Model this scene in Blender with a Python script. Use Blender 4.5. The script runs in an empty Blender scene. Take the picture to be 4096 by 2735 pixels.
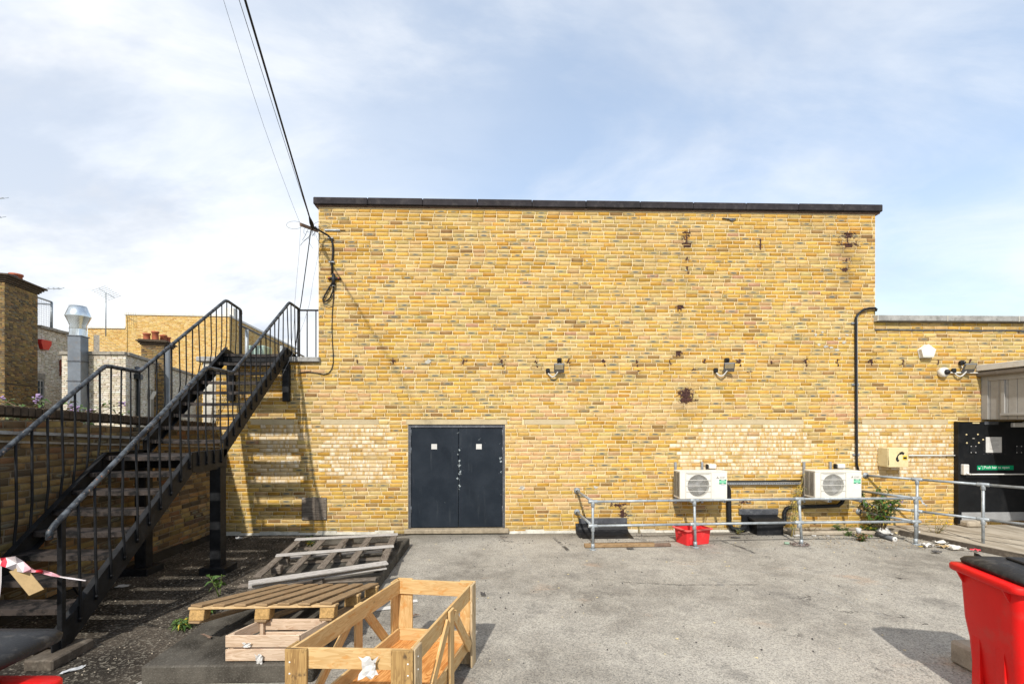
import bpy, math, random
import numpy as np
from mathutils import Vector, Matrix

random.seed(7)
scene = bpy.context.scene
COL = scene.collection
R = math.radians

# ------------------------------------------------------------------ camera
F_PX = 16 / 36 * 4096
CAM_H, CAM_D, YAW = 2.09, 8.53, R(1.65)
cam_data = bpy.data.cameras.new('camera')
cam_data.sensor_width = 36
cam_data.lens = 16
cam_data.shift_y = (1685.2 - 1367.5) / 4096
cam_data.clip_start = 0.05
cam_data.clip_end = 2000
cam = bpy.data.objects.new('camera', cam_data)
COL.objects.link(cam)
cam.location = (0, -CAM_D, CAM_H)
cam.rotation_euler = (R(90), 0, -YAW)
scene.camera = cam

# ------------------------------------------------------------------ sun, sky, exposure
SUN_EL, SUN_AZ = R(43), R(13)          # azimuth: off the facade's normal, to the left of the camera
S = Vector((-math.sin(SUN_AZ) * math.cos(SUN_EL), -math.cos(SUN_AZ) * math.cos(SUN_EL), math.sin(SUN_EL)))
sun_data = bpy.data.lights.new('sun', 'SUN')
sun_data.energy = 4.25
sun_data.angle = R(1.1)
sun_data.color = (1.0, 0.95, 0.87)
sun = bpy.data.objects.new('sun', sun_data)
COL.objects.link(sun)
sun.rotation_euler = (-S).to_track_quat('-Z', 'Y').to_euler()
sun.location = (-5, -20, 20)

scene.view_settings.view_transform = 'Standard'
scene.view_settings.look = 'None'
scene.view_settings.exposure = 0.20
scene.view_settings.gamma = 1
scene.view_settings.use_curve_mapping = False


class NT:
    """thin wrapper round a node tree"""
    def __init__(self, tree):
        self.t = tree
        tree.nodes.clear()

    def n(self, typ, inp=None, **kw):
        nd = self.t.nodes.new(typ)
        for k, v in kw.items():
            setattr(nd, k, v)
        for k, v in (inp or {}).items():
            s = nd.inputs[k]
            if isinstance(v, bpy.types.NodeSocket):
                self.t.links.new(v, s)
            else:
                s.default_value = v
        return nd

    def math(self, op, a, b=0.0, c=None, clamp=False):
        d = {0: a, 1: b}
        if c is not None:
            d[2] = c
        return self.n('ShaderNodeMath', d, operation=op, use_clamp=clamp).outputs[0]

    def mix(self, fac, a, b, blend='MIX'):
        nd = self.n('ShaderNodeMix', data_type='RGBA', blend_type=blend)
        for idx, v in ((0, fac), (6, a), (7, b)):
            s = nd.inputs[idx]
            if isinstance(v, bpy.types.NodeSocket):
                self.t.links.new(v, s)
            else:
                s.default_value = (*v, 1) if isinstance(v, (tuple, list)) and len(v) == 3 else v
        return nd.outputs[2]

    def noise(self, vec, scale, detail=4, rough=0.55, dist=0.0):
        return self.n('ShaderNodeTexNoise', {'Vector': vec, 'Scale': scale, 'Detail': detail,
                                             'Roughness': rough, 'Distortion': dist}).outputs[0]

    def step(self, x, lo, hi, a=0.0, b=1.0):
        return self.n('ShaderNodeMapRange', {0: x, 1: lo, 2: hi, 3: a, 4: b},
                      interpolation_type='SMOOTHSTEP').outputs[0]

    def vmul(self, v, s):
        return self.n('ShaderNodeVectorMath', {0: v, 1: s}, operation='MULTIPLY').outputs[0]

    def pos(self):
        return self.n('ShaderNodeNewGeometry').outputs['Position']


world = bpy.data.worlds.new('World')
scene.world = world
world.use_nodes = True
w = NT(world.node_tree)
sky = w.n('ShaderNodeTexSky', sky_type='NISHITA', sun_disc=False, sun_elevation=SUN_EL,
          sun_rotation=math.atan2(S.x, S.y), air_density=1.0, dust_density=1.2, ozone_density=1.0)
dirv = w.n('ShaderNodeTexCoord').outputs['Generated']
sep = w.n('ShaderNodeSeparateXYZ', {0: dirv})
den = w.math('ADD', w.math('MAXIMUM', sep.outputs[2], 0.0), 0.32)
pv = w.n('ShaderNodeCombineXYZ', {0: w.math('DIVIDE', sep.outputs[0], den),
                                  1: w.math('DIVIDE', sep.outputs[1], den), 2: 0.0}).outputs[0]
pv1 = w.n('ShaderNodeVectorMath', {0: pv, 1: (3.1, 0.35, 1.7)}, operation='ADD').outputs[0]
wisp = w.noise(w.vmul(pv1, (0.9, 1.5, 1)), 1.7, 7, 0.6, 0.5)
big = w.noise(pv1, 0.75, 6, 0.55, 0.15)
# cumulus bank standing to the north-west, thin high cloud elsewhere
west = w.step(w.math('ADD', w.math('DIVIDE', sep.outputs[0], den), w.math('MULTIPLY', big, 0.9)), 0.75, -0.55)
veil = w.step(wisp, 0.40, 0.74)
bank = w.step(w.math('ADD', w.math('MULTIPLY', big, 0.75), w.math('MULTIPLY', wisp, 0.35)), 0.44, 0.68)
low = w.step(sep.outputs[2], 0.45, 0.02)
fac = w.math('ADD', w.math('MULTIPLY', veil, 0.55), w.math('MULTIPLY', west, 0.72), clamp=True)
fac = w.math('ADD', fac, w.math('MULTIPLY', low, 0.45), clamp=True)
fac = w.math('MAXIMUM', fac, w.math('MULTIPLY', bank, 0.75))
fac = w.math('MULTIPLY', fac, 0.93)
shade = w.noise(w.vmul(pv1, (1.0, 1.7, 1)), 1.25, 6, 0.6, 0.2)
ccol = w.mix(w.step(shade, 0.34, 0.56), (4.8, 5.15, 5.75), (7.0, 7.1, 7.2))
blue = w.mix(1.0, sky.outputs[0], (1.75, 1.70, 1.62), 'MULTIPLY')
blue = w.mix(0.42, blue, (4.5, 5.3, 6.35))
cum = w.math('MULTIPLY', w.step(w.math('ADD', big, w.math('MULTIPLY', wisp, 0.30)), 0.66, 0.73), w.step(w.math('DIVIDE', sep.outputs[0], den), 0.1, -0.5))
fac = w.math('MAXIMUM', fac, w.math('MULTIPLY', cum, 0.95))
ccol = w.mix(w.math('MULTIPLY', cum, 0.8), ccol, (7.0, 7.0, 7.0))
skyc = w.mix(1.0, w.mix(fac, blue, ccol), (6.5, 6.75, 7.05), 'DARKEN')
bg = w.n('ShaderNodeBackground', {'Color': skyc, 'Strength': 0.139})
w.n('ShaderNodeOutputWorld', {'Surface': bg.outputs[0]})

# ------------------------------------------------------------------ picking points: a pixel of the 4096 px photo to the plane it lies on
_s, _c = math.sin(YAW), math.cos(YAW)


def ray(x, y):
    a = (x - 2048) / F_PX
    b = (1685.2 - y) / F_PX
    return (a * _c + _s, -a * _s + _c, b)


def onY(x, y, y0=0.0):
    r = ray(x, y)
    t = (y0 + CAM_D) / r[1]
    return Vector((r[0] * t, y0, CAM_H + r[2] * t))


def onZ(x, y, z0=0.0):
    r = ray(x, y)
    t = (z0 - CAM_H) / r[2]
    return Vector((r[0] * t, -CAM_D + r[1] * t, z0))


def crop(x0, y0, x1, wpx):
    k = (x1 - x0) / wpx
    return lambda x, y: (x0 + x * k, y0 + y * k)


# ------------------------------------------------------------------ mesh builder
def world_off(o):
    v = Vector((0, 0, 0))
    while o is not None:
        v = v + o.location
        o = o.parent
    return v


class MB:
    def __init__(self):
        self.v, self.f, self.uv, self.sm = [], [], [], []

    def face(self, pts, uvs=None, smooth=False):
        i = len(self.v)
        self.v += [tuple(p) for p in pts]
        self.f.append(tuple(range(i, i + len(pts))))
        self.uv += uvs or [(0, 0)] * len(pts)
        self.sm.append(smooth)

    def box(self, c, size, ax=None, ch=0.0):
        c = Vector(c)
        X, Y, Z = ax if ax else (Vector((1, 0, 0)), Vector((0, 1, 0)), Vector((0, 0, 1)))
        h = [size[0] / 2, size[1] / 2, size[2] / 2]
        A = (X, Y, Z)
        order = sorted(range(3), key=lambda k: -h[k])
        lu, lv, lw = order
        ou, ov = random.random() * 20, random.random() * 20
        ch = min(ch, min(h) * 0.6)
        base = len(self.v)
        P = {}
        uvd = {}

        def add(key, loc):
            P[key] = len(self.v)
            self.v.append(tuple(c + A[0] * loc[0] + A[1] * loc[1] + A[2] * loc[2]))
            uvd[P[key]] = loc

        sg = [(a, b, d) for a in (-1, 1) for b in (-1, 1) for d in (-1, 1)]
        if ch <= 0:
            for s in sg:
                for k in range(3):
                    P[(s, k)] = None
                loc = [s[k] * h[k] for k in range(3)]
                i = len(self.v)
                self.v.append(tuple(c + A[0] * loc[0] + A[1] * loc[1] + A[2] * loc[2]))
                for k in range(3):
                    P[(s, k)] = i
                uvd[i] = loc
        else:
            for s in sg:
                for k in range(3):
                    loc = [s[q] * (h[q] if q == k else h[q] - ch) for q in range(3)]
                    add((s, k), loc)

        det = X.cross(Y).dot(Z)

        def emit(ids, nrm):
            a, b, d = (Vector(self.v[ids[0]]), Vector(self.v[ids[1]]), Vector(self.v[ids[2]]))
            if (b - a).cross(d - a).dot(nrm) < 0:
                ids = ids[::-1]
            self.f.append(tuple(ids))
            ax_n = max(range(3), key=lambda k: abs(nrm.dot(A[k])))
            for i in ids:
                loc = uvd[i]
                if ax_n == lu:
                    self.uv.append((ou + loc[lv] * 0.3, ov + loc[lw]))
                elif ax_n == lv:
                    self.uv.append((ou + loc[lu], ov + loc[lw] + 3.3))
                else:
                    self.uv.append((ou + loc[lu], ov + loc[lv]))
            self.sm.append(False)

        for k in range(3):
            o1, o2 = [q for q in range(3) if q != k]
            for s in (-1, 1):
                ids = []
                for a, b in ((-1, -1), (1, -1), (1, 1), (-1, 1)):
                    t = [0, 0, 0]
                    t[k] = s
                    t[o1] = a
                    t[o2] = b
                    ids.append(P[(tuple(t), k)])
                emit(ids, A[k] * s)
        if ch > 0:
            for k in range(3):
                o1, o2 = [q for q in range(3) if q != k]
                for a in (-1, 1):
                    for b in (-1, 1):
                        t1, t2 = [0, 0, 0], [0, 0, 0]
                        t1[o1] = t2[o1] = a
                        t1[o2] = t2[o2] = b
                        t1[k], t2[k] = -1, 1
                        t1, t2 = tuple(t1), tuple(t2)
                        emit([P[(t1, o1)], P[(t2, o1)], P[(t2, o2)], P[(t1, o2)]], A[o1] * a + A[o2] * b)
            for s in sg:
                emit([P[(s, 0)], P[(s, 1)], P[(s, 2)]], A[0] * s[0] + A[1] * s[1] + A[2] * s[2])
        return self

    def span(self, lo, hi, ch=0.0):
        return self.box([(a + b) / 2 for a, b in zip(lo, hi)], [b - a for a, b in zip(lo, hi)], None, ch)

    def bar(self, p, q, wd, th, up=(0, 0, 1), ch=0.0):
        """plank from p to q: wd across, th along 'up'"""
        p, q = Vector(p), Vector(q)
        X = (q - p).normalized()
        up = Vector(up)
        Z = (up - X * up.dot(X)).normalized()
        Y = Z.cross(X)
        return self.box((p + q) / 2, ((q - p).length, wd, th), (X, Y, Z), ch)

    def tube(self, pts, r, seg=8, caps=True):
        pts = [Vector(p) for p in pts]
        rr = r if isinstance(r, (list, tuple)) else [r] * len(pts)
        base = len(self.v)
        T = (pts[1] - pts[0]).normalized()
        ref = Vector((0, 0, 1)) if abs(T.z) < 0.9 else Vector((1, 0, 0))
        N = (ref - T * ref.dot(T)).normalized()
        for i, p in enumerate(pts):
            if i == 0:
                t = (pts[1] - pts[0]).normalized()
            elif i == len(pts) - 1:
                t = (pts[i] - pts[i - 1]).normalized()
            else:
                t = ((pts[i + 1] - p).normalized() + (p - pts[i - 1]).normalized())
                t = t.normalized() if t.length > 1e-6 else (pts[i + 1] - p).normalized()
            N = N - t * N.dot(t)
            N = N.normalized() if N.length > 1e-6 else t.orthogonal().normalized()
            B = t.cross(N)
            for k in range(seg):
                a = 2 * math.pi * k / seg
                self.v.append(tuple(p + (N * math.cos(a) + B * math.sin(a)) * rr[i]))
        L = 0
        for i in range(len(pts) - 1):
            L2 = L + (pts[i + 1] - pts[i]).length
            for k in range(seg):
                k2 = (k + 1) % seg
                self.f.append((base + i * seg + k, base + i * seg + k2, base + (i + 1) * seg + k2, base + (i + 1) * seg + k))
                self.uv += [(L, k / seg), (L, (k + 1) / seg), (L2, (k + 1) / seg), (L2, k / seg)]
                self.sm.append(True)
            L = L2
        if caps:
            self.f.append(tuple(base + k for k in range(seg))[::-1])
            n = base + (len(pts) - 1) * seg
            self.f.append(tuple(n + k for k in range(seg)))
            self.uv += [(0, 0)] * (2 * seg)
            self.sm += [False, False]
        return self

    def cyl(self, p, q, r0, r1=None, seg=16):
        return self.tube([p, q], [r0, r0 if r1 is None else r1], seg)

    def lathe(self, prof, c, seg=24, axis=(0, 0, 1), smooth=True):
        """profile of (radius, height) turned round axis at c"""
        Z = Vector(axis).normalized()
        X = Z.orthogonal().normalized()
        Y = Z.cross(X)
        c = Vector(c)
        b = len(self.v)
        for r, z in prof:
            for k in range(seg):
                a = 2 * math.pi * k / seg
                self.v.append(tuple(c + Z * z + (X * math.cos(a) + Y * math.sin(a)) * r))
        for i in range(len(prof) - 1):
            for k in range(seg):
                k2 = (k + 1) % seg
                self.f.append((b + i * seg + k, b + i * seg + k2, b + (i + 1) * seg + k2, b + (i + 1) * seg + k))
                self.uv += [(k / seg, prof[i][1]), ((k + 1) / seg, prof[i][1]), ((k + 1) / seg, prof[i + 1][1]), (k / seg, prof[i + 1][1])]
                self.sm.append(smooth)
        return self

    def prism(self, poly, O, U, V, thick):
        """polygon (u, v) extruded by 'thick' along U x V"""
        O, U, V = Vector(O), Vector(U), Vector(V)
        N = U.cross(V).normalized()
        area = sum(poly[i][0] * poly[(i + 1) % len(poly)][1] - poly[(i + 1) % len(poly)][0] * poly[i][1] for i in range(len(poly)))
        if area < 0:
            poly = poly[::-1]
        lo = [O + U * a + V * b for a, b in poly]
        hi = [p + N * thick for p in lo]
        o = random.random() * 9
        self.face(hi, [(a + o, b) for a, b in poly])
        self.face(lo[::-1], [(a + o, b) for a, b in poly[::-1]])
        n = len(poly)
        for i in range(n):
            j = (i + 1) % n
            self.face([lo[i], lo[j], hi[j], hi[i]], [(o, 0), (o + 0.1, 0), (o + 0.1, thick), (o, thick)])
        return self

    def build(self, name, mat, parent=None, kind=None):
        me = bpy.data.meshes.new(name)
        off = world_off(parent) if parent else Vector((0, 0, 0))
        me.from_pydata([(x - off.x, y - off.y, z - off.z) for x, y, z in self.v], [], self.f)
        uvl = me.uv_layers.new(name='UVMap')
        uvl.data.foreach_set('uv', np.array(self.uv, dtype=np.float32).ravel())
        me.polygons.foreach_set('use_smooth', np.array(self.sm, dtype=bool))
        me.materials.append(mat)
        o = bpy.data.objects.new(name, me)
        COL.objects.link(o)
        if parent:
            o.parent = parent
        if kind:
            o['kind'] = kind
        me.update()
        return o


def tag(o, label, cat, group=None):
    o['label'] = label
    o['category'] = cat
    if group:
        o['group'] = group
    return o


def thing(name, label, cat, loc=(0, 0, 0), group=None):
    o = bpy.data.objects.new(name, None)
    o.empty_display_size = 0.1
    COL.objects.link(o)
    o.location = loc
    return tag(o, label, cat, group)


def text(name, body, size, mat, parent, O, U, V, extrude=0.001, align='LEFT'):
    cu = bpy.data.curves.new(name, 'FONT')
    cu.body = body
    cu.size = size
    cu.extrude = extrude
    cu.resolution_u = 2
    cu.align_x = align
    tmp = bpy.data.objects.new(name + '_c', cu)
    COL.objects.link(tmp)
    dg = bpy.context.evaluated_depsgraph_get()
    me = bpy.data.meshes.new_from_object(tmp.evaluated_get(dg))
    bpy.data.objects.remove(tmp)
    U, V = Vector(U).normalized(), Vector(V).normalized()
    N = U.cross(V)
    M = Matrix((U, V, N)).transposed().to_4x4()
    me.transform(Matrix.Translation(Vector(O) - world_off(parent)) @ M)
    me.materials.clear()
    me.materials.append(mat)
    o = bpy.data.objects.new(name, me)
    COL.objects.link(o)
    o.parent = parent
    return o


# ------------------------------------------------------------------ materials
MATS = {}


def material(name):
    m = bpy.data.materials.new(name)
    m.use_nodes = True
    MATS[name] = m
    return m, NT(m.node_tree)


def finish(t, col, rough=0.7, metal=0.0, bump=None, bump_s=0.3, bump_d=0.004, **extra):
    inp = {'Base Color': col if isinstance(col, bpy.types.NodeSocket) else (*col, 1), 'Roughness': rough, 'Metallic': metal, 'Specular IOR Level': 0.22}
    inp.update(extra)
    b = t.n('ShaderNodeBsdfPrincipled', inp)
    if bump is not None:
        bp = t.n('ShaderNodeBump', {'Height': bump, 'Strength': bump_s, 'Distance': bump_d})
        t.t.links.new(bp.outputs[0], b.inputs['Normal'])
    t.n('ShaderNodeOutputMaterial', {'Surface': b.outputs[0]})
    return b


def plain(name, col, rough=0.6, metal=0.0, var=0.15, scale=6.0, fine=60.0, dirt=None, dirt_amt=0.35, bump=0.15, **extra):
    """one colour with uneven tone, specks of dirt and slight relief"""
    m, t = material(name)
    p = t.pos()
    n1 = t.noise(p, scale, 5, 0.6)
    n2 = t.noise(p, fine, 3, 0.6)
    f = t.math('ADD', t.math('MULTIPLY', n1, 0.65), t.math('MULTIPLY', n2, 0.35))
    lo = tuple(c * (1 - var) for c in col)
    hi = tuple(min(1, c * (1 + var)) for c in col)
    c = t.mix(t.step(f, 0.3, 0.7), lo, hi)
    if dirt:
        c = t.mix(t.math('MULTIPLY', t.step(t.noise(p, scale * 1.7, 7, 0.65), 0.5, 0.68), dirt_amt), c, dirt)
    rr = t.step(n2, 0.2, 0.8, max(0, rough - 0.1), min(1, rough + 0.1))
    finish(t, c, rr, metal, n2, bump, 0.003, **extra)
    return m


def wood(name, dark, light, rough=0.75, grain=26.0, stain=None, stain_amt=0.4, ring=0.35):
    m, t = material(name)
    uv = t.n('ShaderNodeTexCoord').outputs['UV']
    g = t.noise(t.vmul(uv, (1.6, grain, 1)), 2.2, 6, 0.62, 0.6)
    r = t.noise(t.vmul(uv, (0.9, 7.0, 1)), 2.0, 3, 0.5, 1.2)
    bands = t.math('FRACT', t.math('MULTIPLY', r, 7.0))
    f = t.math('ADD', t.math('MULTIPLY', g, 1 - ring), t.math('MULTIPLY', bands, ring))
    c = t.mix(t.step(f, 0.28, 0.72), dark, light)
    tone = t.noise(t.pos(), 3.1, 3, 0.5)
    c = t.mix(t.step(tone, 0.3, 0.7, 0.0, 0.45), c, tuple(x * 0.72 for x in light))
    if stain:
        sp = t.noise(t.vmul(uv, (5, 9, 1)), 1.6, 6, 0.65)
        c = t.mix(t.math('MULTIPLY', t.step(sp, 0.54, 0.66), stain_amt), c, stain)
    kn = t.n('ShaderNodeTexVoronoi', {'Vector': t.vmul(uv, (3.0, 6.5, 1)), 'Scale': 1.0, 'Randomness': 1.0}).outputs[0]
    c = t.mix(t.step(kn, 0.075, 0.03, 0.0, 0.75), c, tuple(x * 0.55 for x in dark))
    finish(t, c, rough, 0, g, 0.35, 0.003)
    return m


def leafmat(name, a, b):
    m, t = material(name)
    n = t.noise(t.pos(), 23, 3)
    c = t.mix(t.step(n, 0.35, 0.65), a, b)
    b1 = t.n('ShaderNodeBsdfPrincipled', {'Base Color': c, 'Roughness': 0.55})
    tr = t.n('ShaderNodeBsdfTranslucent', {'Color': c})
    mx = t.n('ShaderNodeMixShader', {0: 0.3, 1: b1.outputs[0], 2: tr.outputs[0]})
    t.n('ShaderNodeOutputMaterial', {'Surface': mx.outputs[0]})
    return m


def brickmat(name, mortar=False, mcol=(0.73, 0.595, 0.36), mcol2=(0.65, 0.51, 0.285), pale=((0.61, 0.465, 0.275), (0.73, 0.645, 0.50), (0.50, 0.31, 0.095))):
    """bricks: colour, burnt centre, pale patches and stains come from the attributes 'Col' and 'aux'"""
    m, t = material(name)
    p = t.pos()
    aux = t.n('ShaderNodeSeparateColor', {0: t.n('ShaderNodeAttribute', attribute_name='aux').outputs[0]})
    fine = t.noise(p, 95, 4, 0.65)
    mid = t.noise(p, 14, 4, 0.6)
    if mortar:
        c = t.mix(t.step(t.noise(p, 2.3, 5, 0.6), 0.35, 0.65), mcol2, mcol)
        c = t.mix(t.step(fine, 0.3, 0.75, 0.0, 0.35), c, tuple(x * 0.6 for x in mcol))
        c = t.mix(aux.outputs[0], c, (0.43, 0.30, 0.14))
    else:
        at = t.n('ShaderNodeAttribute', attribute_name='Col')
        uv = t.n('ShaderNodeTexCoord').outputs['UV']
        c = at.outputs[0]
        pb_ = t.n('ShaderNodeVectorMath', {0: t.vmul(at.outputs[0], (173.0, 131.0, 217.0)), 1: p}, operation='ADD').outputs[0]
        mid = t.noise(pb_, 14, 4, 0.6)
        str_ = t.noise(t.vmul(pb_, (6, 6, 26)), 1.0, 4, 0.6, 0.8)
        c = t.mix(t.step(str_, 0.45, 0.72, 0.0, 0.75), c, t.mix(1.0, c, (0.72, 0.58, 0.36), 'MULTIPLY'))
        c = t.mix(t.step(mid, 0.52, 0.30, 0.0, 0.55), c, t.mix(1.0, c, (1.12, 1.18, 1.35), 'MULTIPLY'))
        us_ = t.n('ShaderNodeSeparateXYZ', {0: uv}).outputs[0]
        endb = t.math('MULTIPLY', t.step(t.math('ABSOLUTE', t.math('SUBTRACT', us_, 0.5)), 0.34, 0.5), t.step(mid, 0.48, 0.62))
        c = t.mix(t.math('MULTIPLY', endb, 0.7), c, t.mix(1.0, c, (0.42, 0.34, 0.30), 'MULTIPLY'))
        c = t.mix(t.step(fine, 0.35, 0.8, 0.0, 0.38), c, t.mix(1.0, c, (0.62, 0.55, 0.45), 'MULTIPLY'))
        # pale refaced bricks: whitish faces crossed by tan bands
        bands = t.noise(t.vmul(pb_, (9, 9, 2.2)), 1.0, 3, 0.5)
        pc = t.mix(t.step(bands, 0.46, 0.62), pale[0], pale[1])
        pc = t.mix(t.step(t.noise(t.vmul(pb_, (13, 13, 2)), 1.3, 3, 0.55), 0.54, 0.60, 0.0, 0.85), pc, pale[2])
        c = t.mix(aux.outputs[0], c, pc)
        # burnt oval in the middle of a brick
        d = t.n('ShaderNodeVectorMath', {0: t.n('ShaderNodeVectorMath', {0: uv, 1: (0.5, 0.5, 0)}, operation='SUBTRACT').outputs[0],
                                         1: (2.5, 2.3, 0)}, operation='MULTIPLY').outputs[0]
        dl = t.math('ADD', t.n('ShaderNodeVectorMath', {0: d}, operation='LENGTH').outputs[1],
                    t.math('MULTIPLY', t.math('SUBTRACT', mid, 0.5), 0.9))
        k = t.math('MULTIPLY', t.step(dl, 1.05, 0.6), at.outputs[3])
        c = t.mix(k, c, (0.30, 0.27, 0.155))
        k = t.math('MULTIPLY', t.step(dl, 0.72, 0.45), at.outputs[3])
        c = t.mix(k, c, (0.11, 0.11, 0.105))
    soot = t.math('MULTIPLY', aux.outputs[2], t.step(t.noise(p, 5.5, 5, 0.65), 0.3, 0.62, 0.25, 1.0))
    c = t.mix(soot, c, (0.085, 0.065, 0.04))
    ns = t.math('ADD', aux.outputs[1], t.math('MULTIPLY', t.math('SUBTRACT', t.noise(p, 21, 6, 0.72), 0.5), 1.9))
    st = t.math('MULTIPLY', t.step(ns, 0.36, 0.58), t.step(aux.outputs[1], 0.06, 0.2))
    c = t.mix(st, c, (0.055, 0.026, 0.022))
    finish(t, c, 0.88, 0, t.math('ADD', fine, mid), 0.55, 0.004)
    return m


brickmat('brick_yellow')
brickmat('mortar_cream', True)
brickmat('mortar_dark', True, (0.27, 0.22, 0.15), (0.14, 0.112, 0.075))
brickmat('mortar_pale', True, (0.34, 0.31, 0.25), (0.26, 0.23, 0.18))
brickmat('mortar_tan', True, (0.66, 0.50, 0.27), (0.56, 0.41, 0.20))
M = MATS

# metals and paint
m, t = material('stair_black')
p = t.pos()
n = t.noise(p, 9, 6, 0.65)
c = t.mix(t.step(n, 0.35, 0.7), (0.006, 0.0065, 0.0075), (0.017, 0.018, 0.020))
c = t.mix(t.step(t.noise(p, 38, 6, 0.7), 0.66, 0.72, 0, 0.6), c, (0.12, 0.06, 0.03))
finish(t, c, 0.55, 0.0, t.noise(p, 70, 4), 0.25, 0.002)
m, t = material('handrail_worn')
c = t.mix(t.step(t.noise(p := t.pos(), 14, 6, 0.65), 0.40, 0.62), (0.020, 0.024, 0.030), (0.085, 0.097, 0.11))
c = t.mix(t.step(t.noise(p, 30, 6, 0.7), 0.615, 0.66), c, (0.33, 0.24, 0.19))
c = t.mix(t.step(t.noise(p, 21, 5, 0.7), 0.66, 0.70), c, (0.27, 0.10, 0.035))
finish(t, c, 0.5, 0.1, t.noise(p, 60, 4), 0.3, 0.002)
m, t = material('tread_worn')
p = t.pos()
c = t.mix(t.step(t.noise(p, 7, 6, 0.65), 0.38, 0.60), (0.010, 0.0098, 0.010), (0.062, 0.050, 0.044))
c = t.mix(t.step(t.noise(p, 55, 5, 0.7), 0.62, 0.72), c, (0.24, 0.22, 0.20))
finish(t, c, 0.62, 0.15, t.noise(p, 110, 3), 0.6, 0.004)
plain('galvanised', (0.33, 0.36, 0.38), 0.5, 0.35, 0.25, 11, 90, (0.17, 0.17, 0.16), 0.45)
plain('strut_steel', (0.36, 0.38, 0.40), 0.45, 0.7, 0.2, 14)
plain('duct_steel', (0.17, 0.19, 0.215), 0.5, 0.35, 0.18, 3, 40, (0.20, 0.17, 0.14), 0.35)
plain('duct_bright', (0.62, 0.67, 0.69), 0.25, 0.95, 0.15, 5)
plain('rust', (0.060, 0.030, 0.026), 0.9, 0.1, 0.45, 24, 90, (0.20, 0.075, 0.03), 0.5, bump=0.8)
plain('rust_red', (0.20, 0.055, 0.035), 0.8, 0.1, 0.3, 9)
plain('lead', (0.10, 0.105, 0.118), 0.5, 0.45, 0.25, 9, 45, (0.24, 0.25, 0.26), 0.5, bump=0.5)
plain('bitumen', (0.010, 0.0105, 0.012), 0.5, 0.0, 0.4, 8, 120, (0.05, 0.048, 0.046), 0.35, bump=0.9)
plain('coping_felt', (0.030, 0.027, 0.030), 0.9, 0, 0.30, 5, 75, (0.10, 0.09, 0.085), 0.3, bump=0.9)
plain('coping_concrete', (0.30, 0.295, 0.28), 0.88, 0, 0.30, 7, 70, (0.11, 0.105, 0.09), 0.6, bump=0.8)
plain('lintel_concrete', (0.47, 0.385, 0.24), 0.9, 0, 0.10, 4, 120, (0.33, 0.26, 0.16), 0.35)
plain('sill_concrete', (0.30, 0.25, 0.18), 0.92, 0, 0.25, 12, 150, (0.13, 0.11, 0.085), 0.5, bump=0.9)
plain('fillet', (0.46, 0.44, 0.38), 0.9, 0, 0.25, 5, 60, (0.22, 0.19, 0.14), 0.6, bump=0.6)
plain('ac_white', (0.655, 0.64, 0.585), 0.42, 0, 0.03, 4, 60, (0.60, 0.55, 0.44), 0.22, bump=0.05)
plain('ac_offwhite', (0.52, 0.50, 0.44), 0.5, 0, 0.04, 4)  # duller off-white for the grille frame and siren box strip
plain('ac_cavity', (0.035, 0.037, 0.042), 0.6, 0, 0.2, 4)
plain('fan_grey', (0.16, 0.165, 0.18), 0.5, 0, 0.15, 4)
plain('white_plastic', (0.68, 0.665, 0.62), 0.4, 0, 0.05, 8, 60, (0.55, 0.5, 0.42), 0.25, bump=0.05)
plain('ivory_box', (0.66, 0.55, 0.31), 0.45, 0, 0.06, 5, 50, (0.42, 0.29, 0.12), 0.4, bump=0.1)
plain('black_plastic', (0.018, 0.019, 0.021), 0.42, 0, 0.2, 10)
plain('cable_black', (0.014, 0.015, 0.017), 0.5, 0, 0.3, 20)
plain('cable_white', (0.50, 0.49, 0.46), 0.5, 0, 0.1, 20)
plain('cable_thin', (0.16, 0.17, 0.19), 0.5, 0, 0.2, 20)
plain('lamp_grey', (0.15, 0.158, 0.175), 0.4, 0.3, 0.1, 10)
plain('lamp_lens', (0.46, 0.39, 0.25), 0.2, 0, 0.1, 10)
plain('dome_black', (0.02, 0.02, 0.022), 0.08, 0, 0.1, 10, bump=0)
plain('paint_black_door', (0.0085, 0.0095, 0.011), 0.42, 0, 0.4, 3, 60, (0.022, 0.022, 0.022), 0.5, bump=0.1)
plain('kick_plate', (0.42, 0.43, 0.44), 0.45, 0.4, 0.12, 6)
plain('bar_white', (0.72, 0.71, 0.68), 0.35, 0.2, 0.06, 10)
plain('sign_green', (0.0, 0.26, 0.115), 0.4, 0, 0.04, 6, bump=0)
plain('sticker_green', (0.02, 0.22, 0.12), 0.4, 0, 0.04, 6, bump=0)
plain('sticker_mint', (0.22, 0.55, 0.36), 0.4, 0, 0.04, 6, bump=0)
plain('sticker_blue', (0.16, 0.2, 0.42), 0.4, 0, 0.04, 6, bump=0)
plain('logo_red', (0.62, 0.05, 0.05), 0.4, 0, 0.04, 6, bump=0)
plain('print_grey', (0.22, 0.22, 0.23), 0.5, 0, 0.05, 6, bump=0)
plain('print_white', (0.72, 0.72, 0.70), 0.5, 0, 0.03, 6, bump=0)
plain('sticker_yellow', (0.74, 0.50, 0.05), 0.5, 0, 0.05, 6, bump=0)
plain('paper', (0.58, 0.57, 0.55), 0.75, 0, 0.07, 9, 40, (0.55, 0.5, 0.42), 0.25)
plain('plastic_film', (0.48, 0.49, 0.50), 0.35, 0, 0.12, 20)
plain('cardboard', (0.46, 0.33, 0.17), 0.85, 0, 0.12, 9)
plain('dark_scrap', (0.075, 0.07, 0.068), 0.8, 0, 0.3, 9)
plain('red_box', (0.66, 0.030, 0.034), 0.45, 0, 0.08, 4, 40, (0.60, 0.16, 0.13), 0.35)
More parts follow.
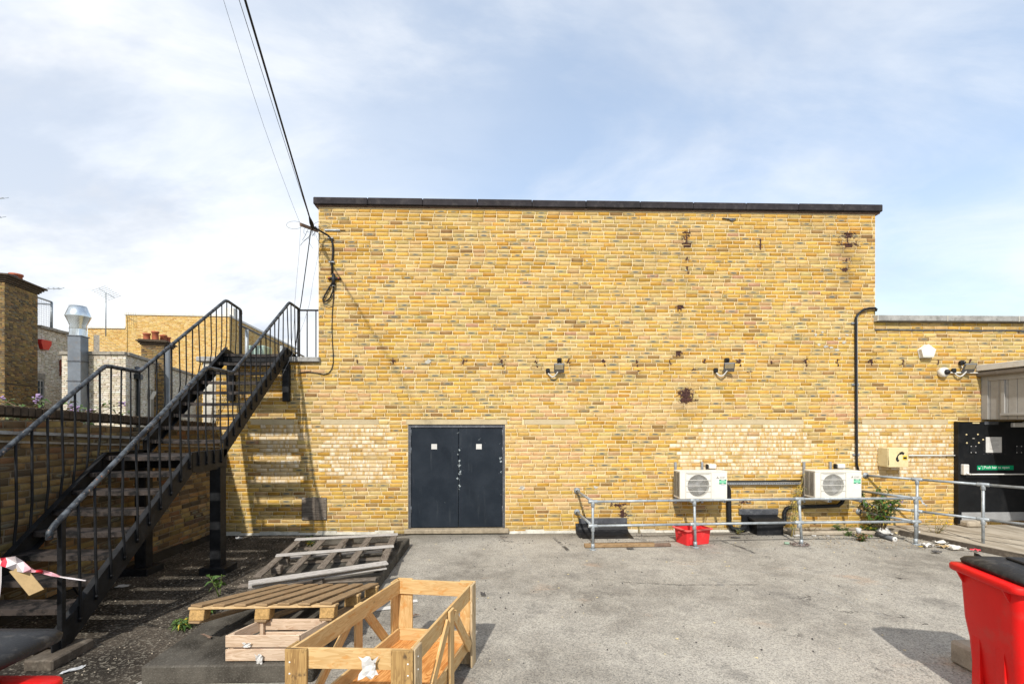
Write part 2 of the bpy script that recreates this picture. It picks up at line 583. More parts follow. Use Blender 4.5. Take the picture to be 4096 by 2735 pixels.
plain('red_box_rim', (0.74, 0.13, 0.12), 0.5, 0, 0.08, 4)
plain('bin_red', (0.66, 0.009, 0.008), 0.45, 0, 0.08, 2.5, 160, (0.44, 0.065, 0.05), 0.35, bump=0.25)
plain('bin_lid', (0.020, 0.0205, 0.022), 0.45, 0, 0.25, 7, 120, (0.095, 0.088, 0.078), 0.6, bump=0.3)
plain('shed_grey', (0.33, 0.322, 0.305), 0.7, 0, 0.08, 5, 60, (0.19, 0.17, 0.15), 0.25)
plain('fascia_white', (0.62, 0.60, 0.55), 0.6, 0, 0.08, 5, 60, (0.4, 0.34, 0.27), 0.35)
plain('gutter_grey', (0.16, 0.14, 0.12), 0.5, 0, 0.15, 5)
plain('terracotta', (0.38, 0.115, 0.06), 0.85, 0, 0.2, 5, 50, (0.12, 0.07, 0.05), 0.4)
plain('stack_cornice', (0.075, 0.055, 0.038), 0.9, 0, 0.4, 7, 40, (0.03, 0.026, 0.022), 0.5)
plain('parapet_cement', (0.27, 0.245, 0.205), 0.9, 0, 0.25, 6, 40, (0.10, 0.085, 0.065), 0.6)
plain('window_frame', (0.40, 0.39, 0.36), 0.6, 0, 0.15, 6)
plain('window_brown', (0.055, 0.032, 0.024), 0.7, 0, 0.3, 6)
plain('glass', (0.045, 0.055, 0.06), 0.08, 0, 0.2, 3, bump=0.05)
plain('alarm_red', (0.50, 0.035, 0.03), 0.4, 0, 0.1, 6)
plain('pipe_black', (0.016, 0.019, 0.02), 0.45, 0, 0.25, 8)
plain('tank_green', (0.32, 0.42, 0.37), 0.6, 0, 0.12, 6)
plain('roof_felt', (0.085, 0.085, 0.085), 0.9, 0, 0.3, 2, 50)
plain('kerb_dark', (0.085, 0.07, 0.055), 0.93, 0, 0.4, 8, 70, (0.2, 0.175, 0.14), 0.5, bump=0.9)
plain('stone_block', (0.36, 0.31, 0.24), 0.92, 0, 0.2, 8, 80, (0.16, 0.13, 0.1), 0.45, bump=0.9)
plain('pipe_grey', (0.13, 0.135, 0.145), 0.45, 0, 0.2, 9)
plain('timber_dark', (0.17, 0.115, 0.085), 0.85, 0, 0.3, 9, 60)
plain('lock_green', (0.27, 0.38, 0.29), 0.45, 0.2, 0.15, 9)
plain('chain_steel', (0.24, 0.20, 0.185), 0.45, 0.5, 0.4, 40, 90, (0.24, 0.09, 0.05), 0.6)
plain('tape_red', (0.62, 0.045, 0.07), 0.45, 0, 0.08, 9)
plain('tape_white', (0.60, 0.56, 0.57), 0.45, 0, 0.06, 9)
plain('tape_pink', (0.60, 0.34, 0.38), 0.45, 0, 0.08, 9)
plain('bark', (0.16, 0.12, 0.07), 0.9, 0, 0.3, 30)
plain('stem_straw', (0.38, 0.30, 0.12), 0.8, 0, 0.3, 30)
plain('stem_green', (0.16, 0.21, 0.06), 0.7, 0, 0.3, 30)
plain('petal_purple', (0.34, 0.24, 0.40), 0.7, 0, 0.25, 40)
plain('petal_yellow', (0.72, 0.50, 0.02), 0.7, 0, 0.2, 40)
plain('dry_brown', (0.17, 0.10, 0.045), 0.9, 0, 0.35, 30)
leafmat('leaf_green', (0.045, 0.105, 0.018), (0.11, 0.19, 0.035))
leafmat('leaf_grey', (0.10, 0.14, 0.06), (0.19, 0.22, 0.10))
leafmat('leaf_yellow', (0.46, 0.34, 0.02), (0.55, 0.42, 0.05))
wood('wood_weathered', (0.085, 0.066, 0.050), (0.225, 0.19, 0.155), 0.9, 30, (0.055, 0.045, 0.038), 0.45)
wood('wood_bleached', (0.30, 0.275, 0.25), (0.50, 0.475, 0.445), 0.9, 30, (0.13, 0.115, 0.1), 0.4)
wood('wood_pallet', (0.20, 0.125, 0.062), (0.36, 0.245, 0.135), 0.85, 24, (0.10, 0.06, 0.035), 0.4)
wood('wood_pallet_light', (0.44, 0.29, 0.135), (0.58, 0.41, 0.22), 0.8, 24, (0.2, 0.12, 0.06), 0.3)
wood('wood_ply', (0.50, 0.30, 0.115), (0.64, 0.445, 0.215), 0.6, 13, (0.50, 0.20, 0.03), 0.55, 0.4)
wood('wood_ply_floor', (0.42, 0.165, 0.04), (0.66, 0.33, 0.11), 0.6, 16, (0.30, 0.09, 0.015), 0.5, 0.65)
wood('wood_ply_old', (0.25, 0.145, 0.055), (0.44, 0.28, 0.11), 0.75, 13, (0.06, 0.042, 0.028), 0.85, 0.4)
wood('wood_ply_edge', (0.34, 0.235, 0.12), (0.62, 0.48, 0.30), 0.8, 70, (0.16, 0.12, 0.08), 0.4)
wood('wood_crate', (0.46, 0.325, 0.215), (0.66, 0.52, 0.39), 0.8, 20, (0.29, 0.14, 0.08), 0.35)
plain('chipboard', (0.42, 0.265, 0.105), 0.9, 0, 0.35, 40, 130, (0.22, 0.13, 0.05), 0.4, bump=0.8)

# navy door paint: scuffs and flaked patches
m, t = material('door_navy')
p = t.pos()
c = t.mix(t.step(t.noise(p, 2.2, 5, 0.6), 0.35, 0.68), (0.0085, 0.0135, 0.021), (0.016, 0.022, 0.031))
c = t.mix(t.step(t.noise(t.vmul(p, (9, 9, 1.3)), 1.1, 5, 0.6), 0.58, 0.78, 0, 0.40), c, (0.06, 0.068, 0.075))
sx = t.n('ShaderNodeSeparateXYZ', {0: p})
edge = t.step(t.math('ABSOLUTE', t.math('SUBTRACT', sx.outputs[0], -0.735)), 0.085, 0.0, 0, 0.165)
e2 = t.step(t.math('ABSOLUTE', t.math('SUBTRACT', sx.outputs[0], 0.03)), 0.11, 0.0, 0, 0.13)
mid = t.step(t.math('ABSOLUTE', t.math('SUBTRACT', sx.outputs[2], 1.25)), 0.9, 0.1, 0, 1)
ff = t.math('ADD', t.noise(p, 15, 6, 0.62), t.math('MULTIPLY', t.math('ADD', edge, e2), mid))
c = t.mix(t.step(ff, 0.725, 0.745), c, (0.31, 0.35, 0.36))
finish(t, c, 0.5, 0.0, t.noise(p, 3, 3), 0.15, 0.01)

# ground
m, t = material('asphalt')
p = t.pos()
ag = t.n('ShaderNodeTexVoronoi', {'Vector': p, 'Scale': 95.0}).outputs[1]
agv = t.n('ShaderNodeSeparateColor', {0: ag}).outputs[0]
big = t.noise(p, 0.55, 7, 0.62)
mid = t.noise(p, 3.2, 6, 0.65)
c = t.mix(t.step(big, 0.36, 0.66), (0.18, 0.167, 0.146), (0.325, 0.307, 0.273))
c = t.mix(t.step(mid, 0.35, 0.7, 0, 0.5), c, (0.385, 0.365, 0.32))
c = t.mix(t.step(t.noise(p, 1.1, 7, 0.7), 0.52, 0.70, 0, 0.7), c, (0.12, 0.113, 0.103))
c = t.mix(t.step(t.noise(t.vmul(p, (1, 1.7, 1)), 0.8, 6, 0.6), 0.60, 0.72, 0, 0.35), c, (0.34, 0.20, 0.11))
c = t.mix(t.step(agv, 0.30, 0.95, 0, 0.55), c, t.mix(1.0, c, (1.75, 1.72, 1.65), 'MULTIPLY'))
c = t.mix(t.step(agv, 0.25, 0.0, 0, 0.6), c, t.mix(1.0, c, (0.45, 0.44, 0.43), 'MULTIPLY'))
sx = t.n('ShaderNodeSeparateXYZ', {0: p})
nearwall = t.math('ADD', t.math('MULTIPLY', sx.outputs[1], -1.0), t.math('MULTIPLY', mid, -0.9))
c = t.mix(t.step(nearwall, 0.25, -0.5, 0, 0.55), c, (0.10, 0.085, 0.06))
crk = t.n('ShaderNodeTexVoronoi', {'Vector': t.n('ShaderNodeVectorMath', {0: p, 1: t.n('ShaderNodeTexNoise', {'Vector': p, 'Scale': 3.0, 'Detail': 5.0}).outputs[1]}, operation='ADD').outputs[0], 'Scale': 0.42}, feature='DISTANCE_TO_EDGE').outputs[0]
c = t.mix(t.math('MULTIPLY', t.step(crk, 0.005, 0.001), t.step(t.noise(p, 0.9, 3), 0.56, 0.66)), c, (0.05, 0.045, 0.04))
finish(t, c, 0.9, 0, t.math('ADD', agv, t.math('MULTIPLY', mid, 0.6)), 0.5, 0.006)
m, t = material('gravel_dirt')
p = t.pos()
vor = t.n('ShaderNodeTexVoronoi', {'Vector': p, 'Scale': 62.0})
cv = t.n('ShaderNodeSeparateColor', {0: vor.outputs[1]}).outputs[0]
c = t.mix(t.step(t.noise(p, 1.6, 7, 0.65), 0.38, 0.64), (0.022, 0.018, 0.014), (0.085, 0.070, 0.054))
c = t.mix(t.step(cv, 0.66, 1.0, 0, 0.55), c, (0.26, 0.235, 0.19))
c = t.mix(t.step(cv, 0.3, 0.0, 0, 0.7), c, (0.03, 0.026, 0.02))
finish(t, c, 0.93, 0, t.math('ADD', cv, vor.outputs[0]), 0.8, 0.009)
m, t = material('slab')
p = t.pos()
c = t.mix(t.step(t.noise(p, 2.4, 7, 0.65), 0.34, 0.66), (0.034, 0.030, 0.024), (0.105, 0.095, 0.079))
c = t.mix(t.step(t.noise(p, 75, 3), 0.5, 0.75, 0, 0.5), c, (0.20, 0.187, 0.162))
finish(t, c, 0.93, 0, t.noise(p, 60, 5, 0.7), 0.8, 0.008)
m, t = material('ramp_concrete')
p = t.pos()
c = t.mix(t.step(t.noise(t.vmul(p, (3, 1, 1)), 1.8, 6, 0.62), 0.34, 0.66), (0.29, 0.25, 0.195), (0.45, 0.405, 0.335))
c = t.mix(t.step(t.noise(p, 60, 3), 0.5, 0.75, 0, 0.3), c, (0.18, 0.155, 0.12))
finish(t, c, 0.92, 0, t.noise(p, 50, 5, 0.7), 0.5, 0.005)


def worn(name, col, lo, hi, rough=0.85):
    """worn-through layer lying on the ground: broken up by holes"""
    m, t = material(name)
    p = t.pos()
    b = t.n('ShaderNodeBsdfPrincipled', {'Base Color': (*col, 1), 'Roughness': rough})
    uv = t.n('ShaderNodeTexCoord').outputs['UV']
    su = t.n('ShaderNodeSeparateXYZ', {0: uv})
    edge = t.step(t.math('ABSOLUTE', t.math('SUBTRACT', su.outputs[1], 0.5)), 0.5, 0.15, -0.30, 0.0)
    edge = t.math('ADD', edge, t.step(t.math('ABSOLUTE', t.math('SUBTRACT', su.outputs[0], 0.5)), 0.5, 0.34, -0.30, 0.0))
    f = t.step(t.math('ADD', t.math('ADD', t.math('MULTIPLY', t.noise(p, 7, 7, 0.7), 0.6), t.math('MULTIPLY', t.noise(p, 60, 4, 0.7), 0.4)), edge), lo, hi)
    mx = t.n('ShaderNodeMixShader', {0: f, 1: t.n('ShaderNodeBsdfTransparent').outputs[0], 2: b.outputs[0]})
    t.n('ShaderNodeOutputMaterial', {'Surface': mx.outputs[0]})
    return m


worn('worn_paint', (0.44, 0.43, 0.40), 0.47, 0.66)
worn('worn_tar', (0.06, 0.058, 0.057), 0.44, 0.60, 0.7)
worn('worn_tar_and_shade', (0.10, 0.097, 0.092), 0.52, 0.68, 0.8)  # faint tar seams, also the bin's shadow painted on the ground

# ------------------------------------------------------------------ brickwork
CAMV = Vector((0, -CAM_D, CAM_H))


def attach(me, name, arr):
    a = me.attributes.new(name, 'FLOAT_COLOR', 'POINT')
    a.data.foreach_set('color', np.ascontiguousarray(arr, dtype=np.float32).ravel())


def brickwork(parent, O, U, W, H, palette, nind=300, holes=(), course=0.075, L=0.225, j=0.013, seed=1, proud=0.0075,
              bmat='brick_yellow', mmat='mortar_cream', aux=None, jit=1.0, wall_name='wall', top=None, reveals=(), grid=(0.24, 0.15), pmask=None):
    """a wall face of single bricks: 'nind' nearest ones are objects, the rest one mesh; behind them the mortar sheet.
    O lower left corner, U along the wall, outward normal U x Z"""
    rng = np.random.default_rng(seed)
    O, U = Vector(O), Vector(U).normalized()
    Z = Vector((0, 0, 1))
    N = U.cross(Z)
    rows = []
    nr = int(math.ceil(H / course))
    for r in range(nr):
        z0, z1 = r * course, min(r * course + course - j, H)
        if z1 - z0 < 0.02:
            continue
        u = -L * 0.5 * (r % 2) + rng.normal(0, 0.012) - L
        while u < W:
            ln = L + rng.normal(0, 0.006)
            if rng.random() < 0.05:
                ln *= 0.52
            a, b = max(0, u), min(W, u + ln - j)
            u += ln
            if b - a < 0.03:
                continue
            if top is not None and z1 > top((a + b) / 2):
                continue
            segs = [(a, b, z0, z1)]
            for (h0, h1, g0, g1) in holes:
                nxt = []
                for (sa, sb, sz0, sz1) in segs:
                    if sb <= h0 or sa >= h1 or sz1 <= g0 or sz0 >= g1:
                        nxt.append((sa, sb, sz0, sz1))
                        continue
                    zc = (sz0 + sz1) / 2
                    if g0 - 0.012 <= zc <= g1 + 0.012:
                        if h0 - sa > 0.03:
                            nxt.append((sa, h0 - j * 0.6, sz0, sz1))
                        if sb - h1 > 0.03:
                            nxt.append((h1 + j * 0.6, sb, sz0, sz1))
                    elif zc < g0:
                        nxt.append((sa, sb, sz0, min(sz1, g0 - 0.004)))
                    else:
                        nxt.append((sa, sb, max(sz0, g1 + 0.004), sz1))
                segs = nxt
            rows += [s for s in segs if s[1] - s[0] > 0.025 and s[3] - s[2] > 0.015]
    B = np.array(rows)
    n = len(B)
    uc, zc = (B[:, 0] + B[:, 1]) / 2, (B[:, 2] + B[:, 3]) / 2
    col, kiss, pale = palette(uc, zc, rng)
    pr = proud + rng.normal(0, 0.0016, n) * jit
    pr = np.where(rng.random(n) < 0.015 * jit, 0.0015, pr)
    ring = [(0, 2), (1, 2), (1, 3), (0, 3)]
    V = np.zeros((n, 12, 3))
    jj = rng.normal(0, 0.0017, (n, 4, 2)) * jit
    ch = 0.005
    for k, (a, b) in enumerate(ring):
        uu, zz = B[:, a] + jj[:, k, 0], B[:, b] + jj[:, k, 1]
        su, sz = (1 if a == 0 else -1), (1 if b == 2 else -1)
        V[:, k] = np.stack([uu, zz, np.full(n, -0.015)], 1)
        V[:, 4 + k] = np.stack([uu, zz, pr - 0.004], 1)
        V[:, 8 + k] = np.stack([uu + su * ch, zz + sz * ch, pr], 1)
    Un, Zn, Nn, On = (np.array(v) for v in (U, Z, N, O))
    P = On + V[..., 0:1] * Un + V[..., 1:2] * Zn + V[..., 2:3] * Nn
    fb = [(8, 9, 10, 11)] + [(4 + i, 4 + (i + 1) % 4, 8 + (i + 1) % 4, 8 + i) for i in range(4)] + [(i, (i + 1) % 4, 4 + (i + 1) % 4, 4 + i) for i in range(4)]
    fb = np.array(fb)
    cornuv = np.array([(0, 0), (1, 0), (1, 1), (0, 1)] * 3, dtype=np.float32)
    colA = np.concatenate([np.repeat(col[:, None], 12, 1), np.repeat(kiss[:, None, None], 12, 1)], 2)
    auxA = np.zeros((n, 12, 4))
    auxA[..., 0] = pale[:, None]
    if aux is not None:
        st, so = aux(V[..., 0], V[..., 1])
        auxA[..., 1], auxA[..., 2] = st, so
    auxA[..., 3] = 1

    def mesh(idx, name, off):
        k = len(idx)
        me = bpy.data.meshes.new(name)
        vs = (P[idx] - off).reshape(-1, 3)
        fs = (fb[None] + (np.arange(k) * 12)[:, None, None]).reshape(-1, 4)
        me.vertices.add(len(vs))
        me.vertices.foreach_set('co', vs.astype(np.float32).ravel())
        me.loops.add(len(fs) * 4)
        me.loops.foreach_set('vertex_index', fs.astype(np.int32).ravel())
        me.polygons.add(len(fs))
        me.polygons.foreach_set('loop_start', np.arange(len(fs), dtype=np.int32) * 4)
        me.polygons.foreach_set('loop_total', np.full(len(fs), 4, dtype=np.int32))
        uvl = me.uv_layers.new(name='UVMap')
        uvl.data.foreach_set('uv', cornuv[fs.ravel() % 12].ravel())
        me.update(calc_edges=True)
        attach(me, 'Col', colA[idx].reshape(-1, 4))
        attach(me, 'aux', auxA[idx].reshape(-1, 4))
        me.materials.append(MATS[bmat])
        return me

    cen = P.mean(1)
    dist = np.linalg.norm(cen - np.array(CAMV), axis=1)
    order = np.argsort(dist)
    offp = np.array(world_off(parent))
    for i in order[:nind]:
        o = bpy.data.objects.new('brick', mesh(np.array([i]), 'brick', cen[i]))
        COL.objects.link(o)
        o.parent = parent
        o.location = Vector(cen[i] - offp)
    rest = order[nind:]
    if len(rest):
        o = bpy.data.objects.new('brickwork', mesh(np.sort(rest), 'brickwork', offp))
        COL.objects.link(o)
        o.parent = parent
        o['kind'] = 'stuff'
    # mortar sheet with its openings
    us = sorted(set([0, W] + [x for x in np.arange(0, W, grid[0])] + [min(max(h, 0), W) for ho in holes for h in ho[:2]]))
    zs = sorted(set([0, H] + [x for x in np.arange(0, H, grid[1])] + [min(max(h, 0), H) for ho in holes for h in ho[2:]]))
    vid, vl, fl = {}, [], []

    def vv(a, b):
        if (a, b) not in vid:
            vid[(a, b)] = len(vl)
            vl.append((us[a], zs[b]))
        return vid[(a, b)]

    for a in range(len(us) - 1):
        for b in range(len(zs) - 1):
            mu, mz = (us[a] + us[a + 1]) / 2, (zs[b] + zs[b + 1]) / 2
            if any(h0 < mu < h1 and g0 < mz < g1 for h0, h1, g0, g1 in holes):
                continue
            if top is not None and zs[b + 1] > top(mu) + 0.01:
                continue
            fl.append((vv(a, b), vv(a + 1, b), vv(a + 1, b + 1), vv(a, b + 1)))
    va = np.array(vl)
    co = On + va[:, 0:1] * Un + va[:, 1:2] * Zn - offp
    me = bpy.data.meshes.new(wall_name)
    co = [tuple(x) for x in co]
    na = len(co)
    for (h0, h1, g0, g1, dep) in reveals:
        for (a0, b0, a1, b1) in ((h0, g0, h0, g1), (h0, g1, h1, g1), (h1, g1, h1, g0), (h1, g0, h0, g0)):
            i = len(co)
            for (a, b, d) in ((a0, b0, 0), (a1, b1, 0), (a1, b1, dep), (a0, b0, dep)):
                co.append(tuple(On + a * Un + b * Zn - d * Nn - offp))
            fl.append((i, i + 1, i + 2, i + 3))
    me.from_pydata(co, [], fl)
    ax = np.zeros((len(co), 4))
    if aux is not None:
        st, so = aux(va[:, 0], va[:, 1])
        ax[:na, 1], ax[:na, 2] = st, so
        if pmask is not None:
            ax[:na, 0] = pmask(va[:, 0], va[:, 1])
    attach(me, 'aux', ax)
    me.materials.append(MATS[mmat])
    o = bpy.data.objects.new(wall_name, me)
    COL.objects.link(o)
    o.parent = parent
    return n


def pal(cols, probs, kissp, jitter=0.10):
    cols = np.array(cols)

    def f(u, z, rng):
        n = len(u)
        k = rng.choice(len(cols), n, p=np.array(probs) / sum(probs))
        c = cols[k] * (1 + rng.normal(0, jitter, (n, 1))) * (1 + rng.normal(0, jitter * 0.3, (n, 3)))
        kiss = np.where(rng.random(n) < np.array(kissp)[k], rng.uniform(0.45, 0.95, n), 0)
        return np.clip(c, 0.01, 0.9), kiss, np.zeros(n)
    return f


# ------------------------------------------------------------------ ground
g = MB()
g.face([(-400, -400, 0), (400, -400, 0), (400, 400, 0), (-400, 400, 0)])
g.build('ground', M['asphalt'], kind='structure')
g = MB()
xs = [-5.15 + 0.1 * i for i in range(26)]
edge = [(-2.86 + 0.10 * math.sin(y * 3.1) + 0.07 * math.sin(y * 7.7), y) for y in [-9 + 0.25 * k for k in range(37)]]
g.face([(-5.2, -9, 0.004)] + [(x if y < -0.9 else x + (y + 0.9) * 1.6, y, 0.004) for x, y in edge] + [(-5.2, 0, 0.004)])
g.build('gravel_strip', M['gravel_dirt'], kind='structure')


def strip(name, pts, wd, mat, z=0.005, lift=0.0):
    b = MB()
    m = len(pts) - 1
    for i in range(len(pts) - 1):
        p, q = Vector(pts[i]), Vector(pts[i + 1])
        d = (q - p).normalized()
        s = Vector((-d.y, d.x, 0)) * wd / 2
        b.face([(*(p - s).xy, z), (*(q - s).xy, z), (*(q + s).xy, z), (*(p + s).xy, z)],
               [(i / m, 0), ((i + 1) / m, 0), ((i + 1) / m, 1), (i / m, 1)])
    return b.build(name, M[mat], kind='structure')


G2 = crop(2000, 2100, 3300, 2349)
strip('painted_line', [onZ(*G2(112, 90)), onZ(*G2(248, 380))], 0.10, 'worn_paint')
strip('painted_line', [onZ(*G2(985, 82)), onZ(*G2(1560, 402)), onZ(*G2(1650, 465))], 0.09, 'worn_paint')
strip('painted_line', [onZ(*G2(1750, 290)), onZ(*G2(2349, 480)), onZ(3650, 2510)], 0.13, 'worn_paint')
strip('painted_line', [onZ(3300, 2290), onZ(3720, 2390)], 0.16, 'worn_paint', 0.006)
strip('tar_and_shade_strip', [onZ(*G2(370, 75)), onZ(*G2(520, 205))], 0.14, 'worn_tar')
strip('tar_and_shade_strip', [onZ(*G2(520, 206)), onZ(*G2(690, 385)), onZ(*G2(860, 570)), onZ(*G2(1150, 800))], 0.16, 'worn_tar_and_shade')
strip('tar_and_shade_strip', [onZ(*G2(1570, 100)), onZ(*G2(1900, 220))], 0.17, 'worn_tar')
strip('tar_and_shade_strip', [onZ(*G2(1900, 221)), onZ(*G2(2349, 390)), onZ(3600, 2420)], 0.12, 'worn_tar_and_shade', 0.0045)
strip('tar_and_shade_strip', [onZ(*G2(690, 402)), onZ(*G2(1300, 432)), onZ(*G2(2060, 430))], 0.045, 'worn_tar', 0.0048)
strip('tar_and_shade_strip', [onZ(3360, 2590), onZ(3700, 2760)], 0.34, 'worn_tar_and_shade')  # dark patch painted in for the right-hand bin's shadow, no tar here
strip('tar_and_shade_strip', [onZ(3600, 2640), onZ(3950, 2800)], 0.26, 'worn_tar_and_shade', 0.0062)  # second patch of the same bin shadow, laid on as ground colour

# raised concrete slab under the pallets
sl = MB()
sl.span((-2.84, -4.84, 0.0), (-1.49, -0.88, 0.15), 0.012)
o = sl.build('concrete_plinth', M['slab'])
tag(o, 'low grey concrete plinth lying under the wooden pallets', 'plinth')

# ramp at the right-hand door
rampE = [onZ(3640, 2128, 0.10), onZ(3690, 2135, 0.10), onZ(3931, 2182, 0.10)]
dr = (rampE[2] - rampE[1]).normalized()
far = rampE[2] + dr * 2.6
rt = thing('concrete_ramp', 'pale concrete ramp slab at the foot of the black door', 'ramp', (9, -1, 0))
rb = MB()
A0 = rampE[1] - dr * 0.35
A0.z = 0.1
poly = [(A0.x, A0.y), (far.x, far.y), (13, far.y), (13, -0.004), (A0.x - 0.25, -0.004)]
rb.prism(poly, (0, 0, -0.02), (1, 0, 0), (0, 1, 0), 0.12)
rb.build('slab_top', M['ramp_concrete'], rt)
rb = MB()
nrm = Vector((-dr.y, dr.x, 0))
if nrm.x > 0:
    nrm = -nrm
rb.bar(A0 + nrm * 0.012 + Vector((0, 0, -0.055)), far + nrm * 0.012 + Vector((0, 0, -0.055)), 0.02, 0.096)
rb.build('kerb_face', M['kerb_dark'], rt)

# ------------------------------------------------------------------ the yellow brick building
BX0, BX1 = -5.455, 11.6
DOOR = (-1.69, 0.115, 0.105, 2.02)
LINT = [(-4.57, -3.79), (-3.30, -2.236), (-1.72, 0.15), (0.475, 1.43), (3.873, 5.813), (6.956, 8.65)]
LZ = (2.03, 2.128)
bld = thing('brick_building', 'tall yellow brick building with dark parapet and navy double door', 'building', (1.9, 0, 0))
holes = [(-0.05, -3.34 - BX0, 3.18, 9), (7.22 - BX0, 30, 3.99, 9), (DOOR[0] - BX0, DOOR[1] - BX0, 0.03, LZ[0])]
holes += [(a - BX0, b - BX0, LZ[0], LZ[1]) for a, b in LINT]

W2 = lambda x, y: onY(x * 1.7445, y * 1.7445)
STAIN = []
for (x, y, sx, sz, a) in [(1573, 543, .11, .15, .55), (1573, 562, .13, .07, .6), (1558, 585, .16, .25, .25), (1575, 593, .05, .06, .55), (1575, 617, .06, .05, .5), (1743, 560, .05, .14, .55),
                          (1943, 540, .16, .1, .6), (1925, 558, .12, .14, .5), (1966, 555, .07, .17, .5), (1945, 565, .11, .07, .6), (1940, 597, .10, .07, .6), (1938, 618, .16, .05, .6), (1935, 640, .2, .2, .2),
                          (1559, 707, .06, .1, .75), (1556, 811, .06, .09, .7), (1573, 903, .16, .12, .75), (1575, 918, .2, .06, .65), (1560, 895, .25, .2, .25),
                          (1610, 612, .14, .12, .3), (1700, 605, .1, .1, .25), (1660, 668, .1, .1, .3), (815, 300, .1, .1, .0), (850, 478, .5, .03, .22), (1000, 482, .6, .03, .2), (1650, 500, 1.2, .02, .3)]:
    p = W2(x, y)
    STAIN.append((p.x, p.z, sx * 1.15, sz * 1.15, a * 1.15))
for x in (820, 903, 1065, 1148, 1228, 1305, 1383, 1461, 1538, 1617, 1693, 1771, 1847, 1922, 1997, 2070, 2150, 2225):
    p = W2(x, 829)
    STAIN.append((p.x, p.z, .055, .10, .66))
for x in (1255, 1290, 1350, 1405, 1465, 1525, 1590, 1655, 1720, 1780):
    p = W2(x, 848)
    STAIN.append((p.x, p.z, .05, .055, .7))
# bitumen smears left over the railing
for (x, y, sx, sz, a) in [(1432, 1150, .07, .05, .9), (1415, 1157, .18, .05, .7), (1428, 1175, .05, .12, .8), (1345, 1163, .05, .08, .75), (1340, 1190, .04, .1, .7), (1707, 1150, .12, .05, .7), (1695, 1160, .04, .1, .6), (1430, 1100, .05, .05, .4)]:
    p = W2(x, y)
    STAIN.append((p.x, p.z, sx * 1.3, sz * 1.3, a))


def faux(u, z):
    x = u + BX0
    st = np.zeros_like(x)
    for (a, b, sx, sz, am) in STAIN:
        st = np.maximum(st, am * np.exp(-((x - a) / sx) ** 2 - ((z - b) / sz) ** 2))
    so = np.zeros_like(x)
    so += 0.50 * np.exp(-np.clip(z, 0, 9) / 0.16)                      # splash zone at the foot
    so += 0.30 * np.exp(-((x + 4.5) / 0.9) ** 2) * np.exp(-((z - 2.6) / 0.9) ** 2)
    so += 0.30 * np.exp(-((x - 9.15) / 0.14) ** 2) * np.exp(-((z - 2.6) / 0.6) ** 2)
    so += 0.30 * np.exp(-((x + 3.25) / 0.16) ** 2) * np.exp(-((z - 5.0) / 0.9) ** 2)
    so += 0.20 * np.exp(-((x - 3.6) / 3.0) ** 2) * np.exp(-((z - 0.45) / 0.25) ** 2)
    for (a, b, sx, sz, am) in STAIN:                                   # rust and soot washed down below the stubs
        if am > 0.45 and b > 1.6:
            so += 0.30 * am * np.exp(-((x - a) / (sx * 1.2)) ** 2) * np.exp(-((z - b + 0.16) / 0.26) ** 2)
    bl = np.sin(x * 1.31 + 0.7) * np.sin(z * 1.9 + x * 0.4) + 0.6 * np.sin(x * 3.3 + z * 2.1) + 0.4 * np.sin(z * 5.3 - x * 1.7)
    so += 0.085 * np.clip(bl, 0, 2) * np.clip((z - 2.4) / 1.5, 0, 1)   # damp, weathered areas of the upper wall
    so += 0.22 * np.exp(-np.clip(6.06 - z, 0, 9) / 0.12) * (0.5 + 0.5 * np.sin(x * 5.1) * np.sin(x * 1.7))
    return st, np.clip(so, 0, 0.8)


_base = pal([(0.525, 0.375, 0.150), (0.55, 0.345, 0.080), (0.45, 0.255, 0.046), (0.29, 0.178, 0.066), (0.45, 0.325, 0.125), (0.46, 0.29, 0.14)],
            [0.34, 0.33, 0.13, 0.045, 0.13, 0.025], [0.03, 0.08, 0.10, 0.25, 0.95, 0.0], 0.078)


PALE = [(-4.45, -3.62, 0.95, 2.02), (-3.30, -2.05, 0.92, 2.02), (3.75, 5.95, 1.05, 2.02), (3.35, 5.95, 1.05, 1.75), (6.75, 8.75, 1.02, 2.02)]


def fpale(u, z):
    x = u + BX0
    m_ = np.zeros_like(x)
    for a, b, c_, d in PALE:
        m_ = np.maximum(m_, ((x > a) & (x < b) & (z > c_) & (z < d)) * 0.85)
    return m_


def fpal(u, z, rng):
    c, k, p = _base(u, z, rng)
    x = u + BX0
    n = len(x)
    edge = rng.uniform(-0.12, 0.12, n)

    def rect(x0, x1, z0, z1):
        return (x + edge > x0) & (x + edge < x1) & (z > z0) & (z < z1)

    pale = np.zeros(n, dtype=bool)
    for q in PALE:
        pale |= rect(*q)
    p = np.where(pale, np.where(rng.random(n) < 0.09, 0.15, rng.uniform(0.75, 1.0, n)), 0)
    k = np.where(pale, 0, k)
    # later infill: plainer, pinker bricks
    inf = rect(0.12, 1.62, 0.45, 2.03) | rect(-3.4, -2.2, 2.15, 2.75) | rect(0.3, 1.6, 2.12, 2.65) | rect(2.0, 3.6, 2.03, 2.45) | rect(6.2, 7.6, 2.1, 2.6)
    tone = np.array([(0.56, 0.385, 0.16), (0.58, 0.41, 0.20), (0.55, 0.345, 0.17), (0.52, 0.335, 0.095)])[rng.integers(0, 4, n)]
    c = np.where(inf[:, None] & (rng.random(n) < 0.8)[:, None], tone * (1 + rng.normal(0, 0.06, (n, 1))), c)
    k = np.where(inf & (rng.random(n) < 0.85), 0, k)
    pink = (rng.random(n) < 0.008)
    c = np.where(pink[:, None], np.array((0.44, 0.25, 0.14)), c)
    # the upper courses are a little browner and greyer
    f = np.clip((z - 3.6) / 2.4, 0, 1)[:, None]
    c = c * (1 - f * np.array((0.05, 0.07, 0.10)))
    return c, k, p


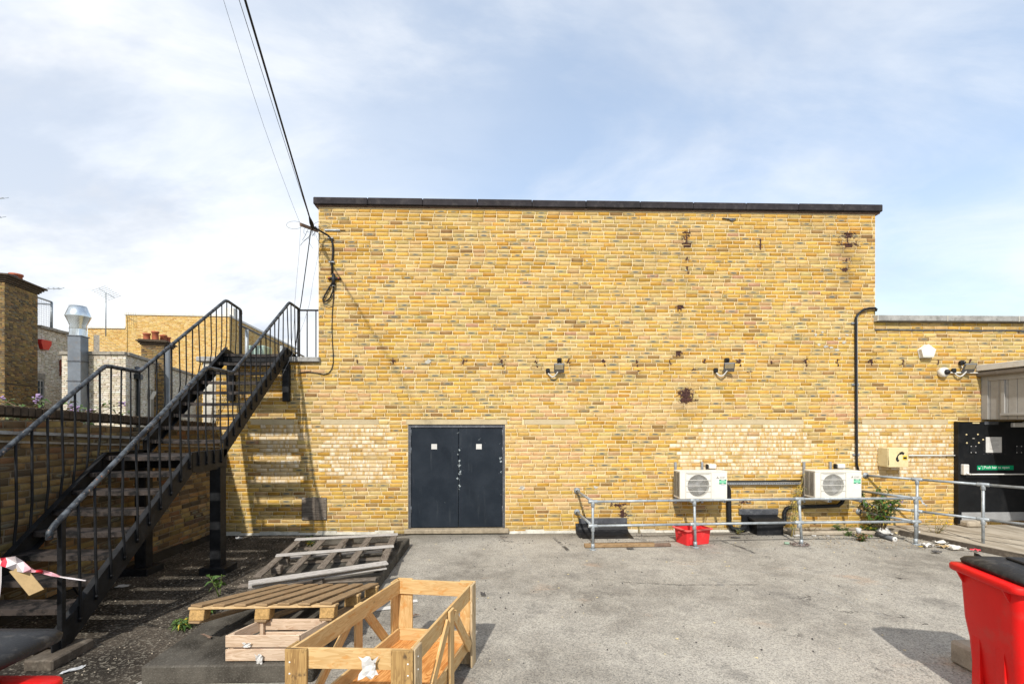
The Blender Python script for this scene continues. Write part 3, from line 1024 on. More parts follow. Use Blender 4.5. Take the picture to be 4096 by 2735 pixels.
brickwork(bld, (BX0, 0, 0), (1, 0, 0), BX1 - BX0, 6.06, fpal, 300, holes, aux=faux, seed=11, grid=(0.06, 0.05), pmask=fpale, course=0.0728, L=0.236,
          reveals=[(DOOR[0] - BX0, DOOR[1] - BX0, 0.03, LZ[0], 0.12)])
# the mass behind the faces
b = MB()
b.span((-3.33, 0.13, 0), (7.21, 9, 6.05))
b.span((7.215, 0.02, 0), (BX1, 9, 3.98))
b.span((-5.445, 0.02, 0), (-3.335, 9, 3.02))
b.span((-5.45, 0.02, 3.025), (-3.34, 0.30, 3.175))
b.span((-3.335, 0.02, 3.0), (-1.75, 0.12, 6.05))
b.span((0.17, 0.02, 0), (7.2, 0.12, 6.05))
b.span((-1.74, 0.02, 2.14), (0.16, 0.12, 6.05))
b.span((-3.33, 0.02, 0), (-1.75, 0.12, 2.99))
b.build('body', M['mortar_cream'], bld)
for a, c2 in LINT:
    MB().span((a + 0.004, -0.004, LZ[0] + 0.004), (c2 - 0.004, 0.1, LZ[1] - 0.003), 0.003).build('lintel', M['lintel_concrete'], bld)
# parapet coping of the tall part: felted lengths
xj = [-3.412, -2.42, -1.41, -0.40, 0.62, 1.63, 2.65, 3.66, 4.67, 5.68, 6.55, 7.312]
for i in range(len(xj) - 1):
    dz = random.uniform(-0.004, 0.004)
    MB().span((xj[i] + 0.003, -0.078 + random.uniform(-.003, .003), 6.082 + dz), (xj[i + 1] - 0.003, 0.30, 6.214 + dz), 0.012).build('coping', M['coping_felt'], bld)
MB().span((-3.39, -0.03, 6.062), (7.29, 0.2, 6.079)).build('drip_board', M['timber_dark'], bld)
# concrete copings of the low parts
for a, c2 in ((7.20, 8.545), (8.56, 9.955), (9.97, 11.4)):
    MB().span((a, -0.10, 3.998), (c2, 0.32, 4.112), 0.012).build('coping_stone', M['coping_concrete'], bld)
for a in (7.192, 8.5525, 9.9625):
    MB().span((a - 0.009, -0.098, 4.0), (a + 0.009, 0.30, 4.110)).build('coping_joint', M['fillet'], bld)
for a, c2 in ((-5.53, -4.80), (-4.79, -4.05), (-4.04, -3.30)):
    MB().span((a, -0.07, 3.185), (c2, 0.36, 3.275), 0.012).build('coping_stone', M['coping_concrete'], bld)
b = MB()
prev = None
for i in range(14):
    x = 7.20 + i * 0.31
    z = 3.845 + 0.006 * math.sin(i * 1.7)
    if prev:
        b.bar((prev[0], -0.016, prev[1]), (x, -0.016, z), 0.014, 0.022)
    prev = (x, z)
b.build('flashing', M['lead'], bld)
b = MB()
b.span((-5.43, -0.012, 2.0), (-5.20, -0.002, 3.17))
b.build('painted_pier', M['fillet'], bld)
# mortar fillet along the foot of the wall
b = MB()
prev = None
for i in range(40):
    x = -5.1 + i * 0.35
    hgt = 0.05 + 0.014 * math.sin(i * 2.3)
    if b.f and -1.9 < x < 0.5:
        b.build('skirting', M['fillet'], bld)
        b = MB()
    if prev and not (-1.9 < x < 0.5) and x < 8.7:
        b.prism([(0, 0), (0, hgt), (-0.018, hgt), (-0.05 - 0.01 * math.sin(i * 1.3), 0)], (prev, -0.003, 0.002), (0, 1, 0), (0, 0, 1), 0.35)
    prev = x
b.build('skirting', M['fillet'], bld)

# double door
fr = MB()
x0, x1, z0, z1 = DOOR
fr.span((x0 + 0.004, 0.0, z0 + 0.002), (x0 + 0.052, 0.085, z1), 0.003)
fr.span((x1 - 0.048, 0.0, z0 + 0.002), (x1 - 0.004, 0.085, z1), 0.003)
fr.span((x0 + 0.054, 0.002, z1 - 0.045), (x1 - 0.05, 0.085, z1), 0.003)
fr.build('door_frame', M['lead'], bld)
xm = -0.757
for a, c2, k in ((x0 + 0.056, xm - 0.004, 0), (xm + 0.002, x1 - 0.052, 1)):
    d = MB().span((a, 0.018 + 0.004 * k, z0 + 0.008), (c2, 0.070, z1 - 0.050), 0.004).build('door_leaf', M['door_navy'], bld)
    d['label'] = ('scuffed left leaf of the navy double door', 'flaking right leaf of the navy double door')[k]
    c5 = crop(1500, 1650, 2100, 1882)
    q = onY(*c5(743 if k == 0 else 1304, 425), 0.018 + 0.004 * k)
    MB().span((q.x - 0.052, 0.0125 + 0.004 * k, q.z - 0.048), (q.x + 0.052, 0.0172 + 0.004 * k, q.z + 0.048)).build('sign_plate', M['paper'], d)
    hx = a - 0.006 if k == 0 else c2 + 0.006
    for hz in (1.88, 1.55, 0.45):
        MB().cyl((hx, 0.010, hz - 0.06), (hx, 0.010, hz + 0.06), 0.008, seg=8).build('hinge', M['strut_steel'], d)
    b = MB()
    for r in range(3):
        b.span((q.x - 0.038, 0.0114 + 0.004 * k, q.z + 0.024 - r * 0.024), (q.x + 0.038 - 0.02 * (r == 2), 0.0122 + 0.004 * k, q.z + 0.027 - r * 0.024))
    b.build('print', M['fillet'], d)
th = MB()
th.span((-1.745, -0.11, 0.018), (0.185, 0.08, 0.098), 0.012)
th.build('threshold', M['sill_concrete'], bld)
MB().span((-1.70, -0.02, 0.0), (0.14, 0.1, 0.017)).build('step_base', M['bitumen'], bld)
# grey hatch
hb = MB().span((-3.638, -0.03, 0.272), (-3.183, -0.006, 0.686), 0.006).build('hatch_board', M['wood_weathered'], bld)
b = MB()
for sx in (-3.61, -3.21):
    for sz in (0.30, 0.66):
        b.lathe([(0.011, 0), (0.009, 0.006), (0.0, 0.008)], (sx, -0.031, sz), 8, (0, -1, 0))
b.build('screw', M['strut_steel'], hb)


# cut-off steel left in the wall
def stub(px, py, kind):
    p = W2(px, py)
    b = MB()
    y0, y1 = -0.014, 0.02
    if kind == 'I':
        b.span((p.x - 0.075, y0, p.z + 0.10), (p.x + 0.085, y1, p.z + 0.125), 0.006)
        b.span((p.x - 0.012, y0 + .003, p.z - 0.08), (p.x + 0.014, y1, p.z + 0.099), 0.005)
        b.span((p.x - 0.085, y0, p.z - 0.105), (p.x + 0.095, y1, p.z - 0.081), 0.006)
        b.span((p.x - 0.05, y0, p.z - 0.155), (p.x + 0.09, y1, p.z - 0.117), 0.006)
    elif kind == 'bar':
        b.span((p.x - 0.018, y0, p.z - 0.12), (p.x + 0.018, y1, p.z + 0.10), 0.008)
    elif kind == 'U':
        b.span((p.x - 0.05, y0, p.z + 0.03), (p.x + 0.05, y1, p.z + 0.05), 0.006)
        b.span((p.x - 0.05, y0, p.z - 0.07), (p.x - 0.028, y1, p.z + 0.029), 0.006)
        b.span((p.x + 0.006, y0, p.z - 0.06), (p.x + 0.03, y1, p.z + 0.029), 0.006)
    elif kind == 'block':
        b.span((p.x - 0.022, y0, p.z - 0.06), (p.x + 0.024, y1, p.z + 0.13), 0.007)
        b.span((p.x - 0.10, y0, p.z - 0.13), (p.x + 0.11, y1, p.z - 0.063), 0.007)
    else:
        a = random.uniform(-0.6, 0.6)
        ax = (Vector((math.cos(a), 0, math.sin(a))), Vector((0, 1, 0)), Vector((-math.sin(a), 0, math.cos(a))))
        b.box((p.x, 0.0, p.z), (random.uniform(0.02, 0.04), 0.03, random.uniform(0.06, 0.10)), ax, 0.008)
        if random.random() < 0.6:
            b.box((p.x + 0.02, 0.0, p.z - 0.08), (0.03, 0.028, 0.05), ax, 0.008)
    b.build('steel_stub', M['rust'], bld)


stub(1573, 548, 'I')
stub(1943, 549, 'I')
stub(1743, 560, 'bar')
stub(1559, 706, 'U')
stub(1556, 810, 'U')
stub(1573, 905, 'block')
for x, y in ((1575, 593), (1575, 616), (1940, 597), (1938, 618)):
    stub(x, y, 'dot')
for x in (820, 903, 1065, 1148, 1228, 1305, 1383, 1461, 1538, 1617, 1693, 1771, 1847, 1922, 1997, 2070, 2150, 2225):
    stub(x + random.uniform(-3, 3), 829 + random.uniform(-2, 2), 'dot')
# white paint splashes and filler on the wall
for (x, y, s) in [(1870, 768, .06), (1878, 790, .05), (1893, 795, .06), (1905, 797, .05), (1918, 803, .07), (1935, 785, .06), (1942, 768, .05), (1885, 762, .04), (1925, 775, .05), (982, 829, .09), (930, 843, .05), (1345, 598, .03), (1573, 620, .03), (1365, 1116, .07), (1197, 1118, .09)]:
    p = W2(x, y)
    b = MB()
    nn = 9
    pts = [(p.x + math.cos(6.283 * i / nn) * s * random.uniform(0.3, 1.0), p.z + math.sin(6.283 * i / nn) * s * random.uniform(0.15, 0.65)) for i in range(nn)]
    b.prism(pts, (0, -0.010, 0), (1, 0, 0), (0, 0, 1), 0.003)
    b.build('paint_splash', M['fillet'], bld)
# two old paint runs beside the shed
cpr = crop(3300, 1200, 4096, 1560)
for xx in (1241, 1264):
    for ya_, yb_ in ((668, 742), (750, 838), (846, 925)):
        q0, q1 = onY(*cpr(xx, ya_)), onY(*cpr(xx + random.uniform(-2, 2), yb_))
        MB().bar((q0.x, -0.0105, q0.z), (q1.x, -0.0105, q1.z), 0.009, 0.003, (0, 1, 0)).build('paint_run', M['fillet'], bld)
# slate lip under the parapet
p = W2(1675, 504)
MB().prism([(-0.14, 0.012), (-0.02, 0.0), (0.03, -0.03), (0.08, -0.025), (0.13, 0.012), (0.06, 0.012), (-0.14, 0.018)], (p.x - 0.03, -0.004, p.z), (1, 0, 0), (0, 0, 1), 0.03).build('lead_lip', M['lead'], bld)

# ------------------------------------------------------------------ dark garden wall along the left edge
XW = -5.15
lw = thing('brick_wall', 'old soot-darkened brick wall behind the black stairs', 'wall', (XW, -4, 0))
ltop = lambda u: 1.93 + (9.5 - u) * 0.056


def laux(u, z):
    so = 0.30 + 0.22 * np.sin(u * 1.9) * np.sin(z * 3.1) + 0.35 * np.exp(-np.abs(z - 1.95) / 0.16)
    return np.zeros_like(u), np.clip(so, 0, 0.7)


brickwork(lw, (XW, -9.5, 0), (0, 1, 0), 9.5, 2.4, pal([(0.24, 0.155, 0.058), (0.31, 0.21, 0.088), (0.15, 0.10, 0.05), (0.10, 0.072, 0.045), (0.24, 0.12, 0.056)], [.3, .25, .2, .15, .1], [.1, .1, .3, .3, 0], 0.16),
          300, mmat='mortar_dark', aux=laux, seed=5, jit=1.6, top=ltop)
b = MB()
b.prism([(-9.5, 0), (-0.02, 0), (-0.02, 1.90), (-9.5, 2.44)], (XW - 0.33, 0, 0), (0, 1, 0), (0, 0, 1), 0.31)
b.build('core', M['mortar_dark'], lw)
y = -8.9
while y < -0.1:
    zt = 1.95 + (-y) * 0.056
    wd = random.uniform(0.066, 0.073)
    MB().box((XW - 0.155 + random.uniform(-.006, .006), y, zt + 0.055), (0.345, wd, 0.105 + random.uniform(-.008, .008)), None, 0.006).build('coping_brick', M['stack_cornice'], lw)
    y += 0.079
for zz, th2, pj in ((1.715, 0.035, 0.022), (1.62, 0.022, 0.014)):
    b = MB()
    for i in range(18):
        ya, yb = -9 + i * 0.5, -9 + (i + 1) * 0.5
        dz = random.uniform(-.004, .004)
        b.bar((XW + pj / 2, ya, zz - ya * 0.072 + dz), (XW + pj / 2, yb - 0.004, zz - yb * 0.072 + dz), pj + 0.02, th2)
    b.build('ledge', M['coping_concrete'] if pj > 0.02 else M['parapet_cement'], lw)
b = MB()
for i in range(9):
    ya, yb = -8.6 + i * 0.95, -8.6 + (i + 1) * 0.95
    h = 0.10 + 0.03 * math.sin(i * 2.2)
    b.prism([(0.0, 0), (0.07, 0), (0.02, h), (0, h + 0.01)], (XW + 0.006, yb, 0.004), (1, 0, 0), (0, 0, 1), yb - ya - 0.01)
b.build('upstand', M['bitumen'], lw)

# ------------------------------------------------------------------ buildings beyond the wall
VZ = Vector((0, 0, 1))


def vdir(deg):
    return Vector((-math.sin(R(deg)), math.cos(R(deg)), 0))


stock = pal([(0.22, 0.145, 0.055), (0.29, 0.19, 0.07), (0.15, 0.10, 0.05), (0.10, 0.075, 0.045)], [.35, .3, .2, .15], [.1, .1, .3, .2], 0.15)
white = pal([(0.56, 0.51, 0.41), (0.62, 0.575, 0.485), (0.49, 0.44, 0.34), (0.66, 0.63, 0.56)], [.35, .3, .2, .15], [0, 0, .05, 0], 0.06)
tan = pal([(0.62, 0.43, 0.155), (0.65, 0.47, 0.21), (0.56, 0.35, 0.10), (0.50, 0.295, 0.09)], [.35, .33, .22, .10], [0, 0, 0, 0], 0.06)


def soot(a, b):
    def f(u, z):
        return np.zeros_like(u), np.clip(a + b * np.sin(u * 2.3 + z) * np.sin(z * 1.9), 0, 0.7)
    return f


# brown chimney breast at the far left
sA = Vector((-20.02, 10.5, 0))
dS = vdir(15.8)
dF = Vector((-dS.y, dS.x, 0))
st = thing('chimney_breast', 'tall brown brick chimney breast at the left edge of the photo', 'chimney', sA)
brickwork(st, sA, dS, 1.92, 7.72, stock, 300, mmat='mortar_dark', aux=soot(0.10, 0.18), seed=21, jit=0.5)
brickwork(st, sA + dF * 2.0, -dF, 2.0, 7.72, stock, 0, mmat='mortar_dark', aux=soot(0.10, 0.15), seed=22, jit=0.5, wall_name='front_wall')
c = sA + dF * 1.0 + dS * 0.96
ax = (-dF, dS, VZ)
MB().box(c + VZ * 3.86, (1.96, 1.88, 7.7), ax).build('core', M['mortar_dark'], st)
for k, (zz, e, h) in enumerate(((7.74, .05, .07), (7.81, .10, .08), (7.89, .16, .07), (7.965, .24, .08))):
    MB().box(c + VZ * (zz + h / 2), (2.0 + 2 * e, 1.92 + 2 * e, h - 0.004), ax, 0.01).build('cornice', M['stack_cornice'], st)
MB().box(c + VZ * 3.63 + dS * 0.003, (2.03, 1.95, 0.05), ax).build('band', M['stack_cornice'], st)
for q, (a, r) in enumerate(((0.35, 0.20), (-0.85, 0.19))):
    pot = MB().lathe([(r * 1.0, 0), (r, 0.30), (r * 1.16, 0.32), (r * 1.16, 0.39), (r * 0.9, 0.40), (r * .85, 0.1)], c + dS * a + dF * (-0.6 if q == 0 else -0.4) + VZ * 8.03, 18).build('chimney_pot', M['terracotta'], st)
MB().lathe([(0.02, 0), (0.32, 0.03), (0.34, 0.07), (0.0, 0.16)], c + dF * -0.55 + dS * -0.1 + VZ * 8.16, 14).build('cowl', M['lead'], st)
MB().cyl(c + dF * -0.55 + dS * -0.1 + VZ * 8.03, c + dF * -0.55 + dS * -0.1 + VZ * 8.2, 0.15).build('flue', M['lead'], st)

# white glazed-brick wall with the casement window
wA = Vector((-20.98, 12.78, 0))
dW = vdir(11.1)
wb = thing('white_brick_house', 'white brick house wall with casement window beside the brown chimney breast', 'house', wA)
brickwork(wb, wA, dW, 1.95, 6.35, white, 150, holes=[(0.02, 0.40, 2.62, 4.02)], mmat='mortar_pale', aux=soot(0.05, 0.12), seed=31, jit=0.4)
nW = dW.cross(VZ)
axw = (dW, -nW, VZ)
MB().box(wA + dW * 0.98 - nW * 1.6 + VZ * 3.15, (1.93, 3.0, 6.3), axw).build('core', M['mortar_pale'], wb)
for i in range(4):
    MB().box(wA + dW * (0.25 + 0.49 * i) - nW * 0.1 + VZ * (6.42 + random.uniform(-.01, .01)), (0.485, 0.5, 0.13), axw, 0.01).build('parapet_stone', M['parapet_cement'], wb)
wn = MB().box(wA + dW * 0.21 - nW * 0.06 + VZ * 3.32, (0.38, 0.03, 1.36), axw).build('window', M['glass'], wb)
for du in (0.035, 0.21, 0.385):
    MB().box(wA + dW * du - nW * 0.035 + VZ * 3.32, (0.035, 0.03, 1.38), axw).build('mullion', M['window_frame'], wn)
for k in range(5):
    MB().box(wA + dW * 0.21 - nW * 0.037 + VZ * (2.66 + 0.33 * k), (0.36, 0.025, 0.025 if 0 < k < 4 else 0.06), axw).build('glazing_bar', M['window_frame'], wn)
MB().box(wA + dW * 0.25 + nW * 0.05 + VZ * 2.56, (0.62, 0.2, 0.10), axw, 0.01).build('window_sill', M['window_brown'], wb)
for k in range(9):
    MB().box(wA + dW * (0.02 + 0.052 * k) + nW * 0.003 + VZ * 4.17, (0.045, 0.02, 0.26), axw).build('soldier_brick', M['parapet_cement'], wb)
# red alarm box on it
ra = MB()
pc = wA + dW * 0.30 + nW * 0.02 + VZ * 5.62
ra.prism([(-0.30, 0.22), (0.30, 0.22), (0.30, 0.05), (0.12, -0.22), (-0.20, -0.22), (-0.30, 0.05)], pc, dW, VZ, 0.14)
tag(ra.build('alarm_box', M['alarm_red']), 'red alarm box on the white brick wall by the brown chimney breast', 'alarm box')
# cage on that roof
cg = thing('roof_cage', 'wire mesh cage on the roof behind the brown chimney breast', 'cage', wA + VZ * 6.5)
cp = wA + dW * 0.92 - nW * 0.05
for a, bq in ((VZ * 6.48, VZ * 7.75),):
    MB().cyl(cp + a, cp + bq, 0.05, seg=8).build('post', M['galvanised'], cg)
    MB().cyl(cp + VZ * 7.75, cp - dW * 2.2 + VZ * 7.75, 0.04, seg=8).build('top_rail', M['galvanised'], cg)
    MB().cyl(cp + VZ * 7.62 - dW * .05, cp - dW * 1.2 + VZ * 7.40, 0.03, seg=6).build('brace', M['galvanised'], cg)
b = MB()
for k in range(22):
    b.cyl(cp - dW * 0.1 * k + VZ * 6.5, cp - dW * 0.1 * k + VZ * 7.73, 0.004, seg=3)
for k in range(12):
    b.cyl(cp + VZ * (6.5 + 0.1 * k), cp - dW * 2.2 + VZ * (6.5 + 0.1 * k), 0.004, seg=3)
b.build('mesh', M['cable_thin'], cg)
# gallows bracket and black downpipe
for z1, nm in ((5.05, 'upper'), (1.95, 'lower')):
    tb = thing('wall_bracket', 'rust red gallows bracket holding the %s end of the flue' % nm, 'bracket', wA + dW * 1.3 + VZ * z1, 'flue brackets')
    q = wA + dW * 1.35 + nW * 0.04 + VZ * z1
    b = MB()
    b.bar(q + VZ * 0.0, q - VZ * 0.75, 0.06, 0.06, nW)
    b.bar(q, q + nW * 1.15, 0.07, 0.05)
    b.bar(q - VZ * 0.55, q + nW * 0.62 - VZ * 0.03, 0.05, 0.05)
    b.build('arm', M['rust_red'], tb)
dp = thing('downpipe', 'black downpipe with hopper on the white wall beside the steel flue', 'pipe', wA + dW * 1.7)
q = wA + dW * 1.62 + nW * 0.09
MB().cyl(q, q + VZ * 4.3, 0.07, seg=10).build('pipe', M['pipe_black'], dp)
MB().lathe([(0.07, 4.2), (0.17, 4.45), (0.17, 4.7), (0.15, 4.7), (0.06, 4.3)], q, 12).build('hopper', M['pipe_black'], dp)

# steel flue
fl = thing('steel_flue', 'square galvanised flue with a round steel cowl in front of white brick', 'flue', (-16.4, 9.6, 0))
fc = Vector((-16.42, 9.72, 0))
fx = vdir(10)
fy = Vector((fx.y, -fx.x, 0))
axf = (fy, fx, VZ)
for za, zb in ((2.62, 3.65), (3.66, 4.42), (4.43, 5.40)):
    MB().box(fc + VZ * (za + zb) / 2, (0.44, 0.44, zb - za), axf, 0.012).build('duct_section', M['duct_steel'], fl)
for zz in (3.655, 4.425, 5.40):
    MB().box(fc + VZ * zz, (0.49, 0.49, 0.035), axf).build('flange', M['lead'], fl)
b = MB()
n = 24
sq = [(-.26, -.26), (.26, -.26), (.26, .26), (-.26, .26)]
ring_b, ring_t = [], []
for k in range(n):
    a = 2 * math.pi * (k + .5) / n + math.pi / 4 * 0
    dx, dy = math.cos(a), math.sin(a)
    s = 0.22 / max(abs(dx), abs(dy))
    ring_b.append(fc + fy * dx * s + fx * dy * s + VZ * 5.42)
    ring_t.append(fc + fy * dx * 0.25 + fx * dy * 0.25 + VZ * 5.70)
for k in range(n):
    b.face([ring_b[k], ring_b[(k + 1) % n], ring_t[(k + 1) % n], ring_t[k]])
b.build('adaptor', M['duct_bright'], fl)
MB().lathe([(0.25, 5.68), (0.26, 5.70), (0.245, 5.82), (0.385, 6.16), (0.39, 6.18), (0.26, 6.58), (0.25, 6.58), (0.24, 6.2), (0.0, 5.9)], fc, 28).build('cowl', M['duct_bright'], fl)
MB().box(fc + VZ * 1.6 + fy * 0.05, (0.40, 0.42, 2.0), axf, 0.012).build('duct_base', M['duct_steel'], fl)
b = MB()
b.prism([(-.22, 2.6), (.22, 2.6), (.19, 2.2), (-.15, 2.2)], fc - fx * 0.19, fy, VZ, 0.04)
b.build('reducer', M['duct_steel'], fl)

# pale brick house with parapet, chimney stack on its flank
pA = Vector((-14.83, 10.0, 0))
dP = vdir(19.3)
ph = thing('pale_brick_house', 'pale cream brick house with flat parapet seen through the stair railings', 'house', pA)
brickwork(ph, (-17.3, 10.0, 0), (1, 0, 0), 2.47, 4.72, white, 300, mmat='mortar_pale', aux=soot(0.03, 0.08), seed=41, jit=0.4)
nP = dP.cross(VZ)
axp = (dP, -nP, VZ)
WU = 2.15
brickwork(ph, pA, dP, 9.6, 4.72, white, 0, holes=[(WU, WU + 0.95, 2.3, 3.52)], mmat='mortar_pale', aux=soot(0.10, 0.18), seed=42, jit=0.4, wall_name='flank_wall')
b = MB()
f0 = [(-17.29, 10.06), (pA.x - 0.04, 10.06), ((pA + dP * 9.58).x - 0.05, (pA + dP * 9.58).y), (-20, 19)]
b.prism(f0, (0, 0, 0), (1, 0, 0), (0, 1, 0), 4.7)
b.build('core', M['mortar_pale'], ph)
for i in range(5):
    MB().span((-17.35 + i * 0.5, 9.93, 4.73), (-16.855 + i * 0.5 + (0.03 if i == 4 else 0), 10.35, 4.86 + random.uniform(-.01, .01)), 0.012).build('parapet_stone', M['parapet_cement'], ph)
for i in range(14):
    MB().box(pA + dP * (0.40 + 0.68 * i) - nP * 0.10 + VZ * 4.79, (0.675, 0.4, 0.12 + random.uniform(-.02, .02)), axp, 0.012).build('parapet_stone', M['parapet_cement'], ph)
wq = pA + dP * (WU + 0.475)
wn = MB().box(wq - nP * 0.09 + VZ * 2.91, (0.94, 0.03, 1.2), axp).build('window', M['glass'], ph)
for du in (-0.44, 0.0, 0.44):
    MB().box(wq + dP * du - nP * 0.05 + VZ * 2.91, (0.06, 0.05, 1.21), axp).build('mullion', M['fascia_white'], wn)
for dz in (2.34, 3.10, 3.48):
    MB().box(wq - nP * 0.052 + VZ * dz, (0.9, 0.045, 0.05), axp).build('glazing_bar', M['fascia_white'], wn)
sash = MB()
sx = (dP, (-nP + VZ * 0.45).normalized(), (VZ + nP * 0.45).normalized())
sash.box(wq - dP * 0.2 + nP * 0.14 + VZ * 3.27, (0.42, 0.02, 0.38), sx)
sash.build('open_sash', M['fascia_white'], wn)
MB().box(wq + nP * 0.06 + VZ * 2.24, (1.3, 0.22, 0.11), axp, 0.01).build('window_sill', M['window_brown'], ph)
dp = thing('downpipe', 'black downpipe with hopper on the corner flank of the pale house', 'pipe', pA + dP * 0.9)
q = pA + dP * 0.95 + nP * 0.09
MB().cyl(q, q + VZ * 3.9, 0.065, seg=10).build('pipe', M['pipe_black'], dp)
MB().box(q + VZ * 3.95, (0.42, 0.2, 0.22), axp, 0.02).build('hopper', M['pipe_black'], dp)
MB().lathe([(0.12, 0), (0.12, 0.3), (0.09, 0.31)], q + VZ * 4.06 - nP * 0.06, 12).build('outlet', M['lead'], dp)

# chimney stack on the flank
cs = thing('chimney_stack', 'brown brick chimney stack with four red pots behind the railings', 'chimney', (-15.75, 13.5, 0))
ck = Vector((-15.50, 13.0, 0))
fF = Vector((-dP.y, dP.x, 0))
brickwork(cs, ck + fF * 0.86, -fF, 0.86, 5.58, stock, 150, mmat='mortar_dark', aux=soot(0.10, 0.15), seed=51, jit=0.5)
brickwork(cs, ck, dP, 1.15, 5.58, stock, 0, mmat='mortar_dark', aux=soot(0.22, 0.15), seed=52, jit=0.5, wall_name='flank_wall')
cc = ck + fF * 0.43 + dP * 0.575
axc = (-fF, dP, VZ)
MB().box(cc + VZ * 2.78, (0.84, 1.13, 5.55), axc).build('core', M['mortar_dark'], cs)
for zz, e, h in ((5.585, .05, .07), (5.66, .10, .07), (5.735, .17, .06), (5.80, .10, .05)):
    MB().box(cc + VZ * (zz + h / 2), (0.86 + 2 * e, 1.15 + 2 * e, h - .004), axc, 0.01).build('cornice', M['stack_cornice'], cs)
for a, bq, h in ((-.28, -.40, .30), (.02, -.32, .42), (.20, .12, .34), (.26, .42, .30)):
    MB().lathe([(0.14, 0), (0.125, h - .08), (0.155, h - .06), (0.155, h), (0.12, h), (0.11, 0.1)], cc - fF * a + dP * bq + VZ * 5.85, 14).build('chimney_pot', M['terracotta'], cs)
b = MB()
b.box(ck + nP * 0.10 + dP * 0.12 + VZ * 2.8, (0.20, 0.16, 5.5), axp, 0.01)
b.build('flue_box', M['duct_steel'], cs)

# large tan brick block far behind
tA = Vector((-16.6, 20.0, 0))
fT = vdir(3.0)
fU = Vector((fT.y, -fT.x, 0))
tb = thing('tan_brick_block', 'large plain tan brick block with stepped white roof edge far behind', 'building', tA)
brickwork(tb, tA - fU * 6.0, fU, 6.0, 8.52, tan, 300, mmat='mortar_tan', aux=soot(0.0, 0.03), seed=61, jit=0.4)
brickwork(tb, tA - fU * 8.15 + fT * 0.02, fU, 2.148, 7.68, tan, 0, holes=[(0.33, 0.66, 3.0, 7.30)], mmat='mortar_tan', aux=soot(0.0, 0.03), seed=62, jit=0.4, wall_name='low_wall')
dT = vdir(6.9)
brickwork(tb, tA, dT, 12.8, 8.52, tan, 0, mmat='mortar_tan', aux=soot(0.15, 0.1), seed=63, jit=0.4, wall_name='flank_wall')
e = tA + dT * 12.75
b = MB()
b.prism([((tA - fU * 5.99).x, (tA - fU * 5.99).y + .05), (tA.x - .05, tA.y + .05), (e.x - .05, e.y), (e.x - 6, e.y)], (0, 0, 0), (1, 0, 0), (0, 1, 0), 8.5)
b.prism([((tA - fU * 8.14).x, (tA - fU * 8.14).y + .07), ((tA - fU * 6.01).x, (tA - fU * 6.01).y + .07), (-22.6, 32), (-25, 32)], (0, 0, 0), (1, 0, 0), (0, 1, 0), 7.65)
b.build('core', M['mortar_tan'], tb)
axt = (fU, fT, VZ)
MB().box(tA - fU * 3.0 + fT * 0.15 + VZ * 8.60, (6.08, 0.4, 0.13), axt).build('roof_edge', M['fascia_white'], tb)
MB().box(tA - fU * 7.09 + fT * 0.16 + VZ * 7.75, (2.16, 0.4, 0.11), axt).build('roof_edge', M['fascia_white'], tb)
axd = (dT, Vector((-dT.y, dT.x, 0)), VZ)
MB().box(tA + dT * 6.6 + VZ * 8.60 + Vector((-0.15, 0, 0)), (12.6, 0.4, 0.13), axd).build('roof_edge', M['fascia_white'], tb)
MB().box(tA - fU * 7.655 + fT * 0.06 + VZ * 5.15, (0.33, 0.06, 4.3), axt).build('recess_panel', M['parapet_cement'], tb)
MB().box(tA - fU * 0.35 + fT * 0.9 + VZ * 8.95, (0.55, 0.5, 0.6), axt, 0.02).build('roof_vent', M['fascia_white'], tb)
MB().lathe([(0.22, 0), (0.20, 0.1), (0.0, 0.16)], tA - fU * 2.9 + fT * 0.6 + VZ * 8.66, 12).build('roof_dome', M['lead'], tb)


# television aerials
def aerial(label, base, h, boom, nel, tilt, size=0.45, mast=True, back=0.45):
    a = thing('tv_aerial', label, 'aerial', base)
    base = Vector(base)
    tp = base + VZ * h
    if mast:
        MB().cyl(base, tp, 0.03, seg=6).build('mast', M['galvanised'], a)
    d = Vector((math.cos(tilt), 0, math.sin(tilt)))
    p0, p1 = tp - d * boom * back, tp + d * boom * (1 - back)
    MB().cyl(p0, p1, 0.018, seg=6).build('boom', M['galvanised'], a)
    for k in range(nel):
        q = p0 + (p1 - p0) * (k / (nel - 1))
        e = Vector((0.25 * size, size, 0.18 * size)) * 0.5
        MB().cyl(q - e - VZ * size * .25, q + e + VZ * size * .25, 0.010, seg=5).build('element', M['galvanised'], a)
    return a


aerial('television aerial on a tall mast left of the tan brick block', (-22.76, 18.5, 7.0), 2.55, 1.05, 8, -0.55, 0.7)
aerial('horizontal aerial just right of the brown chimney cornice', (-21.15, 12.8, 7.0), 1.14, 1.35, 7, 0.0, 0.22, True, 0.1)
aerial('lower of the two aerials cut by the left photo edge', (-21.5, 11.2, 8.2), 2.45, 1.1, 6, 0.0, 0.3)
aerial('upper of the two aerials cut by the left photo edge', (-21.6, 11.4, 8.2), 3.35, 1.1, 6, 0.0, 0.3)
# loose netting on wires between the flue and the tan block
nt_ = thing('anti_bird_net', 'thin sagging wire net strung between flue and tan block', 'net', (-18, 12, 5))
b = MB()
qa, qb = Vector((-20.3, 13.5, 7.6)), Vector((-15.0, 12.0, 4.75))
for k in range(9):
    off = VZ * (-0.22 * k)
    pts = [qa.lerp(qb, s / 8) + off * (1 - s / 11) - VZ * 0.5 * math.sin(math.pi * s / 8) for s in range(9)]
    b.tube(pts, 0.0045, 3, False)
b.build('strand', M['cable_thin'], nt_)

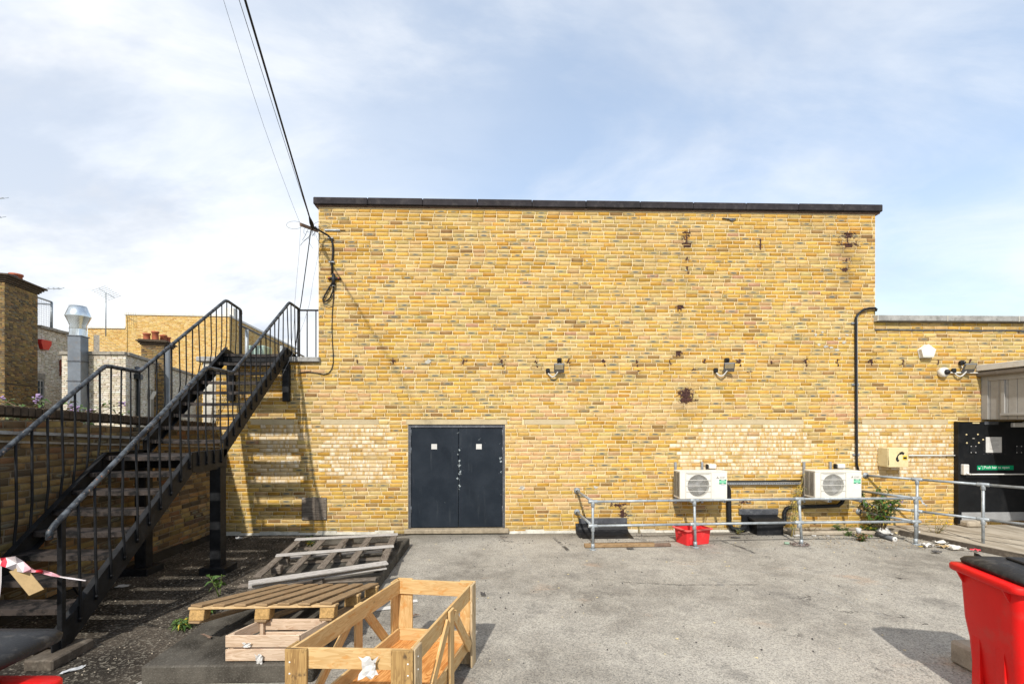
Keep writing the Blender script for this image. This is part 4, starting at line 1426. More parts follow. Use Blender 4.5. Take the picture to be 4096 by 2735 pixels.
# ------------------------------------------------------------------ black steel fire stairs
XR, XLs = -3.85, -4.95
stt = thing('steel_staircase', 'black steel fire stairs with railings climbing to the low roof', 'staircase', (-4.4, -4.4, 0))
SB = M['stair_black']
nos1 = lambda y: 1.655 + (y + 2.685) * (0.184 / 0.222)
nos2 = lambda y: 1.839 + (y + 1.98) * (0.184 / 0.2178)


def string(x, side, ya, yb, nos, zmin=None):
    b = MB()
    pts = [(ya, nos(ya) + 0.055), (yb, nos(yb) + 0.055), (yb, nos(yb) - 0.20), (ya, nos(ya) - 0.20)]
    if zmin is not None:
        pts = [(ya, nos(ya) + 0.055), (yb, nos(yb) + 0.055), (yb, nos(yb) - 0.20), (ya + (zmin - (nos(ya) - 0.20)) / 0.829, zmin), (ya, zmin)]
    b.prism(pts, (x - 0.006, 0, 0), (0, 1, 0), (0, 0, 1), 0.012)
    for dz in (0.05, -0.195):
        a0 = ya if (dz > 0 or zmin is None) else ya + (zmin - (nos(ya) - 0.20)) / 0.829 + 0.01
        b.bar((x - side * 0.03, a0, nos(a0) + dz), (x - side * 0.03, yb, nos(yb) + dz), 0.05, 0.01)
    b.build('string', SB, stt)


for x, sd in ((XR, 1), (XLs, -1)):
    string(x, sd, -4.50, -2.70, nos1, 0.10)
    b = MB()
    b.prism([(-2.71, 1.705), (-1.98, 1.705), (-1.98, 1.44), (-2.62, 1.44), (-2.71, 1.46)], (x - 0.006, 0, 0), (0, 1, 0), (0, 0, 1), 0.012)
    b.bar((x - sd * 0.03, -2.7, 1.70), (x - sd * 0.03, -1.98, 1.70), 0.05, 0.01)
    b.bar((x - sd * 0.03, -2.7, 1.446), (x - sd * 0.03, -1.98, 1.446), 0.05, 0.01)
    b.build('landing_beam', SB, stt)
    string(x, sd, -2.05, -0.16, nos2)
    b = MB()
    b.prism([(-0.16, 3.43), (0.30, 3.32), (0.30, 3.29), (-0.075, 3.29), (-0.075, 3.12), (-0.16, 3.17)], (x - 0.006, 0, 0), (0, 1, 0), (0, 0, 1), 0.012)
    b.build('top_plate', SB, stt)
    # landing post with its block
    ps = MB()
    ps.box((x + sd * 0.02, -2.10, 0.78), (0.012, 0.13, 1.36))
    ps.box((x - sd * 0.05, -2.165, 0.78), (0.13, 0.012, 1.36))
    ps.box((x - sd * 0.05, -2.035, 0.78), (0.13, 0.012, 1.36))
    ps.box((x - sd * 0.115, -2.10, 0.78), (0.012, 0.118, 1.36))
    po = ps.build('post', SB, stt)
    MB().box((x - sd * 0.04, -2.10, 0.05), (0.34, 0.32, 0.10), None, 0.01).build('base_block', SB, po)
    MB().box((x - sd * 0.05, -0.055, 2.80), (0.12, 0.085, 0.68), None, 0.006).build('wall_bracket', SB, stt)
    MB().box((x - sd * 0.05, -0.10, 3.20), (0.08, 0.16, 0.14), None, 0.006).build('bracket_seat', SB, stt)
    MB().box((x + sd * 0.0, -4.42, 0.048), (0.24, 0.40, 0.096), None, 0.012).build('foot_block', M['kerb_dark'], stt)


def tread(y, z, name='tread', dep=0.25):
    b = MB()
    n = 8
    xa, xb = XLs + 0.012, XR - 0.012
    sag = random.uniform(0.004, 0.016)
    tl = random.uniform(-0.004, 0.004)
    for i in range(n):
        ua, ub = xa + (xb - xa) * i / n, xa + (xb - xa) * (i + 1) / n
        za = z - sag * math.sin(math.pi * i / n) + tl
        zb = z - sag * math.sin(math.pi * (i + 1) / n) + tl
        b.face([(ua, y, za), (ub, y, zb), (ub, y + dep, zb), (ua, y + dep, za)], None, True)
        b.face([(ua, y, za - 0.05), (ub, y, zb - 0.05), (ub, y, zb), (ua, y, za)])
        b.face([(ua, y, za - 0.05), (ua, y + 0.02, za - 0.05), (ub, y + 0.02, zb - 0.05), (ub, y, zb - 0.05)])
        b.face([(ua, y + dep, za - 0.008), (ub, y + dep, zb - 0.008), (ub, y + 0.004, zb - 0.008), (ua, y + 0.004, za - 0.008)])
        b.face([(ua, y + dep, za), (ub, y + dep, zb), (ub, y + dep, zb - 0.035), (ua, y + dep, za - 0.035)])
    b.build(name, M['tread_worn'], stt)


for k in range(1, 9):
    z = 0.184 * k
    tread(-2.685 - (9 - k) * 0.222, z)
tread(-2.685, 1.655, 'landing_plate', 0.71)
for k in range(1, 9):
    tread(-1.98 + (k - 1) * 0.2178, 1.655 + 0.1838 * k)
tread(-0.24, 3.305, 'top_landing', 0.50)
b = MB()
b.span((XLs + .02, -0.22, 3.16), (XR - .02, -0.10, 3.28))
b.build('cross_beam', SB, stt)
b = MB()
b.span((XLs + .02, -2.05, 1.44), (XR - .02, -2.0, 1.64))
b.build('cross_beam', SB, stt)

railR = [(-4.52, 1.08), (-4.515, 1.14), (-4.47, 1.195), (-2.47, 2.765), (-2.42, 2.795), (-2.36, 2.80), (-1.86, 2.79), (-1.81, 2.81), (-0.10, 4.235), (-0.05, 4.268), (0.02, 4.272), (0.35, 4.25)]
railL = [(-4.56, 1.12), (-4.55, 1.18), (-4.50, 1.235), (-2.70, 2.755), (-2.65, 2.785), (-2.58, 2.79), (-2.14, 2.772), (-2.09, 2.795), (-0.18, 4.25), (-0.13, 4.28), (-0.06, 4.285), (0.30, 4.235), (0.345, 4.215), (0.355, 4.15)]


def rz(rail, y):
    for (a, za), (c3, zb) in zip(rail[2:], rail[3:]):
        if a <= y <= c3:
            return za + (zb - za) * (y - a) / (c3 - a)
    return rail[-1][1]


for x, rail in ((XR, railR), (XLs, railL)):
    MB().tube([(x, y, z) for y, z in rail], 0.026, 10).build('handrail', M['handrail_worn'], stt)
    out = 0.016 if x == XR else -0.016
    y = -4.25 if x == XR else -4.38
    while y < 0.26:
        if y < -2.70:
            zb = nos1(y) - 0.10
        elif y < -1.98:
            zb = 1.52
        elif y < -0.16:
            zb = nos2(y) - 0.10
        else:
            zb = 3.30
        zt = rz(rail, y) - 0.015
        r = 0.0125 if y < -2.7 else 0.0105
        kx, ky = random.gauss(0, 0.007), random.gauss(0, 0.007)
        MB().tube([(x + out, y, zb), (x + out, y + ky * 0.3, zb + 0.16), (x + kx, y + ky, zb + (zt - zb) * 0.35), (x + kx * .4, y + ky * .5, zb + (zt - zb) * 0.7), (x, y, zt)], r, 6).build('baluster', SB, stt)
        if y < -0.16:
            MB().lathe([(0.016, 0), (0.014, 0.012), (0, 0.016)], (x + out * 0.9, y, zb + 0.03), 8, (1 if x == XR else -1, 0, 0)).build('bolt', SB, stt)
        y += random.uniform(0.148, 0.160) if y > -2.7 else random.uniform(0.160, 0.170)
    for yy, zb in ((-4.41, 0.10), (0.34, 3.28)):
        zt = rz(rail, yy)
        MB().span((x - 0.022, yy - 0.022, zb), (x + 0.022, yy + 0.022, zt - 0.01), 0.004).build('newel', SB, stt)
# rail across to the tall wall
MB().span((XR + .02, 0.335, 4.215), (-3.335, 0.365, 4.245), 0.004).build('side_rail', SB, stt)
for x in (-3.693, -3.526):
    MB().cyl((x, 0.35, 3.27), (x, 0.35, 4.216), 0.011, seg=6).build('baluster', SB, stt)
# tubular rail on the low roof behind
rr = thing('roof_handrail', 'grey tube handrail on pale posts on the low roof', 'handrail', (-4.8, 0.4, 3.3))
k3 = crop(800, 1100, 1400, 1568)
pA2, pB2 = onY(*k3(412, 520), 0.40), onY(*k3(1085, 852), 3.2)
MB().cyl(pA2, pB2, 0.024, seg=8).build('rail', M['pipe_grey'], rr)
q1, q2 = onY(*k3(490, 570), 0.62), onY(*k3(852, 740), 1.7)
for q in (q1, q2):
    MB().cyl((q.x, q.y, 3.02), q, 0.035, seg=8).build('post', M['galvanised'], rr)
o = MB().span((-5.05, 0.75, 3.02), (-4.72, 1.1, 3.62), 0.02).build('roof_vent_box', M['tank_green'])
tag(o, 'small pale green vent box on the low roof behind the stairs', 'vent box')

# ------------------------------------------------------------------ galvanised guard rails
def flange(parent, p, n):
    MB().lathe([(0.0, 0.004), (0.058, 0.004), (0.058, 0.014), (0.034, 0.018), (0.032, 0.05), (0.026, 0.055)], p, 18, n).build('flange', M['galvanised'], parent)


def fitting(parent, p, d, ln=0.06, r=0.031):
    d = Vector(d).normalized()
    MB().tube([Vector(p) - d * ln, Vector(p) - d * (ln - .006), Vector(p) + d * (ln - .006), Vector(p) + d * ln], [r - .004, r, r, r - .004], 14).build('fitting', M['galvanised'], parent)


RT, RM = 0.785, 0.388
ra_ = thing('guard_rail', 'long low galvanised guard rail on four posts before the two condensers', 'railing', (4.3, -1.05, 0))
PA = [Vector((1.532, -1.145, 0)), Vector((3.24, -1.07, 0)), Vector((5.06, -0.995, 0)), Vector((7.09, -0.985, 0))]
ends = (Vector((1.468, -0.004, 0)), Vector((6.885, -0.004, 0)))
lean = [Vector((0, 0, 0)), Vector((0.02, 0, 0)), Vector((0.055, 0.01, 0)), Vector((0, 0, 0))]
for zz in (RT, RM):
    u = VZ * zz
    pl = [ends[0] + u, PA[0] + u]
    MB().tube([ends[0] + u, PA[0] + u], 0.0215, 12).build('rail', M['galvanised'], ra_)
    for i in range(3):
        MB().tube([PA[i] + u, PA[i + 1] + u + (Vector((0.09, 0, 0)) if i == 2 else Vector())], 0.0215, 12).build('rail', M['galvanised'], ra_)
    MB().tube([PA[3] + u, ends[1] + VZ * (zz - 0.02)], 0.0215, 12).build('rail', M['galvanised'], ra_)
    flange(ra_, ends[0] + u, (0, -1, 0))
    flange(ra_, ends[1] + VZ * (zz - .02), (0, -1, 0))
    for i in range(4):
        fitting(ra_, PA[i] + u, PA[min(i + 1, 3)] - PA[min(i, 2)], 0.075)
        fitting(ra_, PA[i] + u - VZ * 0.045, (0, 0, 1), 0.045)
    fitting(ra_, PA[0] + u + Vector((0, 0.05, 0)), (0, 1, 0), 0.05)
for i in range(4):
    MB().tube([PA[i] + lean[i] + VZ * 0.005, PA[i] + VZ * RT], 0.0215, 12).build('post', M['galvanised'], ra_)
    MB().lathe([(0.0, 0.012), (0.055, 0.012), (0.058, 0.006), (0.058, 0.0)], PA[i] + lean[i] + VZ * .004, 16).build('base_flange', M['galvanised'], ra_)
    MB().tube([PA[i] + lean[i] * .9 + VZ * .012, PA[i] + lean[i] * .8 + VZ * 0.10], 0.029, 12).build('base_socket', M['galvanised'], ra_)
rb_ = thing('guard_rail', 'taller galvanised guard rail beside the ramp to the black door', 'railing', (7.6, -1.0, 0))
w0 = Vector((7.02, -0.004, 0))
dB = Vector((0.565, -0.825, 0))
PB = [w0 + dB * 0.76, w0 + dB * 1.585, w0 + dB * 3.3]
for zz, st0 in ((1.06, 0), (0.495, 0)):
    u = VZ * zz
    prev = w0 + u
    for q in PB:
        MB().tube([prev, q + u], 0.0215, 12).build('rail', M['galvanised'], rb_)
        fitting(rb_, q + u, dB, 0.075)
        fitting(rb_, q + u - VZ * 0.045, (0, 0, 1), 0.045)
        prev = q + u
    flange(rb_, w0 + u, (0, -1, 0))
for q in PB:
    MB().tube([q + VZ * 0.0, q + VZ * 1.06], 0.0215, 12).build('post', M['galvanised'], rb_)


# ------------------------------------------------------------------ air-conditioning condensers
def condenser(x0, label):
    x1, ya, yb, z0, z1 = x0 + 0.86, -0.45, -0.155, 0.70, 1.185
    a = thing('condenser_unit', label, 'air conditioner', (x0 + 0.43, -0.3, z0), 'condensers on the wall')
    W_, I_ = M['ac_white'], M['ac_offwhite']
    cx, cz, cr = x0 + 0.335, (z0 + z1) / 2 - 0.005, 0.198
    # casing: front plate with the round fan mouth, then sides, top and bottom
    b = MB()
    n = 48
    y = ya
    fx0, fx1, fz0, fz1 = x0 + 0.004, x1 - 0.004, z0 + 0.004, z1 - 0.004
    ci, sq = [], []
    for k in range(n):
        t_ = 2 * math.pi * k / n
        dx, dz = math.cos(t_), math.sin(t_)
        ci.append(Vector((cx + cr * dx, y, cz + cr * dz)))
        s = 0.225 / max(abs(dx), abs(dz))
        sq.append(Vector((cx + s * dx, y, cz + s * dz)))
    for k in range(n):
        k2 = (k + 1) % n
        b.face([ci[k], sq[k], sq[k2], ci[k2]][::-1])
        q0, q1 = ci[k] + Vector((0, 0.06, 0)), ci[k2] + Vector((0, 0.06, 0))
        b.face([ci[k], ci[k2], q1, q0][::-1], None, True)
    s0, s1, r0, r1 = cx - .225, cx + .225, cz - .225, cz + .225
    for (p, q, r, s) in ((fx0, s0, fz0, fz1), (s1, fx1, fz0, fz1), (s0, s1, fz0, r0), (s0, s1, r1, fz1)):
        b.face([(p, y, r), (q, y, r), (q, y, s), (p, y, s)])
    ch = 0.006
    b.face([(x0, y + ch, z0), (x0, yb, z0), (x0, yb, z1), (x0, y + ch, z1)][::-1])
    b.face([(x1, y + ch, z0), (x1, yb, z0), (x1, yb, z1), (x1, y + ch, z1)])
    b.face([(x0, y + ch, z1), (x1, y + ch, z1), (x1, yb, z1), (x0, yb, z1)])
    b.face([(x0, y + ch, z0), (x1, y + ch, z0), (x1, yb, z0), (x0, yb, z0)][::-1])
    b.face([(x0, yb, z0), (x1, yb, z0), (x1, yb, z1), (x0, yb, z1)][::-1])
    for (p, q) in (((fx0, fz0), (fx1, fz0)), ((fx1, fz0), (fx1, fz1)), ((fx1, fz1), (fx0, fz1)), ((fx0, fz1), (fx0, fz0))):
        e = lambda v: (x0 if v[0] == fx0 else x1, y + ch, z0 if v[1] == fz0 else z1)
        b.face([(p[0], y, p[1]), (q[0], y, q[1]), e(q), e(p)][::-1])
    b.build('casing', W_, a)
    MB().span((x0 - 0.004, ya - 0.004, z1 - 0.012), (x1 + 0.004, yb + .004, z1 + 0.010), 0.005).build('top_cover', W_, a)
    MB().lathe([(cr - .001, 0), (cr - .001, 0.001), (0.0, 0.002)], (cx, ya + 0.075, cz), 40, (0, -1, 0)).build('cavity', M['ac_cavity'], a)
    fan = MB()
    for k in range(3):
        t0 = k * 2.094 + 0.4
        pts = []
        for s, rr_ in ((0, .05), (0.35, .17), (1.0, .18), (1.35, .06)):
            pts.append((cx + rr_ * math.cos(t0 + s), ya + 0.045 + 0.016 * s, cz + rr_ * math.sin(t0 + s)))
        fan.face(pts)
        fan.face(pts[::-1])
    fan.lathe([(0.055, 0), (0.05, 0.02), (0.0, 0.028)], (cx, ya + 0.058, cz), 18, (0, -1, 0))
    fan.build('fan', M['fan_grey'], a)
    gr = MB()
    for k in range(39):
        xx = cx - 0.195 + k * 0.39 / 38
        hh = math.sqrt(max(0, cr * cr - (xx - cx) ** 2))
        if hh > 0.02:
            gr.span((xx - 0.0011, ya - 0.007, cz - hh), (xx + 0.0011, ya - 0.003, cz + hh))
    gr.build('grille_wires', W_, a)
    for k in range(-1, 2):
        MB().span((cx - 0.222, ya - 0.013, cz + k * 0.1 - 0.0035), (cx + 0.222, ya - 0.008, cz + k * 0.1 + 0.0035)).build('grille_bar', W_, a)
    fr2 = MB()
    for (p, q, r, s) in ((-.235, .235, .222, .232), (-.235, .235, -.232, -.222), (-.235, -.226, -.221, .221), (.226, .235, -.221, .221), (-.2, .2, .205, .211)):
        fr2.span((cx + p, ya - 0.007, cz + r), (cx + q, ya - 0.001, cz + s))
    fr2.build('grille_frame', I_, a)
    # louvred left end
    lv = MB()
    for c_ in range(2):
        for k in range(21):
            zz = z0 + 0.04 + k * 0.0205
            yy = ya + 0.035 + c_ * 0.128
            lv.span((x0 - 0.0035, yy, zz), (x0 - 0.0015, yy + 0.112, zz + 0.010))
    lv.build('louvre_slots', M['ac_cavity'], a)
    MB().span((x1 + 0.001, ya + 0.10, z0 + 0.02), (x1 + 0.045, yb - 0.02, z0 + 0.24), 0.015).build('valve_cover', W_, a)
    # marks: emblem, maker's name, stickers
    lx, lz = x1 - 0.205, z1 - 0.105
    lg = MB()
    s = 0.022
    for ang in (90, 210, 330):
        d = Vector((math.cos(R(ang)), 0, math.sin(R(ang))))
        pr = Vector((-d.z, 0, d.x))
        o_ = Vector((lx + .03, ya - 0.0012, lz))
        lg.face([o_, o_ + d * s * .58 + pr * s * .34, o_ + d * s * 1.16, o_ + d * s * .58 - pr * s * .34])
        lg.face([o_, o_ + d * s * .58 - pr * s * .34, o_ + d * s * 1.16, o_ + d * s * .58 + pr * s * .34])
    lg.build('emblem', M['logo_red'], a)
    text('maker_name', 'MITSUBISHI', 0.0205, M['print_grey'], a, (lx + 0.066, ya - 0.0012, lz + 0.003), (1, 0, 0), (0, 0, 1), 0.0003)
    text('maker_name', 'ELECTRIC', 0.0205, M['print_grey'], a, (lx + 0.066, ya - 0.0012, lz - 0.015), (1, 0, 0), (0, 0, 1), 0.0003)

    def stick(nm, p, q, r, s_, mt, dy):
        MB().span((p, ya - 0.0012 - dy, r), (q, ya - 0.0004 - dy, s_)).build(nm, M[mt], a)

    sx = x1 - 0.148
    stick('sticker', sx, sx + 0.13, lz - 0.115, lz - 0.033, 'sticker_mint', 0)
    stick('sticker', sx, sx + 0.13, lz - 0.053, lz - 0.033, 'sticker_green', 0.001)
    stick('sticker', sx, sx + 0.13, lz - 0.115, lz - 0.096, 'sticker_green', 0.001)
    stick('print', sx + 0.035, sx + 0.1, lz - 0.048, lz - 0.039, 'print_white', 0.002)
    stick('print', sx + 0.045, sx + 0.08, lz - 0.110, lz - 0.101, 'print_white', 0.002)
    stick('sticker', sx - 0.055, sx - 0.005, lz - 0.085, lz - 0.035, 'print_white', 0)
    stick('sticker', sx + 0.02, sx + 0.11, lz - 0.205, lz - 0.13, 'print_white', 0)
    stick('print', sx + 0.02, sx + 0.11, lz - 0.140, lz - 0.133, 'sticker_blue', 0.001)
    # bracket: two uprights, two arms, isolator box on top
    for bx in (x0 + 0.06, x0 + 0.57):
        MB().span((bx, -0.045, 0.55), (bx + 0.042, -0.008, 1.325), 0.004).build('bracket_upright', M['strut_steel'], a)
    for bx in (x0 + 0.16, x0 + 0.74):
        MB().span((bx, -0.56, 0.645), (bx + 0.042, -0.046, 0.688), 0.004).build('bracket_arm', M['strut_steel'], a)
        MB().span((bx + 0.008, -0.5615, 0.653), (bx + 0.034, -0.5600, 0.680)).build('arm_end', M['ac_cavity'], a)
    MB().span((x0 + 0.70, -0.10, 1.20), (x0 + 0.84, -0.01, 1.285), 0.012).build('isolator', M['white_plastic'], a)
    MB().span((x0 + 0.665, -0.08, 1.20), (x0 + 0.69, -0.01, 1.285), 0.006).build('gland', M['black_plastic'], a)
    return a


condenser(3.25, 'left white wall-mounted condenser, above the red plastic box')
condenser(5.725, 'right white wall-mounted condenser, below the black conduit')
cb = crop(2900, 1850, 3550, 2349)
ct = MB()
ct.span((4.12, -0.075, 0.935), (5.72, -0.012, 0.94))
ct.span((4.12, -0.079, 0.90), (5.72, -0.075, 0.945))
co_ = thing('cable_tray', 'perforated steel cable tray between the two condensers', 'cable tray', (4.9, 0, 0.93))
ct.build('tray', M['strut_steel'], co_)
MB().tube([(4.1, -0.09, 0.985), (4.3, -0.06, 0.955), (4.8, -0.055, 0.958), (5.3, -0.05, 0.962), (5.72, -0.06, 0.97)], 0.016, 8).build('cable', M['cable_black'], co_)
MB().tube([(4.1, -0.05, 0.96), (4.5, -0.04, 0.962), (5.72, -0.04, 0.958)], 0.013, 8).build('cable', M['cable_black'], co_)
b = MB()
for k in range(34):
    b.span((4.2 + k * 0.044, -0.0802, 0.915), (4.2 + k * 0.044 + 0.02, -0.0792, 0.928))
b.build('slots', M['ac_cavity'], co_)
pt = MB()
px = 4.33
pt.tube([(4.12, -0.10, 0.90), (4.22, -0.085, 0.90), (4.29, -0.07, 0.87), (px, -0.065, 0.80), (px + .01, -0.06, 0.4), (px + .015, -0.06, 0.16), (px + .06, -0.08, 0.075), (px + .16, -0.12, 0.06), (px + .28, -0.10, 0.075), (px + .33, -0.05, 0.12)], 0.045, 10)
tag(pt.build('pipe_lagging', M['cable_black']), 'black lagged pipe dropping from the left condenser to the ground', 'pipe')
pt = MB()
pt.tube([(6.46, -0.16, 0.62), (6.47, -0.12, 0.56), (6.42, -0.09, 0.50), (6.2, -0.07, 0.485), (5.8, -0.06, 0.475), (5.58, -0.055, 0.475), (5.46, -0.055, 0.45), (5.41, -0.06, 0.38), (5.40, -0.07, 0.20), (5.36, -0.09, 0.14)], 0.036, 10)
tag(pt.build('pipe_lagging', M['cable_black']), 'black lagged pipe running under the right condenser', 'pipe')

# black roofing upstands against the wall
u1 = thing('roof_upstand', 'black bitumen upstand with lead flashing left of the red box', 'upstand', (1.95, -0.1, 0))
MB().span((1.505, -0.036, 0.170), (2.411, -0.006, 0.277), 0.004).build('flashing', M['lead'], u1)
MB().prism([(0, 0.172), (-0.05, 0.172), (-0.06, 0.11), (-0.085, 0.07), (-0.14, 0.04), (-0.30, 0.016), (-0.46, 0.005), (-0.46, 0.001), (0, 0.001)], (1.49, -0.006, 0.006), (0, 1, 0), (0, 0, 1), 0.92).build('apron', M['bitumen'], u1)
MB().prism([(0, 0.168), (-0.03, 0.12), (-0.10, 0.06), (-0.20, 0.03), (-0.40, 0.004), (0, 0.004)], (1.44, -0.006, 0.006), (0, 1, 0), (0, 0, 1), 0.055).build('fillet', M['bitumen'], u1)
u2 = thing('roof_upstand', 'black bitumen box upstand with lead flashing between the condensers', 'upstand', (4.95, -0.15, 0))
MB().span((4.55, -0.04, 0.326), (5.306, -0.006, 0.431), 0.004).build('flashing', M['lead'], u2)
MB().span((4.60, -0.05, 0.0), (5.29, -0.006, 0.325), 0.01).build('back', M['bitumen'], u2)
MB().prism([(-0.052, 0.30), (-0.33, 0.262), (-0.34, 0.23), (-0.052, 0.26)], (4.70, 0, 0), (0, 1, 0), (0, 0, 1), 0.57).build('cover', M['bitumen'], u2)
MB().prism([(-0.052, 0.258), (-0.30, 0.226), (-0.31, 0.002), (-0.052, 0.002)], (4.74, 0, 0), (0, 1, 0), (0, 0, 1), 0.49).build('box', M['bitumen'], u2)
o = MB().span((5.36, -0.36, 0.0), (7.0, -0.055, 0.075), 0.02).build('concrete_ledge', M['stone_block'])
tag(o, 'low rough concrete ledge at the wall foot below the right condenser', 'ledge')

# ------------------------------------------------------------------ wall fittings
cw = crop(3300, 1200, 4096, 1560)
# black conduit
vc = thing('conduit', 'tall dark cable conduit running up the wall to a hooked top', 'conduit', (6.85, 0, 1.2))
pts = [onY(*cw(x, y), -0.045) for x, y in ((262, 1335), (250, 1290), (248, 1200), (246, 900), (245, 600), (243, 300), (243, 140), (256, 112), (300, 76), (345, 64), (390, 63), (404, 72), (398, 86))]
MB().tube(pts, 0.020, 10).build('cable_bundle', M['cable_black'], vc)
MB().tube([p + Vector((0.026, 0.01, 0)) for p in pts[2:8]], 0.012, 8).build('steel_channel', M['galvanised'], vc)
for x, y in ((218, 181), (224, 661), (230, 1210)):
    q = onY(*cw(x, y), -0.02)
    MB().span((q.x - 0.03, -0.03, q.z - 0.018), (q.x + 0.10, -0.006, q.z + 0.018), 0.004).build('clip', M['strut_steel'], vc)

# ivory telephone box
tp = thing('telephone_box', 'ivory metal telephone cabinet with black handset symbol on the wall', 'phone box', (7.4, -0.12, 1.4))
xa, xb = 7.255, 7.255 + 0.385
za, zb = 1.235, 1.60
MB().span((xa, -0.245, za), (xb, -0.007, zb), 0.012).build('cabinet', M['ivory_box'], tp)
MB().span((xa + 0.004, -0.258, za + 0.004), (xb - 0.004, -0.247, zb - 0.006), 0.005).build('cabinet_door', M['ivory_box'], tp)
hs = MB()
hc = Vector((xa + 0.20, -0.2595, 1.45))
d = Vector((0.60, 0, 0.80))
n_ = Vector((0.80, 0, -0.60))
arc = []
for k in range(9):
    t_ = -1 + k / 4
    arc.append(hc + d * 0.085 * t_ + n_ * (0.035 * t_ * t_ - 0.02))
for k in range(8):
    wdt = 0.026 if k in (0, 1, 6, 7) else 0.014
    hs.bar(arc[k], arc[k + 1], 0.0015, wdt * 1.7, n_)
for t_ in (-1, 1):
    hs.box(hc + d * 0.082 * t_ + n_ * 0.030, (0.045, 0.0018, 0.05), (d, Vector((0, 1, 0)), n_))
hs.build('handset_symbol', M['black_plastic'], tp)
MB().span((xb - 0.115, -0.2605, 1.375), (xb - 0.03, -0.2585, 1.455)).build('sticker', M['sticker_yellow'], tp)
MB().span((xb - 0.105, -0.2620, 1.39), (xb - 0.04, -0.2608, 1.43)).build('sticker_print', M['black_plastic'], tp)
MB().cyl((xa + 0.006, -0.2565, za + 0.05), (xa + 0.006, -0.2565, zb - 0.05), 0.006, seg=6).build('hinge', M['ivory_box'], tp)

# white conduit from the phone box to the door
wc = thing('conduit', 'thin white conduit from the telephone cabinet towards the black door', 'conduit', (8, 0, 1.4))
q0, q1 = onY(*cw(655, 1217), -0.03), onY(*cw(1040, 1217), -0.03)
MB().tube([q0, q1], 0.013, 8).build('tube', M['white_plastic'], wc)
for x in (685, 905):
    q = onY(*cw(x, 1217), -0.03)
    MB().cyl(q - Vector((.012, 0, 0)), q + Vector((.012, 0, 0)), 0.02, seg=10).build('saddle', M['white_plastic'], wc)

# pentagonal siren box
ab = thing('siren_box', 'white pentagonal alarm siren box high on the right wall', 'alarm box', (8.1, -0.05, 3.2))
q = onY(*cw(818, 400), -0.10)
pent = [(0, 0.135), (0.145, 0.035), (0.095, -0.115), (-0.105, -0.115), (-0.145, 0.035)]
MB().prism(pent, (q.x, -0.02, q.z), (1, 0, 0), (0, 0, 1), 0.07).build('cover', M['white_plastic'], ab)
MB().prism([(a * 1.06, c_ * 1.06) for a, c_ in pent], (q.x, -0.007, q.z), (1, 0, 0), (0, 0, 1), 0.012).build('back_plate', M['white_plastic'], ab)
MB().span((q.x - 0.10, -0.093, q.z - 0.118), (q.x + 0.09, -0.0915, q.z - 0.088)).build('lower_strip', M['ac_offwhite'], ab)

# dome camera
dc = thing('dome_camera', 'white dome security camera with black eye beside the right floodlight', 'camera', (8.4, -0.05, 2.75))
q = onY(*cw(910, 568), 0)
MB().lathe([(0.085, 0.006), (0.095, 0.02), (0.095, 0.07), (0.075, 0.10), (0.0, 0.105)], (q.x, 0, q.z), 24, (0, -1, 0)).build('housing', M['white_plastic'], dc)
MB().lathe([(0.052, 0.10), (0.050, 0.125), (0.030, 0.150), (0.0, 0.157)], (q.x + 0.01, 0, q.z), 20, (0, -1, 0)).build('dome', M['dome_black'], dc)
q0 = onY(*cw(955, 568), -0.03)
q1 = onY(*cw(1278, 572), -0.03)
wc = thing('conduit', 'white conduit from the dome camera to the grey shed', 'conduit', q0)
MB().tube([(q.x + 0.1, -0.03, q.z - 0.004), q1], 0.014, 8).build('tube', M['white_plastic'], wc)
MB().tube([q1 + Vector((0.012, 0, 0.018)), q1 + Vector((0.012, 0, -0.06))], 0.02, 8).build('elbow', M['white_plastic'], wc)
sp = [onY(*cw(x, y), yy) for x, y, yy in ((1283, 588, -.03), (1286, 615, -.035), (1300, 640, -.05), (1330, 655, -.09), (1375, 660, -.16), (1440, 650, -.32))]
MB().tube(sp, 0.015, 8).build('flexible_tail', M['cable_black'], wc)


